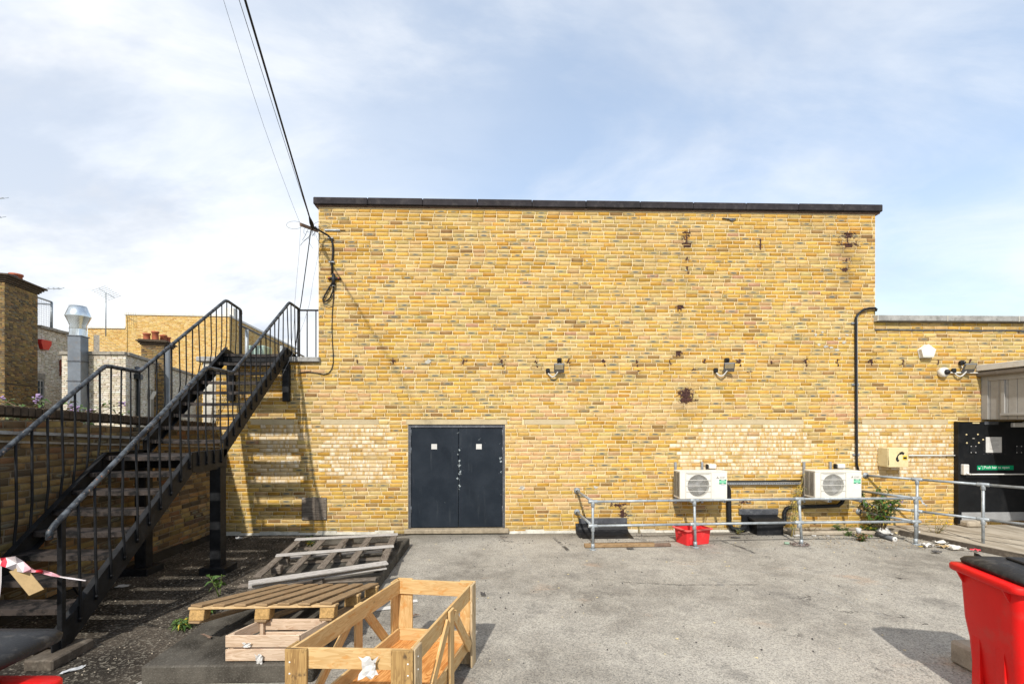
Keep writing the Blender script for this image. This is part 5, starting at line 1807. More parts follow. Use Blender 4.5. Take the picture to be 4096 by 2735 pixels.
# floodlights
def floodlight(c, jx, jy, label, sens, head, right=False):
    a = thing('floodlight', label, 'floodlight', onY(*c(*head), 0), 'floodlights on the brick wall')
    hq = onY(*c(*head), -0.13)
    # head: a shallow slab tipped outwards
    tilt = R(38)
    yaw = R(20 if right else 6)
    X = Vector((math.cos(yaw), -math.sin(yaw), 0))
    dn = (Vector((math.sin(yaw), math.cos(yaw), 0)) * -math.cos(tilt) + VZ * -math.sin(tilt))
    Yv = dn.cross(X)
    if Yv.z < 0:
        Yv = -Yv
    axh = (X, Yv, X.cross(Yv))
    MB().box(hq, (0.19, 0.20, 0.035), axh, 0.012).build('lamp_head', M['lamp_grey'], a)
    MB().box(hq + dn * 0.019 + Yv * 0.035, (0.15, 0.10, 0.004), axh).build('lens', M['lamp_lens'], a)
    b = MB()
    for k in (-1, 0, 1):
        b.box(hq + dn * 0.019 - Yv * 0.062 + X * 0.045 * k, (0.036, 0.035, 0.004), axh)
    b.build('fins', M['gutter_grey'], a)
    sq_ = onY(*c(*sens), -0.06)
    MB().box((sq_.x, -0.045, sq_.z), (0.085, 0.075, 0.085), None, 0.018).build('sensor', M['black_plastic'], a)
    MB().lathe([(0.03, 0), (0.026, 0.018), (0, 0.028)], (sq_.x, -0.082, sq_.z), 14, (0, -1, 0)).build('sensor_eye', M['dome_black'], a)
    MB().tube([(sq_.x, -0.04, sq_.z - 0.04), (sq_.x, -0.05, sq_.z - 0.09), hq + Vector((0, 0.03, 0))], 0.010, 8).build('stalk', M['white_plastic'], a)
    jq = onY(*c(jx, jy), -0.04)
    MB().box((jq.x, -0.035, jq.z), (0.075, 0.06, 0.085), None, 0.015).build('junction_box', M['black_plastic'], a)
    lp = []
    for k in range(9):
        s = k / 8
        lp.append(Vector((jq.x + (hq.x - 0.02 - jq.x) * s, -0.05 - 0.05 * s, jq.z - 0.05 + (hq.z - 0.06 - jq.z + 0.05) * s - 0.085 * math.sin(math.pi * s))))
    MB().tube(lp, 0.009, 6).build('cable', M['cable_white'], a)
    MB().tube([p + Vector((0.006, 0.01, 0.014)) for p in lp], 0.007, 6).build('cable', M['cable_white'], a)


cf = crop(2150, 1380, 3000, 2349)
floodlight(cf, 115, 283, 'left one of the small grey floodlights on the brick wall', (243, 166), (240, 255))
floodlight(cf, 1972, 278, 'middle small grey floodlight, below the scratched white paint', (2098, 166), (2118, 245), True)
floodlight(cw, 1012, 552, 'right small grey floodlight, beside the dome camera', (1080, 490), (1130, 532), True)

# overhead service cable and its anchor
cc_ = crop(1150, 750, 1500, 1220)
hub = onY(*cc_(350, 560), -0.30)
sv = thing('service_bracket', 'rusty bracket arm at the parapet corner holding the cables', 'bracket', hub)
armL = onY(*cc_(180, 515), -0.42)
MB().bar(armL, onY(*cc_(420, 605), -0.05), 0.035, 0.05).build('arm', M['timber_dark'], sv)
MB().span((onY(*cc_(525, 598)).x, -0.03, 5.612), (onY(*cc_(738, 598)).x, -0.006, 5.642), 0.004).build('wall_plate', M['galvanised'], sv)
MB().cyl(onY(*cc_(738, 597), -.02), onY(*cc_(805, 597), -.02), 0.006, seg=6).build('pin', M['rust'], sv)
top = ray(980, 0)
t_ = 4.6
P1 = Vector((top[0] * t_, -CAM_D + top[1] * t_, CAM_H + top[2] * t_))
dirc = (P1 - hub)
oc = thing('overhead_cable', 'thick black overhead cable rising from the bracket out of frame', 'cable', hub)
pts = [hub + dirc * s - VZ * 0.10 * math.sin(math.pi * min(s / 2.2, 1)) * 0 for s in (0, 0.25, 0.5, 0.75, 1.0, 1.5, 2.2)]
MB().tube(pts, 0.0125, 8).build('cable', M['cable_black'], oc)
MB().tube([hub + dirc * 0.0, hub + dirc * 0.03 + VZ * .01, hub + dirc * 0.075], [0.03, 0.036, 0.016], 8).build('splice', M['cable_black'], oc)
for (px_, tt, r_, nm) in (((962, 0), 4.6, 0.0035, 'second thin overhead wire beside the thick cable'), ((905, -60), 5.2, 0.0022, 'faint thin overhead wire furthest left of the cables')):
    rr_ = ray(*px_)
    e = Vector((rr_[0] * tt, -CAM_D + rr_[1] * tt, CAM_H + rr_[2] * tt))
    s_ = hub if tt == 4.6 else armL
    m_ = [s_ + (e - s_) * k / 8 * 1.6 - VZ * (0.05 if tt == 4.6 else 0.30) * math.sin(math.pi * k / 8) for k in range(9)]
    tag(MB().tube(m_, r_, 5).build('overhead_wire', M['cable_black']), nm, 'wire')
# main cable down the wall
dn_ = thing('service_cable', 'black service cable clipped down the wall to a joint', 'cable', (-3.1, 0, 5))
pts = [hub] + [onY(*cc_(x, y), yy) for x, y, yy in ((400, 575, -.2), (470, 615, -.12), (560, 665, -.06), (605, 710, -.035), (630, 790, -.03), (635, 900, -.03), (625, 1000, -.03), (620, 1060, -.03), (622, 1215, -.03))]
MB().tube(pts, 0.018, 8).build('cable', M['cable_black'], dn_)
for x, y in ((602, 706), (618, 1040)):
    q = onY(*cc_(x, y), -.03)
    MB().span((q.x - 0.05, -0.05, q.z - 0.012), (q.x + 0.05, -0.006, q.z + 0.012), 0.004).build('clip', M['galvanised'], dn_)
jb = thing('cable_joint', 'black cross-shaped cable joint box near the wall corner', 'joint box', onY(*cc_(645, 1265)))
q = onY(*cc_(645, 1262), -0.05)
MB().span((q.x - 0.115, -0.055, q.z - 0.025), (q.x + 0.125, -0.008, q.z + 0.022), 0.012).build('lugs', M['black_plastic'], jb)
MB().cyl((q.x - .005, -0.05, q.z - 0.14), (q.x - .005, -0.05, q.z + 0.075), 0.032, seg=12).build('barrel', M['black_plastic'], jb)
MB().cyl((q.x - .005, -0.05, q.z - 0.155), (q.x - .005, -0.05, q.z - 0.13), 0.029, seg=12).build('collar', M['galvanised'], jb)
for dx in (-0.085, 0.09):
    MB().lathe([(0.018, 0), (0.014, 0.012), (0, 0.014)], (q.x + dx, -0.055, q.z), 10, (0, -1, 0)).build('fixing', M['terracotta'], jb)
cd = crop(1100, 700, 2100, 1960)
lp = [onY(*cd(x, y), -0.035) for x, y in ((448, 845), (425, 880), (392, 940), (375, 975), (378, 993), (400, 990), (430, 965), (452, 915), (460, 870))]
tag(MB().tube(lp, 0.014, 8).build('cable_loop', M['cable_black']), 'drooping black cable loop under the joint box', 'cable')
lp = [onY(*cd(x, y), -0.02) for x, y in ((462, 870), (456, 980), (448, 1100), (446, 1200), (448, 1300), (456, 1400), (456, 1470), (445, 1520), (418, 1555), (380, 1562), (330, 1552), (260, 1542), (190, 1550))]
tag(MB().tube(lp, 0.008, 6).build('wall_wire', M['cable_black']), 'thin black wire running down the wall corner to the stairs', 'wire')
lp = [onY(*cd(x, y), -0.012) for x, y in ((374, 990), (385, 1025), (420, 1040), (455, 1030), (466, 960), (462, 880))]
tag(MB().tube(lp, 0.004, 5).build('wall_wire', M['timber_dark']), 'hair-thin brown wire loop under the cable joint', 'wire')
# bundle from the bracket down to the stairs, and the two fine wires beside it
k3 = crop(800, 1100, 1400, 1568)
for nm, pts, r_ in (('dark twisted wire bundle dropping from the bracket to the stair top', [hub + Vector((-.03, 0, -.05)), onY(*cd(265, 560), -.2), onY(*cd(235, 780), -.1), onY(*cd(205, 1000), 0.0), onY(*k3(1040, 380), 0.2), onY(*k3(1000, 760), 0.1)], 0.009),
                    ('fine wire hanging left of the twisted bundle', [armL, onY(*cd(200, 430), -.35), onY(*cd(190, 600), -.3), onY(*cd(170, 820), -.2), onY(*cd(155, 1000), -.1), onY(*k3(985, 480), 0.2), onY(*k3(960, 700), 0.2)], 0.0025),
                    ('fine pale wire hanging between the bundle and the wall', [onY(*cd(350, 480), -.1), onY(*cd(340, 620), -.1), onY(*cd(300, 820), -.1), onY(*cd(272, 1000), -.1), onY(*k3(1145, 300), 0.1), onY(*k3(1090, 480), 0.1), onY(*k3(1030, 640), 0.0), onY(*k3(985, 790), -.3), onY(*k3(830, 1100), -.5), onY(*k3(700, 1300), -.7)], 0.0022)):
    tag(MB().tube(pts, r_, 5).build('hanging_wire', M['cable_black'] if r_ > 0.003 else M['cable_thin']), nm, 'wire')
tg = thing('wire_tangle', 'tangle of loose wire ends at the bracket', 'wire', hub)
b = MB()
random.seed(3)
for k in range(16):
    a_ = random.uniform(0, 6.28)
    e = hub + Vector((math.cos(a_) * random.uniform(.1, .28), random.uniform(-.15, .1), -random.uniform(0.0, .45) + 0.1))
    m1 = hub.lerp(e, 0.5) + Vector((random.uniform(-.1, .1), random.uniform(-.05, .05), random.uniform(-.05, .12)))
    b.tube([hub, hub.lerp(m1, .5) + VZ * .02, m1, m1.lerp(e, .6) + Vector((random.uniform(-.03, .03), 0, 0)), e], 0.003, 4)
for k in range(2):
    cx_ = hub + Vector((0.18 if k == 0 else -0.3, -0.05, 0.02))
    b.tube([cx_ + Vector((math.cos(t) * .14, 0, math.sin(t) * .07)) for t in [i * .5 for i in range(13)]], 0.0028, 4)
b.build('wire_ends', M['cable_black'], tg)
random.seed(17)

# ------------------------------------------------------------------ black fire door and grey shed at the right edge
ce = crop(3750, 1650, 4096, 1085)
YD = -0.10
fd = thing('fire_door', 'black steel fire door with white push bar and green sign', 'door', (9.4, YD, 0.2))
dl = onY(*ce(262, 105), YD).x
dz0, dz1 = 0.26, 2.085
leaf = MB().span((dl + 0.045, YD + 0.004, dz0), (10.7, YD + 0.05, dz1), 0.004).build('door_leaf', M['paint_black_door'], fd)
MB().span((dl, YD - 0.004, 0.14), (dl + 0.042, YD + 0.09, dz1 + 0.004), 0.004).build('door_frame', M['paint_black_door'], fd)
MB().span((dl + 0.06, YD - 0.008, 0.20), (10.7, YD + 0.003, 0.36)).build('kick_plate', M['kick_plate'], fd)
q = onY(*ce(355, 712), YD - .03)
MB().span((q.x - 0.075, YD - 0.075, q.z - 0.10), (q.x + 0.03, YD + 0.003, q.z + 0.10), 0.012).build('latch_case', M['bar_white'], fd)
q2 = onY(*ce(380, 772), YD - .09)
MB().tube([(q2.x, YD - 0.05, q2.z + 0.06), (q2.x, YD - 0.09, q2.z + 0.01), (q2.x + 0.05, YD - 0.10, q2.z)], 0.016, 8).build('lever', M['bar_white'], fd)
MB().cyl((q2.x + 0.02, YD - 0.10, q2.z), (10.55, YD - 0.10, q2.z), 0.0125, seg=12).build('push_bar', M['bar_white'], fd)
s0, s1 = onY(*ce(497, 718), YD), onY(*ce(953, 661), YD)
sg_ = MB().span((s0.x, YD - 0.002, s0.z), (s1.x, YD + 0.002, s1.z)).build('sign', M['sign_green'], fd)
wS = s1.x - s0.x
hS = s1.z - s0.z
text('sign_text', 'Push bar to open', 0.072, M['print_white'], sg_, (s0.x + wS * 0.185, YD - 0.004, s0.z + hS * 0.32), (1, 0, 0), (0, 0, 1), 0.0006)
MB().span((s0.x + wS * 0.150, YD - 0.0035, s0.z + 0.008), (s0.x + wS * 0.158, YD - 0.0025, s1.z - 0.008)).build('sign_rule', M['print_white'], sg_)
tk = MB()
cxs, czs = s0.x + wS * 0.075, s0.z + hS * 0.45
tk.prism([(-0.035, 0.005), (-0.022, 0.014), (-0.010, -0.008), (0.036, 0.042), (0.030, 0.048), (-0.010, -0.032)], (cxs, YD - 0.0025, czs), (1, 0, 0), (0, 0, 1), 0.001)
tk.build('tick', M['print_white'], sg_)
p0, p1 = onY(*ce(606, 500), YD), onY(*ce(805, 305), YD)
pn = MB().span((p0.x, YD - 0.002, p0.z), (p1.x, YD + 0.002, p1.z)).build('notice', M['paper'], fd)
b = MB()
for k, (a_, c_) in enumerate(((.35, .62), (.22, .82), (.22, .80), (.22, .45), (.22, .85), (.22, .83), (.22, .72), (.22, .83), (.22, .5))):
    zz = p1.z - (0.1 + 0.085 * k) * (p1.z - p0.z)
    b.span((p0.x + a_ * (p1.x - p0.x), YD - 0.0032, zz), (p0.x + c_ * (p1.x - p0.x), YD - 0.0022, zz + 0.006))
b.build('notice_print', M['coping_concrete'], pn)
for x, y, w_, h_, mt in ((478, 130, .13, .022, 'ivory_box'), (672, 130, .27, .062, 'lead'), (448, 323, .04, .012, 'fillet')):
    q = onY(*ce(x, y), YD)
    MB().span((q.x - w_ / 2, YD - 0.014, q.z - h_ / 2), (q.x + w_ / 2, YD + 0.003, q.z + h_ / 2), 0.003).build('fixing_plate', M[mt], fd)
for x, y in ((365, 275), (508, 273), (370, 380), (520, 378), (574, 338)):
    q = onY(*ce(x, y), YD)
    MB().lathe([(0.016, 0), (0.012, 0.008), (0, 0.012)], (q.x, YD + 0.003, q.z), 8, (0, -1, 0)).build('bolt_head', M['ivory_box'], fd)
for x in (443, 1015):
    q = onY(*ce(x, 460), YD)
    hb_ = MB().span((q.x - 0.055, YD - 0.012, q.z - 0.07), (q.x + 0.055, YD + 0.003, q.z + 0.07), 0.004).build('bolt_case', M['black_plastic'], fd)
    for dx in (-.046, .046):
        for dz in (-.06, .06):
            MB().lathe([(0.008, 0), (0.006, 0.005), (0, 0.006)], (q.x + dx, YD - 0.012, q.z + dz), 8, (0, -1, 0)).build('screw', M['bar_white'], hb_)
b = MB()
for k in range(6):
    q = onY(*ce(580 + k * 53, 517), YD)
    b.span((q.x - 0.013, YD - 0.003, q.z - 0.01), (q.x + 0.013, YD + 0.0035, q.z + 0.01))
for k in range(5):
    q = onY(*ce(582, 345 + k * 32), YD)
    b.span((q.x - 0.011, YD - 0.003, q.z - 0.011), (q.x + 0.011, YD + 0.0035, q.z + 0.011))
    q = onY(*ce(848, 350 + k * 32), YD)
    b.span((q.x - 0.009, YD - 0.003, q.z - 0.008), (q.x + 0.009, YD + 0.0035, q.z + 0.008))
b.build('old_fixings', M['coping_felt'], fd)
q = onY(*ce(915, 155), YD)
MB().span((q.x, YD - 0.06, q.z - 0.038), (q.x + 0.35, YD + 0.003, q.z + 0.045), 0.008).build('door_closer', M['bar_white'], fd)
MB().bar((q.x + 0.16, YD - 0.07, q.z + 0.05), (q.x + 0.6, YD - 0.20, q.z + 0.08), 0.02, 0.012).build('closer_arm', M['bar_white'], fd)
o = MB().span((dl + 0.03, -0.26, 0.10), (dl + 0.42, -0.02, 0.215), 0.03).build('stone_block', M['stone_block'])
tag(o, 'rough stone block on the ramp beneath the black door', 'stone')

sh = thing('grey_shed', 'grey boarded lean-to with gutter above the black door', 'shed', (10, -1.5, 2.1))
XS = 9.30
q = -0.012
k = 0
while q > -3.2:
    wd = 0.15
    MB().span((XS + 0.02, q - wd + 0.006, 2.13), (XS + 0.045, q, 3.0), 0.004).build('board', M['shed_grey'], sh)
    q -= wd
MB().span((XS + 0.046, -3.2, 2.12), (12.2, -0.012, 3.02)).build('core', M['gutter_grey'], sh)
MB().span((XS + 0.002, -0.13, 2.13), (XS + 0.0195, -0.012, 2.97), 0.004).build('corner_board', M['shed_grey'], sh)
MB().span((XS - 0.002, -3.2, 2.86), (XS + 0.019, -0.14, 2.96), 0.004).build('frieze_board', M['shed_grey'], sh)
MB().span((XS - 0.004, -0.42, 2.24), (XS + 0.019, -0.36, 2.855), 0.004).build('window_jamb', M['shed_grey'], sh)
MB().span((XS - 0.03, -1.6, 2.20), (XS + 0.019, -0.36, 2.238), 0.004).build('window_ledge', M['shed_grey'], sh)
MB().prism([(0.005, 3.05), (-0.055, 3.05), (-0.085, 3.02), (-0.085, 2.975), (-0.055, 2.945), (0.005, 2.945)], (XS - 0.005, 0, 0), (1, 0, 0), (0, 0, 1), 3.2).build('gutter', M['gutter_grey'], sh)
MB().span((XS - 0.10, -3.2, 3.06), (XS + 0.06, -0.012, 3.17), 0.006).build('fascia', M['fascia_white'], sh)
MB().span((XS + 0.062, -3.2, 3.03), (12.3, -0.012, 3.15)).build('roof', M['roof_felt'], sh)
for yy in (-0.35, -1.3):
    MB().prism([(0.006, 3.054), (-0.06, 3.054), (-0.09, 3.022), (-0.09, 2.973), (-0.06, 2.94), (0.006, 2.94)], (XS - 0.005, yy, 0), (1, 0, 0), (0, 0, 1), 0.03).build('gutter_bracket', M['gutter_grey'], sh)
MB().span((10.78, -3.2, 0.10), (12.2, -0.012, 2.118)).build('lower_wall', M['shed_grey'], sh)
MB().span((XS + 0.05, -3.2, 0.0), (XS + 0.17, -3.08, 2.118), 0.006).build('corner_post', M['shed_grey'], sh)

# ------------------------------------------------------------------ red plastic box, timber, chain
a_ = R(17)
bx = Vector((math.cos(a_), math.sin(a_), 0))
by = Vector((-math.sin(a_), math.cos(a_), 0))
bo = Vector((3.15, -1.0, 0.004))
rbx = thing('storage_box', 'open red plastic storage box behind the railing post', 'box', bo + bx * .25 + by * .17)


def ring_box(o, ex, ey, sizes):
    """closed loops (w, d, z, rounded) about the box centre"""
    out = []
    for (w_, d_, z, r) in sizes:
        L = []
        for sx, sy, a0 in ((1, 1, 0), (-1, 1, 90), (-1, -1, 180), (1, -1, 270)):
            for k in range(4):
                an = R(a0 + k * 30)
                L.append(o + ex * (sx * (w_ / 2 - r) + r * math.cos(an)) + ey * (sy * (d_ / 2 - r) + r * math.sin(an)) + VZ * z)
        out.append(L)
    return out


def loft(loops, cap0=False, cap1=False, smooth=True):
    b = MB()
    base = 0
    n = len(loops[0])
    for L in loops:
        b.v += [tuple(p) for p in L]
    for i in range(len(loops) - 1):
        for k in range(n):
            k2 = (k + 1) % n
            b.f.append((i * n + k, i * n + k2, (i + 1) * n + k2, (i + 1) * n + k))
            b.uv += [(0, 0)] * 4
            b.sm.append(smooth)
    if cap0:
        b.f.append(tuple(range(n))[::-1])
        b.uv += [(0, 0)] * n
        b.sm.append(False)
    if cap1:
        b.f.append(tuple((len(loops) - 1) * n + k for k in range(n)))
        b.uv += [(0, 0)] * n
        b.sm.append(False)
    return b


cb_ = bo + bx * 0.25 + by * 0.17
loft(ring_box(cb_, bx, by, [(0.46, 0.30, 0.0, .03), (0.50, 0.345, 0.25, .03), (0.49, 0.335, 0.25, .03), (0.45, 0.29, 0.012, .03)]), True, True, False).build('tub', M['red_box'], rbx)
loft(ring_box(cb_, bx, by, [(0.505, 0.35, 0.235, .03), (0.56, 0.405, 0.245, .04), (0.56, 0.405, 0.262, .04), (0.495, 0.34, 0.266, .03)]), False, False, False).build('rim', M['red_box_rim'], rbx)
for s_ in (-1, 1):
    MB().box(cb_ + bx * s_ * 0.245 + VZ * 0.195, (0.03, 0.12, 0.06), (bx, by, VZ), 0.008).build('grip', M['red_box'], rbx)
MB().box(cb_ - by * 0.155 - bx * 0.16 + VZ * 0.12, (0.05, 0.03, 0.22), (bx, by, VZ), 0.008).build('rib', M['red_box'], rbx)

tb_ = thing('timber_length', 'brown timber length lying on the asphalt under the railing', 'timber', (2.1, -1.0, 0))
MB().bar((1.42, -1.01, 0.034), (2.60, -0.99, 0.034), 0.09, 0.055, (0, 0, 1), 0.006).build('beam', M['wood_pallet'], tb_)
MB().bar((2.58, -1.0, 0.03), (2.87, -0.985, 0.03), 0.08, 0.045, (0, 0, 1), 0.006).build('beam_end', M['timber_dark'], tb_)
chn = thing('chain', 'rusty chain and green padlock round the railing post foot', 'chain', (5.05, -1.02, 0))
lk = MB()
for k in range(22):
    t_ = k / 21 * 5.6
    r_ = 0.10 + 0.02 * math.sin(k * 1.9)
    c_ = Vector((5.115 + math.cos(t_ + 2.6) * r_ * 1.25 - 0.04, -1.0 + math.sin(t_ + 2.6) * r_ * 0.8, 0.02 + 0.012 * (k % 2)))
    d_ = Vector((-math.sin(t_ + 2.6), math.cos(t_ + 2.6), 0.15 * (-1) ** k)).normalized()
    u_ = VZ if k % 2 else Vector((-d_.y, d_.x, 0)).normalized()
    lk = MB().tube([c_ + d_ * 0.026 * math.cos(an) + u_ * 0.014 * math.sin(an) for an in [i * 0.785 for i in range(9)]], 0.0055, 5, False)
    lk.build('link', M['chain_steel'], chn)
MB().box((4.895, -0.925, 0.024), (0.075, 0.05, 0.035), (Vector((.95, -.3, 0)), Vector((.3, .95, 0)), VZ), 0.008).build('padlock', M['lock_green'], chn)
MB().tube([(4.93, -0.925, 0.022), (4.965, -0.93, 0.025), (4.975, -0.95, 0.025), (4.94, -0.955, 0.022)], 0.006, 6).build('shackle', M['chain_steel'], chn)

# ------------------------------------------------------------------ pallets
PP = crop(700, 2100, 1700, 2349)
pg = thing('pallet', 'grey weathered broken pallet at the back of the plinth', 'pallet', (-2.3, -2.3, 0.15), 'pallets on the plinth')


def gbar(x0, y0, x1, y1, z, wd, th, nm, mt):
    p, q = onZ(*PP(x0, y0), z), onZ(*PP(x1, y1), z)
    d = VZ * (th / 2)
    MB().bar(p - d, q - d + VZ * random.uniform(-.004, .004), wd, th, (0, 0, 1), 0.004).build(nm, M[mt], pg)


gbar(1128, 128, 2094, 78, 0.318, 0.10, 0.020, 'deck_board', 'wood_bleached')
gbar(948, 277, 2056, 188, 0.318, 0.10, 0.020, 'deck_board', 'wood_bleached')
gbar(690, 535, 1996, 345, 0.325, 0.125, 0.022, 'deck_board', 'wood_bleached')
gbar(1010, 303, 2040, 232, 0.235, 0.08, 0.018, 'lower_board', 'wood_bleached')
gbar(690, 570, 1985, 392, 0.262, 0.09, 0.020, 'lower_board', 'wood_bleached')
for (x0, y0, x1, y1) in ((1160, 140, 770, 480), (1395, 125, 1085, 430), (1612, 118, 1370, 395), (1830, 105, 1640, 365), (2060, 95, 1955, 330)):
    gbar(x0, y0, x1, y1, 0.296, 0.095, 0.022, 'bearer', 'wood_weathered')
for (x0, y0, x1, y1) in ((1145, 215, 2065, 165), (1080, 345, 1930, 305), (600, 560, 1890, 495)):
    gbar(x0, y0, x1, y1, 0.178, 0.10, 0.020, 'bottom_board', 'wood_weathered')
for (x, y) in ((1195, 165), (1640, 150), (2050, 135), (1030, 330), (1520, 290), (1990, 250), (960, 415), (1350, 505), (1900, 385)):
    p = onZ(*PP(x, y), 0.215)
    MB().box(p, (0.11, 0.13, 0.085), (Vector((.98, .19, 0)), Vector((-.19, .98, 0)), VZ), 0.006).build('block', M['wood_weathered'], pg)
MB().bar((-3.05, -2.85, 0.02), (-2.86, -2.95, 0.02), 0.08, 0.03).build('bottom_board', M['wood_weathered'], pg)

pb = thing('pallet', 'brown pallet with seven boards tilted on the small pale crate', 'pallet', (-2.05, -4.0, 0.2), 'pallets on the plinth')
NL, NR, FR, FL = (Vector(v) for v in ((-2.672, -4.534, .515), (-1.443, -4.512, .515), (-1.335, -3.42, .295), (-2.44, -3.42, .295)))


def C2(u, v, dz=0.0):
    p = NL * (1 - u) * (1 - v) + NR * u * (1 - v) + FR * u * v + FL * (1 - u) * v
    return p + upn * dz


upn = (NR - NL).cross(FL - NL).normalized()
for i in range(7):
    u = 0.055 + i * 0.1485
    MB().bar(C2(u, random.uniform(-.012, .005), -0.011), C2(u, 1 + random.uniform(-.01, .01), -0.011), 0.112, 0.020, upn, 0.004).build('deck_board', M['wood_pallet'], pb)
for v in (0.045, 0.5, 0.955):
    MB().bar(C2(-0.01, v, -0.033), C2(1.01, v, -0.033), 0.10, 0.021, upn, 0.004).build('stringer_board', M['wood_pallet_light'], pb)
ux, vy = (NR - NL).normalized(), (FL - NL).normalized()
vy = (vy - ux * vy.dot(ux)).normalized()
for u in (0.05, 0.5, 0.95):
    for v in (0.05, 0.5, 0.95):
        MB().box(C2(u, v, -0.090), (0.125, 0.10, 0.088), (ux, vy, upn), 0.004).build('block', M['chipboard'], pb)
    MB().bar(C2(u, 0.0, -0.146), C2(u, 1.0, -0.146), 0.11, 0.020, upn, 0.004).build('bottom_board', M['wood_pallet'], pb)

# small pale crate under its near edge
sc = thing('fruit_crate', 'small pale wooden crate under the brown pallet', 'crate', (-1.85, -4.65, 0.15))
n0, n1 = Vector((-2.205, -4.79, 0)), Vector((-1.61, -4.80, 0))
dv = Vector((0.13, 0.30, 0))
for zz in (0.207, 0.318):
    for (p, q) in ((n0, n1), (n0 + dv, n1 + dv)):
        MB().bar(p + VZ * zz, q + VZ * zz, 0.014, 0.095, (0, 0, 1), 0.003).build('side_slat', M['wood_crate'], sc)
    for p in (n0, n1):
        e = (0.008 if p is n0 else -0.008)
        MB().bar(p + VZ * zz + dv * 0.04 + Vector((e, 0, 0)), p + VZ * zz + dv * 0.96 + Vector((e, 0, 0)), 0.014, 0.093, (0, 0, 1), 0.003).build('end_slat', M['wood_crate'], sc)
for p in (n0, n1):
    for s_ in (0.08, 0.92):
        e = 0.03 if p is n0 else -0.03
        MB().box(p + dv * s_ + Vector((e, 0, 0)) + VZ * 0.262, (0.03, 0.03, 0.205), None, 0.003).build('corner_post', M['wood_crate'], sc)
for k in range(4):
    MB().bar(n0 + dv * (0.12 + 0.25 * k) + VZ * 0.163 + Vector((.02, 0, 0)), n1 + dv * (0.12 + 0.25 * k) + VZ * 0.163 - Vector((.02, 0, 0)), 0.07, 0.010).build('floor_slat', M['wood_crate'], sc)

# ------------------------------------------------------------------ big plywood crate in the foreground
pc_ = thing('plywood_crate', 'large open orange plywood crate frame in the foreground', 'crate', (-0.73, -5.1, 0), )
cNL, cNR, cFR, cFL = (Vector(v) for v in ((-1.309, -5.698, 0), (-0.521, -5.746, 0), (-0.205, -4.554, 0), (-0.898, -4.449, 0)))


def C3(u, v, z):
    return cNL * (1 - u) * (1 - v) + cNR * u * (1 - v) + cFR * u * v + cFL * (1 - u) * v + VZ * z


TOPZ = 0.70
uN, uF = (cNR - cNL).normalized(), (cFR - cFL).normalized()
vL, vR = (cFL - cNL).normalized(), (cFR - cNR).normalized()
TH = 0.020


def pl(p, q, wd, normal, nm, mt='wood_ply', th=TH):
    """plank whose face looks along 'normal', wd deep"""
    MB().bar(p, q, wd, th, normal, 0.002).build(nm, M[mt], pc_)


nNear = Vector((uN.y, -uN.x, 0))
nLeft = Vector((-vL.y, vL.x, 0))
nRight = Vector((vR.y, -vR.x, 0))
nFar = Vector((-uF.y, uF.x, 0))
# corner posts: two planks each
for (c0, ud, us, vd, vs, nu, nv, mt) in ((cNL, uN, 1, vL, 1, nNear, nLeft, 'wood_ply_old'), (cNR, uN, -1, vR, 1, nNear, nRight, 'wood_ply_old'),
                                         (cFL, uF, 1, vL, -1, nFar, nLeft, 'wood_ply'), (cFR, uF, -1, vR, -1, nFar, nRight, 'wood_ply')):
    pw = 0.135
    p = c0 + ud * us * pw / 2
    pl(p + VZ * 0.002, p + VZ * TOPZ, pw, nu, 'corner_plank', mt)
    pw2 = 0.10
    p = c0 + vd * vs * (pw2 / 2 + 0.012) + nv * -0.002
    pl(p + VZ * 0.002, p + VZ * (TOPZ - .002), pw2, nv, 'corner_plank', mt if nv is not nRight else 'wood_ply_edge')
    p = c0 + ud * us * 0.075 + vd * vs * 0.035
    MB().box(p + VZ * 0.075, (0.10, 0.045, 0.145), (ud, Vector((-ud.y, ud.x, 0)), VZ), 0.003).build('foot', M['wood_ply_edge'], pc_)
# rails
rh = 0.125
zr = TOPZ - rh / 2 - 0.004
pl(cNL + uN * 0.02 - nNear * 0.022 + VZ * zr, cNR - uN * 0.02 - nNear * 0.022 + VZ * zr, rh, nNear, 'top_rail')
pl(cFL + uF * 0.02 - nFar * 0.022 + VZ * zr, cFR - uF * 0.02 - nFar * 0.022 + VZ * zr, rh, nFar, 'top_rail')
pl(cNL + vL * 0.035 - nLeft * 0.024 + VZ * zr, cFL - vL * 0.035 - nLeft * 0.024 + VZ * zr, rh, nLeft, 'top_rail')
pl(cNR + vR * 0.035 - nRight * 0.024 + VZ * zr, cFR - vR * 0.035 - nRight * 0.024 + VZ * zr, rh, nRight, 'top_rail')
zs_ = 0.215
for (p, q, nn) in ((cNL + uN * .02, cNR - uN * .02, nNear), (cFL + uF * .02, cFR - uF * .02, nFar), (cNL + vL * .035, cFL - vL * .035, nLeft), (cNR + vR * .035, cFR - vR * .035, nRight)):
    pl(p - nn * 0.0235 + VZ * zs_, q - nn * 0.0235 + VZ * zs_, 0.105, nn, 'base_rail')
fl_ = MB()
f4 = [C3(.04, .03, .15), C3(.96, .03, .15), C3(.96, .97, .15), C3(.04, .97, .15)]
ld = 1.25
fl_.face([p + VZ * .018 for p in f4], [(0, 0), (0, .75), (ld, .75), (ld, 0)])
fl_.face(f4[::-1])
for i in range(4):
    j2 = (i + 1) % 4
    fl_.face([f4[i], f4[j2], f4[j2] + VZ * .018, f4[i] + VZ * .018])
fl_.build('floor_board', M['wood_ply_floor'], pc_)
for u in (0.25, 0.75):
    MB().bar(C3(u, .03, .11), C3(u, .97, .11), 0.07, 0.07).build('skid', M['wood_ply_edge'], pc_)
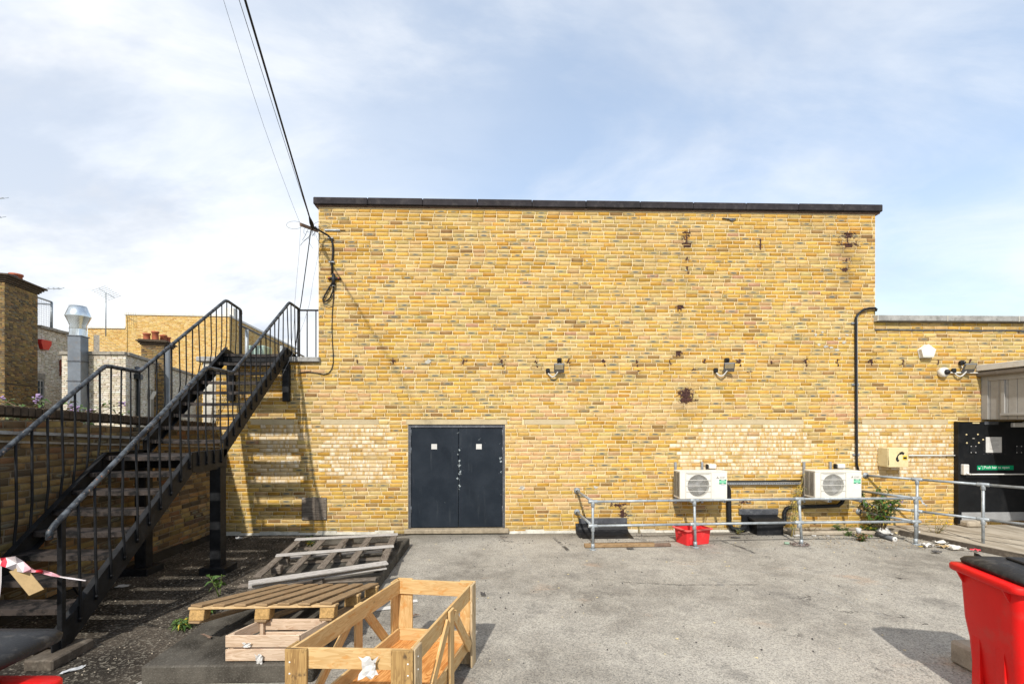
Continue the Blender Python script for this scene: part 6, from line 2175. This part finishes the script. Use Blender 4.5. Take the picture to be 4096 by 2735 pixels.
# side uprights and braces
for (a_, d_, nn, L_) in ((cNL, vL, nLeft, (cFL - cNL).length), (cNR, vR, nRight, (cFR - cNR).length)):
    ms = 0.56 * L_ if nn is nLeft else 0.52 * L_
    off = nn * 0.001
    m0 = a_ + d_ * ms + off
    pl(m0 + VZ * 0.10, m0 + VZ * (TOPZ - .01), 0.085, nn, 'side_upright')
    pl(m0 + d_ * 0.06 + VZ * (TOPZ - 0.07), a_ + d_ * (L_ - 0.16) + off + VZ * 0.20, 0.075, nn, 'brace')
    pl(m0 - d_ * 0.06 + VZ * (TOPZ - 0.07), a_ + d_ * 0.17 + off + VZ * 0.20, 0.075, nn, 'brace')
for (c0, ud, us) in ((cNR, uN, -1), (cNL, uN, 1)):
    for zz in (0.62, 0.55, 0.48):
        MB().lathe([(0.006, 0), (0.004, 0.003), (0, 0.004)], c0 + ud * us * 0.03 + nNear * 0.010 + VZ * zz, 8, nNear).build('screw', M['bar_white'], pc_)
for zz in (0.64, 0.56):
    MB().lathe([(0.006, 0), (0.004, 0.003), (0, 0.004)], cNR + vR * 0.05 + nRight * 0.009 + VZ * zz, 8, nRight).build('screw', M['bar_white'], pc_)


# ------------------------------------------------------------------ scraps of paper and film
def scrap(name, mat, c, size, label, cat, up=(0, 0, 1), ax=None, crumple=0.35, nseg=5, group=None, asp=1.0, irregular=0.3, rot=0.0):
    X, Y = ax if ax else (Vector((math.cos(rot), math.sin(rot), 0)), Vector((-math.sin(rot), math.cos(rot), 0)))
    X, Y = Vector(X), Vector(Y)
    Nn = X.cross(Y)
    b = MB()
    P = {}
    for i in range(nseg + 1):
        for k in range(nseg + 1):
            s, t = i / nseg - .5, k / nseg - .5
            e = 1 - irregular * random.random() * (max(abs(s), abs(t)) > .45)
            P[i, k] = Vector(c) + X * s * size * e + Y * t * size * asp * e + Nn * (random.random() * crumple * size)
    for i in range(nseg):
        for k in range(nseg):
            b.face([P[i, k], P[i + 1, k], P[i + 1, k + 1], P[i, k + 1]])
    o = b.build(name, M[mat])
    return tag(o, label, cat, group)


QQ = crop(700, 2050, 2000, 2349)
XZ = (Vector((1, 0, 0.05)), Vector((0.05, -0.1, 1)))
cN = cNL.lerp(cNR, 0.66) + nNear * 0.012
scrap('paper_scrap', 'paper', cN + VZ * 0.60, 0.13, 'crumpled newspaper scrap stuck to the near rail of the plywood crate', 'paper', ax=(uN, VZ), crumple=0.22, asp=1.15, irregular=0.6)
scrap('paper_scrap', 'plastic_film', C3(0.38, 0.66, 0.172), 0.22, 'clear film lying inside the plywood crate', 'plastic film', crumple=0.16, asp=0.5, irregular=0.6, rot=0.7)
scrap('paper_scrap', 'paper', (-1.92, -4.82, 0.19), 0.085, 'white torn paper leaning on the small pale crate', 'paper', ax=XZ, crumple=0.2, asp=1.3, irregular=0.7)
scrap('paper_scrap', 'paper', (-2.02, -4.81, 0.30), 0.075, 'small white paper tag on the front slat of the pale crate', 'paper', ax=XZ, crumple=0.25, asp=0.7, irregular=0.5)
scrap('paper_scrap', 'paper', onZ(*QQ(1520, 690), .006), 0.22, 'flat white paper sheet behind the left corner of the plywood crate', 'paper', crumple=0.02, asp=0.45, rot=0.25, nseg=3, irregular=0.1)
scrap('paper_scrap', 'paper', onZ(*QQ(1705, 640), .006), 0.16, 'white paper sheet seen through the far end of the plywood crate', 'paper', crumple=0.02, asp=0.5, rot=0.3, nseg=3, irregular=0.1)
scrap('paper_scrap', 'paper', onZ(490, 2343, .012), 0.17, 'flat pale paper on the gravel under the stairs', 'paper', crumple=0.05, asp=0.6, irregular=0.3, rot=0.1)
scrap('film_scrap', 'plastic_film', onZ(290, 2680, .010), 0.20, 'clear plastic film on the gravel in front of the stair foot', 'plastic film', crumple=0.10, asp=0.25, irregular=0.6, rot=0.9)
scrap('paper_scrap', 'paper', onZ(955, 2155, .02), 0.14, 'white rubbish in the wall corner behind the landing post', 'paper', crumple=0.3, irregular=0.6, asp=.6)
scrap('leaf_scrap', 'dark_scrap', onZ(*QQ(2225, 593), .02), 0.07, 'brown dead leaf curled on the asphalt right of the crate', 'leaf', crumple=0.5, irregular=0.5)
scrap('felt_scrap', 'dark_scrap', onZ(*crop(2250, 1900, 3000, 2349)(845, 920), .008), 0.14, 'dark felt scrap lying before the brown timber length', 'scrap', crumple=0.10, asp=0.8, irregular=0.4)
scrap('felt_scrap', 'dark_scrap', onZ(*crop(2900, 1850, 3550, 2349)(150, 1080), .010), 0.22, 'long dark felt scrap right of the red box', 'scrap', crumple=0.08, asp=0.35, irregular=0.3)
scrap('stick', 'timber_dark', onZ(*QQ(1735, 745), .02), 0.11, 'short broken stick on the asphalt behind the plywood crate', 'stick', crumple=0.2, asp=0.2, irregular=0.5, rot=.5)
scrap('wood_splinter', 'timber_dark', onZ(*QQ(225, 890), .165), 0.17, 'dark wood splinter on the plinth left of the pale crate', 'splinter', crumple=0.06, asp=0.15, rot=-.5)

# rubbish drift at the ramp corner
CC = crop(3400, 1950, 3950, 2349)
bag = MB()
bc = onZ(*CC(560, 770), 0.05)
for i in range(1):
    prof = []
bagv = []
n1_, n2_ = 9, 12
bb = MB()
G_ = {}
for i in range(n1_ + 1):
    th_ = math.pi * i / n1_
    for k in range(n2_):
        ph_ = 2 * math.pi * k / n2_
        rr_ = 1 + random.uniform(-.28, .18)
        G_[i, k] = bc + Vector((math.sin(th_) * math.cos(ph_) * 0.13 * rr_, math.sin(th_) * math.sin(ph_) * 0.10 * rr_, math.cos(th_) * 0.085 * rr_ + 0.03))
for i in range(n1_):
    for k in range(n2_):
        bb.face([G_[i, k], G_[i + 1, k], G_[i + 1, (k + 1) % n2_], G_[i, (k + 1) % n2_]])
tag(bb.build('carrier_bag', M['paper']), 'crumpled white carrier bag behind the railing end post', 'bag')
rl = thing('carpet_roll', 'grey tube roll with a pale round end below the railing', 'roll', bc)
p0, p1 = onZ(*CC(455, 790), .045), onZ(*CC(770, 880), .045)
MB().cyl(p0, p1, 0.04, seg=14).build('tube', M['pipe_grey'], rl)
d_ = (p1 - p0).normalized()
MB().lathe([(0.012, 0.004), (0.042, 0.004), (0.045, 0.0), (0.042, -0.012)], p1, 16, d_).build('end_paper', M['paper'], rl)
cup = MB().lathe([(0.0, 0.006), (0.032, 0.005), (0.045, 0.105), (0.041, 0.105), (0.03, 0.012)], onZ(*CC(145, 790), .08), 14)
tag(cup.build('plastic_cup', M['plastic_film']), 'clear plastic cup standing on the ledge end', 'cup')
cup = MB().lathe([(0.0, 0.006), (0.03, 0.005), (0.042, 0.10), (0.038, 0.10), (0.03, 0.012)], onZ(*CC(1150, 830), .02), 14)
tag(cup.build('plastic_cup', M['paper']), 'white paper cup standing between the two railing posts', 'cup')
for (x, y, s, mt, asp, rt_, lb) in ((1330, 870, .15, 'paper', .7, .3, 'white crumpled tissue at the start of the ramp kerb'), (1310, 1000, .24, 'paper', .6, .1, 'broad white crumpled paper in front of the ramp kerb'),
                                    (1560, 945, .28, 'fascia_white', .35, -.5, 'long cream card strip against the ramp kerb'), (1580, 1010, .20, 'cardboard', .8, .2, 'brown cardboard piece before the ramp kerb'),
                                    (1740, 1010, .16, 'fascia_white', .7, -.3, 'cream folded card halfway along the ramp kerb'), (1850, 1060, .30, 'fascia_white', .3, -.15, 'cream paper strip near the kerb end'),
                                    (1485, 1105, .17, 'dark_scrap', .5, .1, 'dark flat slate scrap before the cardboard'), (1200, 1010, .08, 'sticker_yellow', .4, 0, 'small orange wrapper before the white paper'),
                                    (700, 800, .15, 'paper', .6, .2, 'white paper beside the grey roll end'), (840, 780, .14, 'ivory_box', 1.0, .8, 'cream carton leaning behind the railing post'),
                                    (980, 800, .16, 'plastic_film', .8, .3, 'clear bottle film behind the railing post'), (290, 850, .10, 'paper', .5, .1, 'pale flat plastic lid left of the roll')):
    scrap('litter_scrap', mt, onZ(*CC(x, y), .018), s, lb, 'litter', crumple=0.22, asp=asp, irregular=0.5, rot=rt_, group='rubbish by the ramp kerb')
scrap('tape_scrap', 'tape_red', onZ(*CC(2150, 1080), .02), 0.16, 'red and white tape scrap at the foot of the ramp railing', 'tape', crumple=0.25, asp=.5, irregular=.5, rot=-.5)
for x, y, s, lb in ((1040, 1062, .16, 'flat white card by the third railing post'), (1290, 1060, .09, 'white paper bit between weed and ledge'), (1485, 1060, .08, 'small white paper bit before the ledge middle'), (885, 1055, .07, 'white paper bit by the black upstand corner'), (1370, 1062, .05, 'tiny white paper bit next to the dry weed')):
    scrap('paper_bit', 'paper', onZ(*cb(x, y), .012), s, lb, 'paper', crumple=0.2, asp=.4, irregular=.4, group='paper bits along the ledge')
scrap('carton', 'cardboard', onZ(*cb(975, 930), .06), 0.13, 'small brown cardboard flap beside the black upstand', 'cardboard', crumple=0.1, asp=.7, ax=(Vector((1, .1, .15)), Vector((0, .2, 1))), irregular=.2)
q = PB[0] + VZ * 0.62
scrap('film_scrap', 'plastic_film', q + Vector((0.06, -0.04, 0.02)), 0.16, 'clear film tied round the railing post', 'plastic film', ax=(Vector((.5, -.3, -.8)).normalized(), Vector((.6, .2, .3)).normalized()), crumple=0.3, asp=.35, irregular=.5)


# ------------------------------------------------------------------ wheeled bins
def wheelie(o, ex, ey, label, paper=False, ls=(0.05, 0.02, 0)):
    """rim corner o (far left), ex to the right, ey towards the camera"""
    ex, ey = Vector(ex).normalized(), Vector(ey).normalized()
    c = Vector((o[0], o[1], 0)) + ex * 0.36 + ey * 0.29
    a = thing('wheeled_bin', label, 'bin', (c.x, c.y, 0))
    loft(ring_box(c, ex, ey, [(0.50, 0.44, 0.03, .05), (0.50, 0.44, 0.06, .05), (0.56, 0.47, 0.45, .06), (0.60, 0.49, 0.60, .05), (0.63, 0.515, 0.90, .05), (0.635, 0.52, 0.95, .05)]), True, False).build('body', M['bin_red'], a)
    loft(ring_box(c, ex, ey, [(0.64, 0.525, 0.94, .05), (0.72, 0.60, 0.945, .05), (0.73, 0.61, 0.955, .05), (0.73, 0.61, 0.985, .05), (0.72, 0.60, 0.995, .05), (0.60, 0.48, 1.0, .05)]), False, True).build('rim', M['bin_red'], a)
    for s_ in (-1, 1):
        b = MB()
        b.prism([(0, 0), (0.055, 0), (0.0, -0.11)], c - ex * 0.30 - ey * (-s_ * 0.20) + VZ * 0.944, -ex, VZ, 0.015)
        b.build('gusset', M['bin_red'], a)
    for s_ in (-0.13, 0.08):
        b = MB()
        b.prism([(-0.045, 0.02), (0.035, 0.02), (0.03, 0.42), (0.015, 0.47), (-0.015, 0.47), (-0.035, 0.42)], c - ex * 0.285 + ey * s_ + VZ * 0.08, -ey, VZ, 0.022)
        b.build('rib', M['bin_red'], a)
    cl = c
    c = c + ex * (ls[0] - 0.03) + ey * (ls[1] - 0.02) + VZ * ls[2]
    lid = loft(ring_box(c + ex * 0.03 + ey * 0.02, ex, ey, [(0.64, 0.56, 1.003, .05), (0.70, 0.62, 1.005, .06), (0.71, 0.63, 1.03, .06), (0.68, 0.60, 1.05, .06), (0.50, 0.42, 1.075, .06)]), True, True).build('lid', M['bin_lid'], a)
    MB().box(c + ex * 0.05 - ey * 0.02 + VZ * 1.085, (0.34, 0.22, 0.02), (ex, -ey, VZ), 0.008).build('lid_panel', M['bin_lid'], lid)
    MB().prism([(0, 0), (0.06, 0), (0.0, 0.05)], c + ex * -0.22 - ey * 0.27 + VZ * 1.03, ex, VZ, 0.05).build('hinge_lug', M['bin_lid'], lid)
    if paper:
        MB().box(c + ex * 0.16 - ey * 0.02 + VZ * 1.0975, (0.26, 0.20, 0.002), (ex, -ey, VZ)).build('label_sheet', M['paper'], lid)
        b = MB()
        for k in range(4):
            b.box(c + ex * (0.12 + 0.01 * k) + ey * (0.04 - 0.035 * k) + VZ * 1.0995, (0.12 - .02 * k, 0.007, 0.001), ((ex + ey * .2).normalized(), (-ey + ex * .2).normalized(), VZ))
        b.build('red_scribble', M['logo_red'], lid)
    c = cl
    MB().cyl(c + ex * 0.36 - ey * 0.2 + VZ * 1.0, c + ex * 0.36 + ey * 0.2 + VZ * 1.0, 0.016, seg=10).build('handle', M['bin_lid'], a)
    for s_ in (-1, 1):
        MB().cyl(c + ex * 0.24 + ey * (s_ * 0.235) + VZ * 0.10, c + ex * 0.24 + ey * (s_ * 0.275) + VZ * 0.10, 0.10, seg=18).build('wheel', M['bin_lid'], a)
    return a


wheelie((3.52, -5.06), (0.975, -0.22, 0), (-0.22, -0.975, 0), 'red wheeled bin with dark lid at the right edge', True)
wheelie((-2.58, -6.50), (1, -0.03, 0), (-0.03, -1, 0), 'red wheeled bin with grey lid cut by the lower left corner', False, (-0.15, -0.16, 0.075))
cbk = MB().span((3.92, -4.98, 0), (4.45, -4.67, 0.20), 0.025)
o = cbk.build('concrete_block', M['stone_block'])
tag(o, 'rough concrete block with flat top behind the red bin', 'block')

# hazard tape fluttering from the left handrail end
tp_ = thing('hazard_tape', 'red and white hazard tape fluttering from the lower left handrail', 'tape', (-4.9, -4.6, 1.1))
L0 = crop(0, 2150, 900, 2349)
up_, dn2 = [], []
for (x, y1, y2, dy) in ((-40, 200, 330, .02), (0, 210, 290, 0), (60, 205, 310, .03), (160, 192, 350, -.03), (240, 240, 362, .03), (310, 300, 360, -.02), (365, 335, 360, .02), (440, 330, 375, -.03), (530, 355, 398, .02), (620, 390, 412, -.01), (720, 410, 430, .01), (820, 424, 442, 0), (890, 438, 450, .0)):
    up_.append(onY(*L0(x, y1), -4.62 + dy))
    dn2.append(onY(*L0(x, y2), -4.62 - dy))
for i in range(len(up_) - 1):
    bt = MB()
    mid0, mid1 = up_[i].lerp(dn2[i], .5) + Vector((0, .012, 0)), up_[i + 1].lerp(dn2[i + 1], .5) + Vector((0, .012, 0))
    bt.face([up_[i], mid0, mid1, up_[i + 1]])
    bt.face([mid0, dn2[i], dn2[i + 1], mid1])
    bt.build('tape_length', M['tape_red'] if i in (1, 6) else M['tape_pink'] if i in (4, 5, 7, 8) else M['tape_white'], tp_)
bt = MB()
hang = [onY(*L0(x, y), -4.62) for x, y in ((0, 290), (18, 300), (15, 450), (2, 620))]
bt.face(hang)
bt.build('tape_length', M['tape_white'], tp_)
bt = MB()
bt.prism([(0, 0), (0.26, 0.0), (0.26, .13), (0, .13)], onY(*L0(100, 350), -4.60), (onY(*L0(220, 495), -4.6) - onY(*L0(100, 350), -4.6)).normalized(), (onY(*L0(380, 425), -4.6) - onY(*L0(220, 495), -4.6)).normalized(), 0.004)
card_ = bt.build('card_tag', M['cardboard'], tp_)


# ------------------------------------------------------------------ plants
def leaf(b, p, d, ln, wd, droop=0.3):
    d = Vector(d).normalized()
    s = d.cross(VZ)
    s = s.normalized() if s.length > 1e-3 else Vector((1, 0, 0))
    n = s.cross(d)
    roll = random.uniform(-.8, .8)
    s2 = s * math.cos(roll) + n * math.sin(roll)
    m = p + d * ln * 0.5 + n * 0.02 * ln
    e = p + d * ln - VZ * droop * ln
    b.face([p, m - s2 * wd / 2, e, m + s2 * wd / 2])


def plant(name, label, base, stems, hgt, spread, leaf_l, leaf_w, per, mats, lean=(0, 0, 0), flowers=None, stem_r=0.006, stem_mat='stem_green', bare=0.15, droop=0.3, cat='plant', group=None):
    a = thing(name, label, cat, base, group)
    base = Vector(base)
    st_ = MB()
    lv = [MB() for _ in mats]
    fl2 = MB()
    for i in range(stems):
        an = random.uniform(0, 6.283)
        tip = base + Vector((math.cos(an), math.sin(an), 0)) * spread * random.uniform(.3, 1) + VZ * hgt * random.uniform(.6, 1) + Vector(lean) * random.uniform(.6, 1.1)
        b0 = base + Vector((random.uniform(-.03, .03), random.uniform(-.03, .03), 0))
        ctrl = b0.lerp(tip, .5) + VZ * hgt * .12
        pts = [b0 * (1 - t) ** 2 + ctrl * 2 * t * (1 - t) + tip * t * t for t in [k / 5 for k in range(6)]]
        st_.tube(pts, [stem_r * (1 - .12 * k) for k in range(6)], 5)
        for k in range(per):
            t = random.uniform(bare, 1)
            p = b0 * (1 - t) ** 2 + ctrl * 2 * t * (1 - t) + tip * t * t
            a2 = random.uniform(0, 6.283)
            leaf(lv[random.choices(range(len(mats)), [m_[1] for m_ in mats])[0]], p, (math.cos(a2), math.sin(a2), random.uniform(-.2, .9)), leaf_l * random.uniform(.5, 1.1), leaf_w * random.uniform(.6, 1.1), droop)
        if flowers and random.random() < flowers[2]:
            for k in range(flowers[3]):
                q = tip + Vector((random.gauss(0, 1), random.gauss(0, 1), random.gauss(0, 1))) * flowers[1] * (0.8 if flowers[3] > 6 else .25)
                fl2.box(q, (flowers[1] * .7,) * 3, (Vector((.7, .7, 0)), Vector((-.5, .5, .7)).normalized(), Vector((.5, -.5, .7)).normalized()))
    st_.build('stem', M[stem_mat], a)
    for (mt, _w), bq in zip(mats, lv):
        if bq.f:
            bq.build('foliage', M[mt], a, 'stuff')
    if fl2.f:
        fl2.build('blossom', M[flowers[0]], a, 'stuff')
    return a


GREEN, GREY, YEL, BRN = ('leaf_green', 1), ('leaf_grey', .4), ('leaf_yellow', .18), ('dry_brown', .3)
plant('buddleia', 'leafy buddleia bush by the wall behind the railing end', (6.98, -0.40, 0.05), 14, 0.78, 0.42, 0.15, 0.052, 24, [GREEN, ('leaf_grey', .25), ('leaf_yellow', .07)], (0.12, 0, 0), ('petal_purple', .018, .25, 8), 0.008, 'bark', .25, .45)
plant('tall_weed', 'tall thin straw-coloured weed before the tray between condensers', (5.33, -0.42, 0.0), 5, 1.30, 0.12, 0.09, 0.017, 60, [('leaf_grey', 1), ('leaf_yellow', .8), BRN], (0.16, 0, 0), None, 0.007, 'stem_straw', .12, .5)
plant('tall_weed', 'dried brown weed under the left condenser', (3.86, -0.10, 0.0), 2, 0.62, 0.05, 0.05, 0.010, 40, [('dry_brown', 1), YEL], (0.0, 0, 0), None, 0.005, 'stem_straw', .1, .4)
plant('dry_weed', 'low dry brown weed clump beside the third railing post', onZ(*cb(1220, 1040), 0), 16, 0.16, 0.22, 0.05, 0.008, 12, [('dry_brown', 1), ('leaf_grey', .3)], (0, 0, 0), None, 0.003, 'dry_brown', .1, .2)
plant('weed', 'low green weed patch left of the yellow-leaved weeds', onZ(*cb(1770, 1060), 0), 10, 0.12, 0.20, 0.06, 0.03, 10, [GREEN, GREY], (0, 0, 0), None, 0.003, 'stem_green', .1, .4)
plant('weed', 'weed with bright yellow leaves near the carrier bag', onZ(*cb(2080, 1010), 0.02), 12, 0.18, 0.20, 0.08, 0.045, 9, [GREEN, ('leaf_yellow', .5)], (0, 0, 0), None, 0.004, 'stem_green', .1, .4)
plant('weed', 'dark brown-green weed clump drooping onto the asphalt', onZ(*cb(1965, 1130), 0), 12, 0.13, 0.14, 0.07, 0.035, 10, [GREEN, ('dry_brown', 1), YEL], (0, 0, 0), None, 0.004, 'dry_brown', .1, .4)
plant('ragwort', 'straggly ragwort with yellow flowers on the ramp kerb', onZ(*CC(1480, 850), 0.02), 9, 0.42, 0.28, 0.06, 0.012, 14, [('leaf_grey', 1), ('dry_brown', .8)], (0.12, 0, 0), ('petal_yellow', .022, .55, 3), 0.004, 'stem_straw', .15, .3)
plant('weed', 'grassy weeds on the ledge below the right condenser', (6.35, -0.22, 0.07), 12, 0.10, 0.25, 0.06, 0.02, 8, [GREEN, GREY], (0, 0, 0), None, 0.003, 'stem_green', .1, .3)
plant('weed', 'small dry weed at the wall left of the red box', (2.62, -0.08, 0.0), 5, 0.26, 0.05, 0.03, 0.008, 14, [('dry_brown', 1), ('leaf_grey', .5)], (0, 0, 0), None, 0.003, 'stem_straw', .1, .3)
plant('weed', 'tiny weeds by the foot of the left lagged pipe', (4.42, -0.22, 0.0), 8, 0.10, 0.12, 0.05, 0.02, 8, [('leaf_grey', 1), YEL], (0, 0, 0), None, 0.003, 'stem_straw', .1, .3)
plant('sapling', 'young green sapling on the gravel behind the brown pallet', onZ(*PP(385, 690), 0.0) + Vector((0, 0.05, 0)), 3, 0.32, 0.10, 0.12, 0.042, 9, [GREEN], (0, 0, 0), None, 0.005, 'stem_green', .3, .35)
plant('weed', 'green weed with one yellow leaf at the plinth corner', onZ(*L0(1900, 960), 0.0), 9, 0.10, 0.09, 0.12, 0.03, 6, [GREEN, ('leaf_yellow', .12)], (0, 0, 0), None, 0.004, 'stem_green', .2, .5)
plant('weed', 'weed peeping under the brown pallet edge', onZ(*L0(2200, 790), 0.0), 5, 0.10, 0.06, 0.09, 0.03, 6, [GREEN], (0, 0, 0), None, 0.004, 'stem_green', .2, .4)
plant('weed', 'weed growing through the grey broken pallet', (-2.9, -1.35, 0.1), 7, 0.22, 0.14, 0.10, 0.03, 8, [GREEN, ('leaf_yellow', .3)], (0, 0, 0), None, 0.004, 'stem_green', .2, .4)
plant('buddleia', 'purple-flowered buddleia on top of the dark wall', (-6.5, -1.6, 1.9), 16, 0.55, 0.85, 0.16, 0.055, 14, [('leaf_grey', 1), GREEN, ('dry_brown', .5)], (0, 0, 0), ('petal_purple', .028, .45, 10), 0.008, 'bark', .3, .5)
plant('buddleia', 'brown-tipped buddleia at the left end of the dark wall', (-6.7, -2.5, 1.9), 13, 0.50, 0.55, 0.15, 0.05, 12, [('leaf_grey', 1), ('dry_brown', 1)], (0, 0, 0), ('petal_purple', .026, .3, 8), 0.008, 'bark', .3, .5)
plant('creeper', 'sparse dry creeper twigs on the low wall behind the stairs', (-5.25, -0.05, 1.95), 9, 1.0, 0.25, 0.05, 0.02, 4, [('dry_brown', 1), ('leaf_grey', .4)], (0.2, 0, 0), None, 0.004, 'bark', .3, .3)

# crumbs of stone, leaf and dirt
random.seed(99)
for nm, rng_, num, mt, sz in (('gravel_crumbs', (-5.0, -2.9, -5.6, -0.1), 500, 'stone_block', .009), ('asphalt_crumbs', (-1.3, 7.5, -5.5, -0.2), 420, 'dark_scrap', .010), ('kerb_crumbs', (5.4, 8.0, -1.3, -0.3), 420, 'stone_block', .014), ('leaf_bits', (-1.3, 7.0, -5.0, -0.2), 90, 'ivory_box', .014)):
    b = MB()
    for k in range(num):
        x, y = random.uniform(rng_[0], rng_[1]), random.uniform(rng_[2], rng_[3])
        if nm == 'asphalt_crumbs' and random.random() < .5:
            y = -abs(random.gauss(0, .5)) - .06
        s = sz * random.uniform(.4, 1.5)
        a_ = random.uniform(0, 3)
        c_ = Vector((x, y, .005))
        t3 = [c_ + Vector((math.cos(a_ + q) * s, math.sin(a_ + q) * s, 0)) for q in (0, 2.1, 4.2)]
        ap = c_ + VZ * s * (.9 if nm != 'leaf_bits' else .25)
        for q in range(3):
            b.face([t3[q], t3[(q + 1) % 3], ap])
    o = b.build(nm, M[mt], None, 'stuff')
    o['label'] = {'gravel_crumbs': 'loose pale gravel scattered under the stairs', 'asphalt_crumbs': 'dark crumbs scattered on the asphalt', 'kerb_crumbs': 'broken stone crumbs along the ramp kerb', 'leaf_bits': 'small yellowed leaf bits on the asphalt'}[nm]
    o['category'] = 'debris'
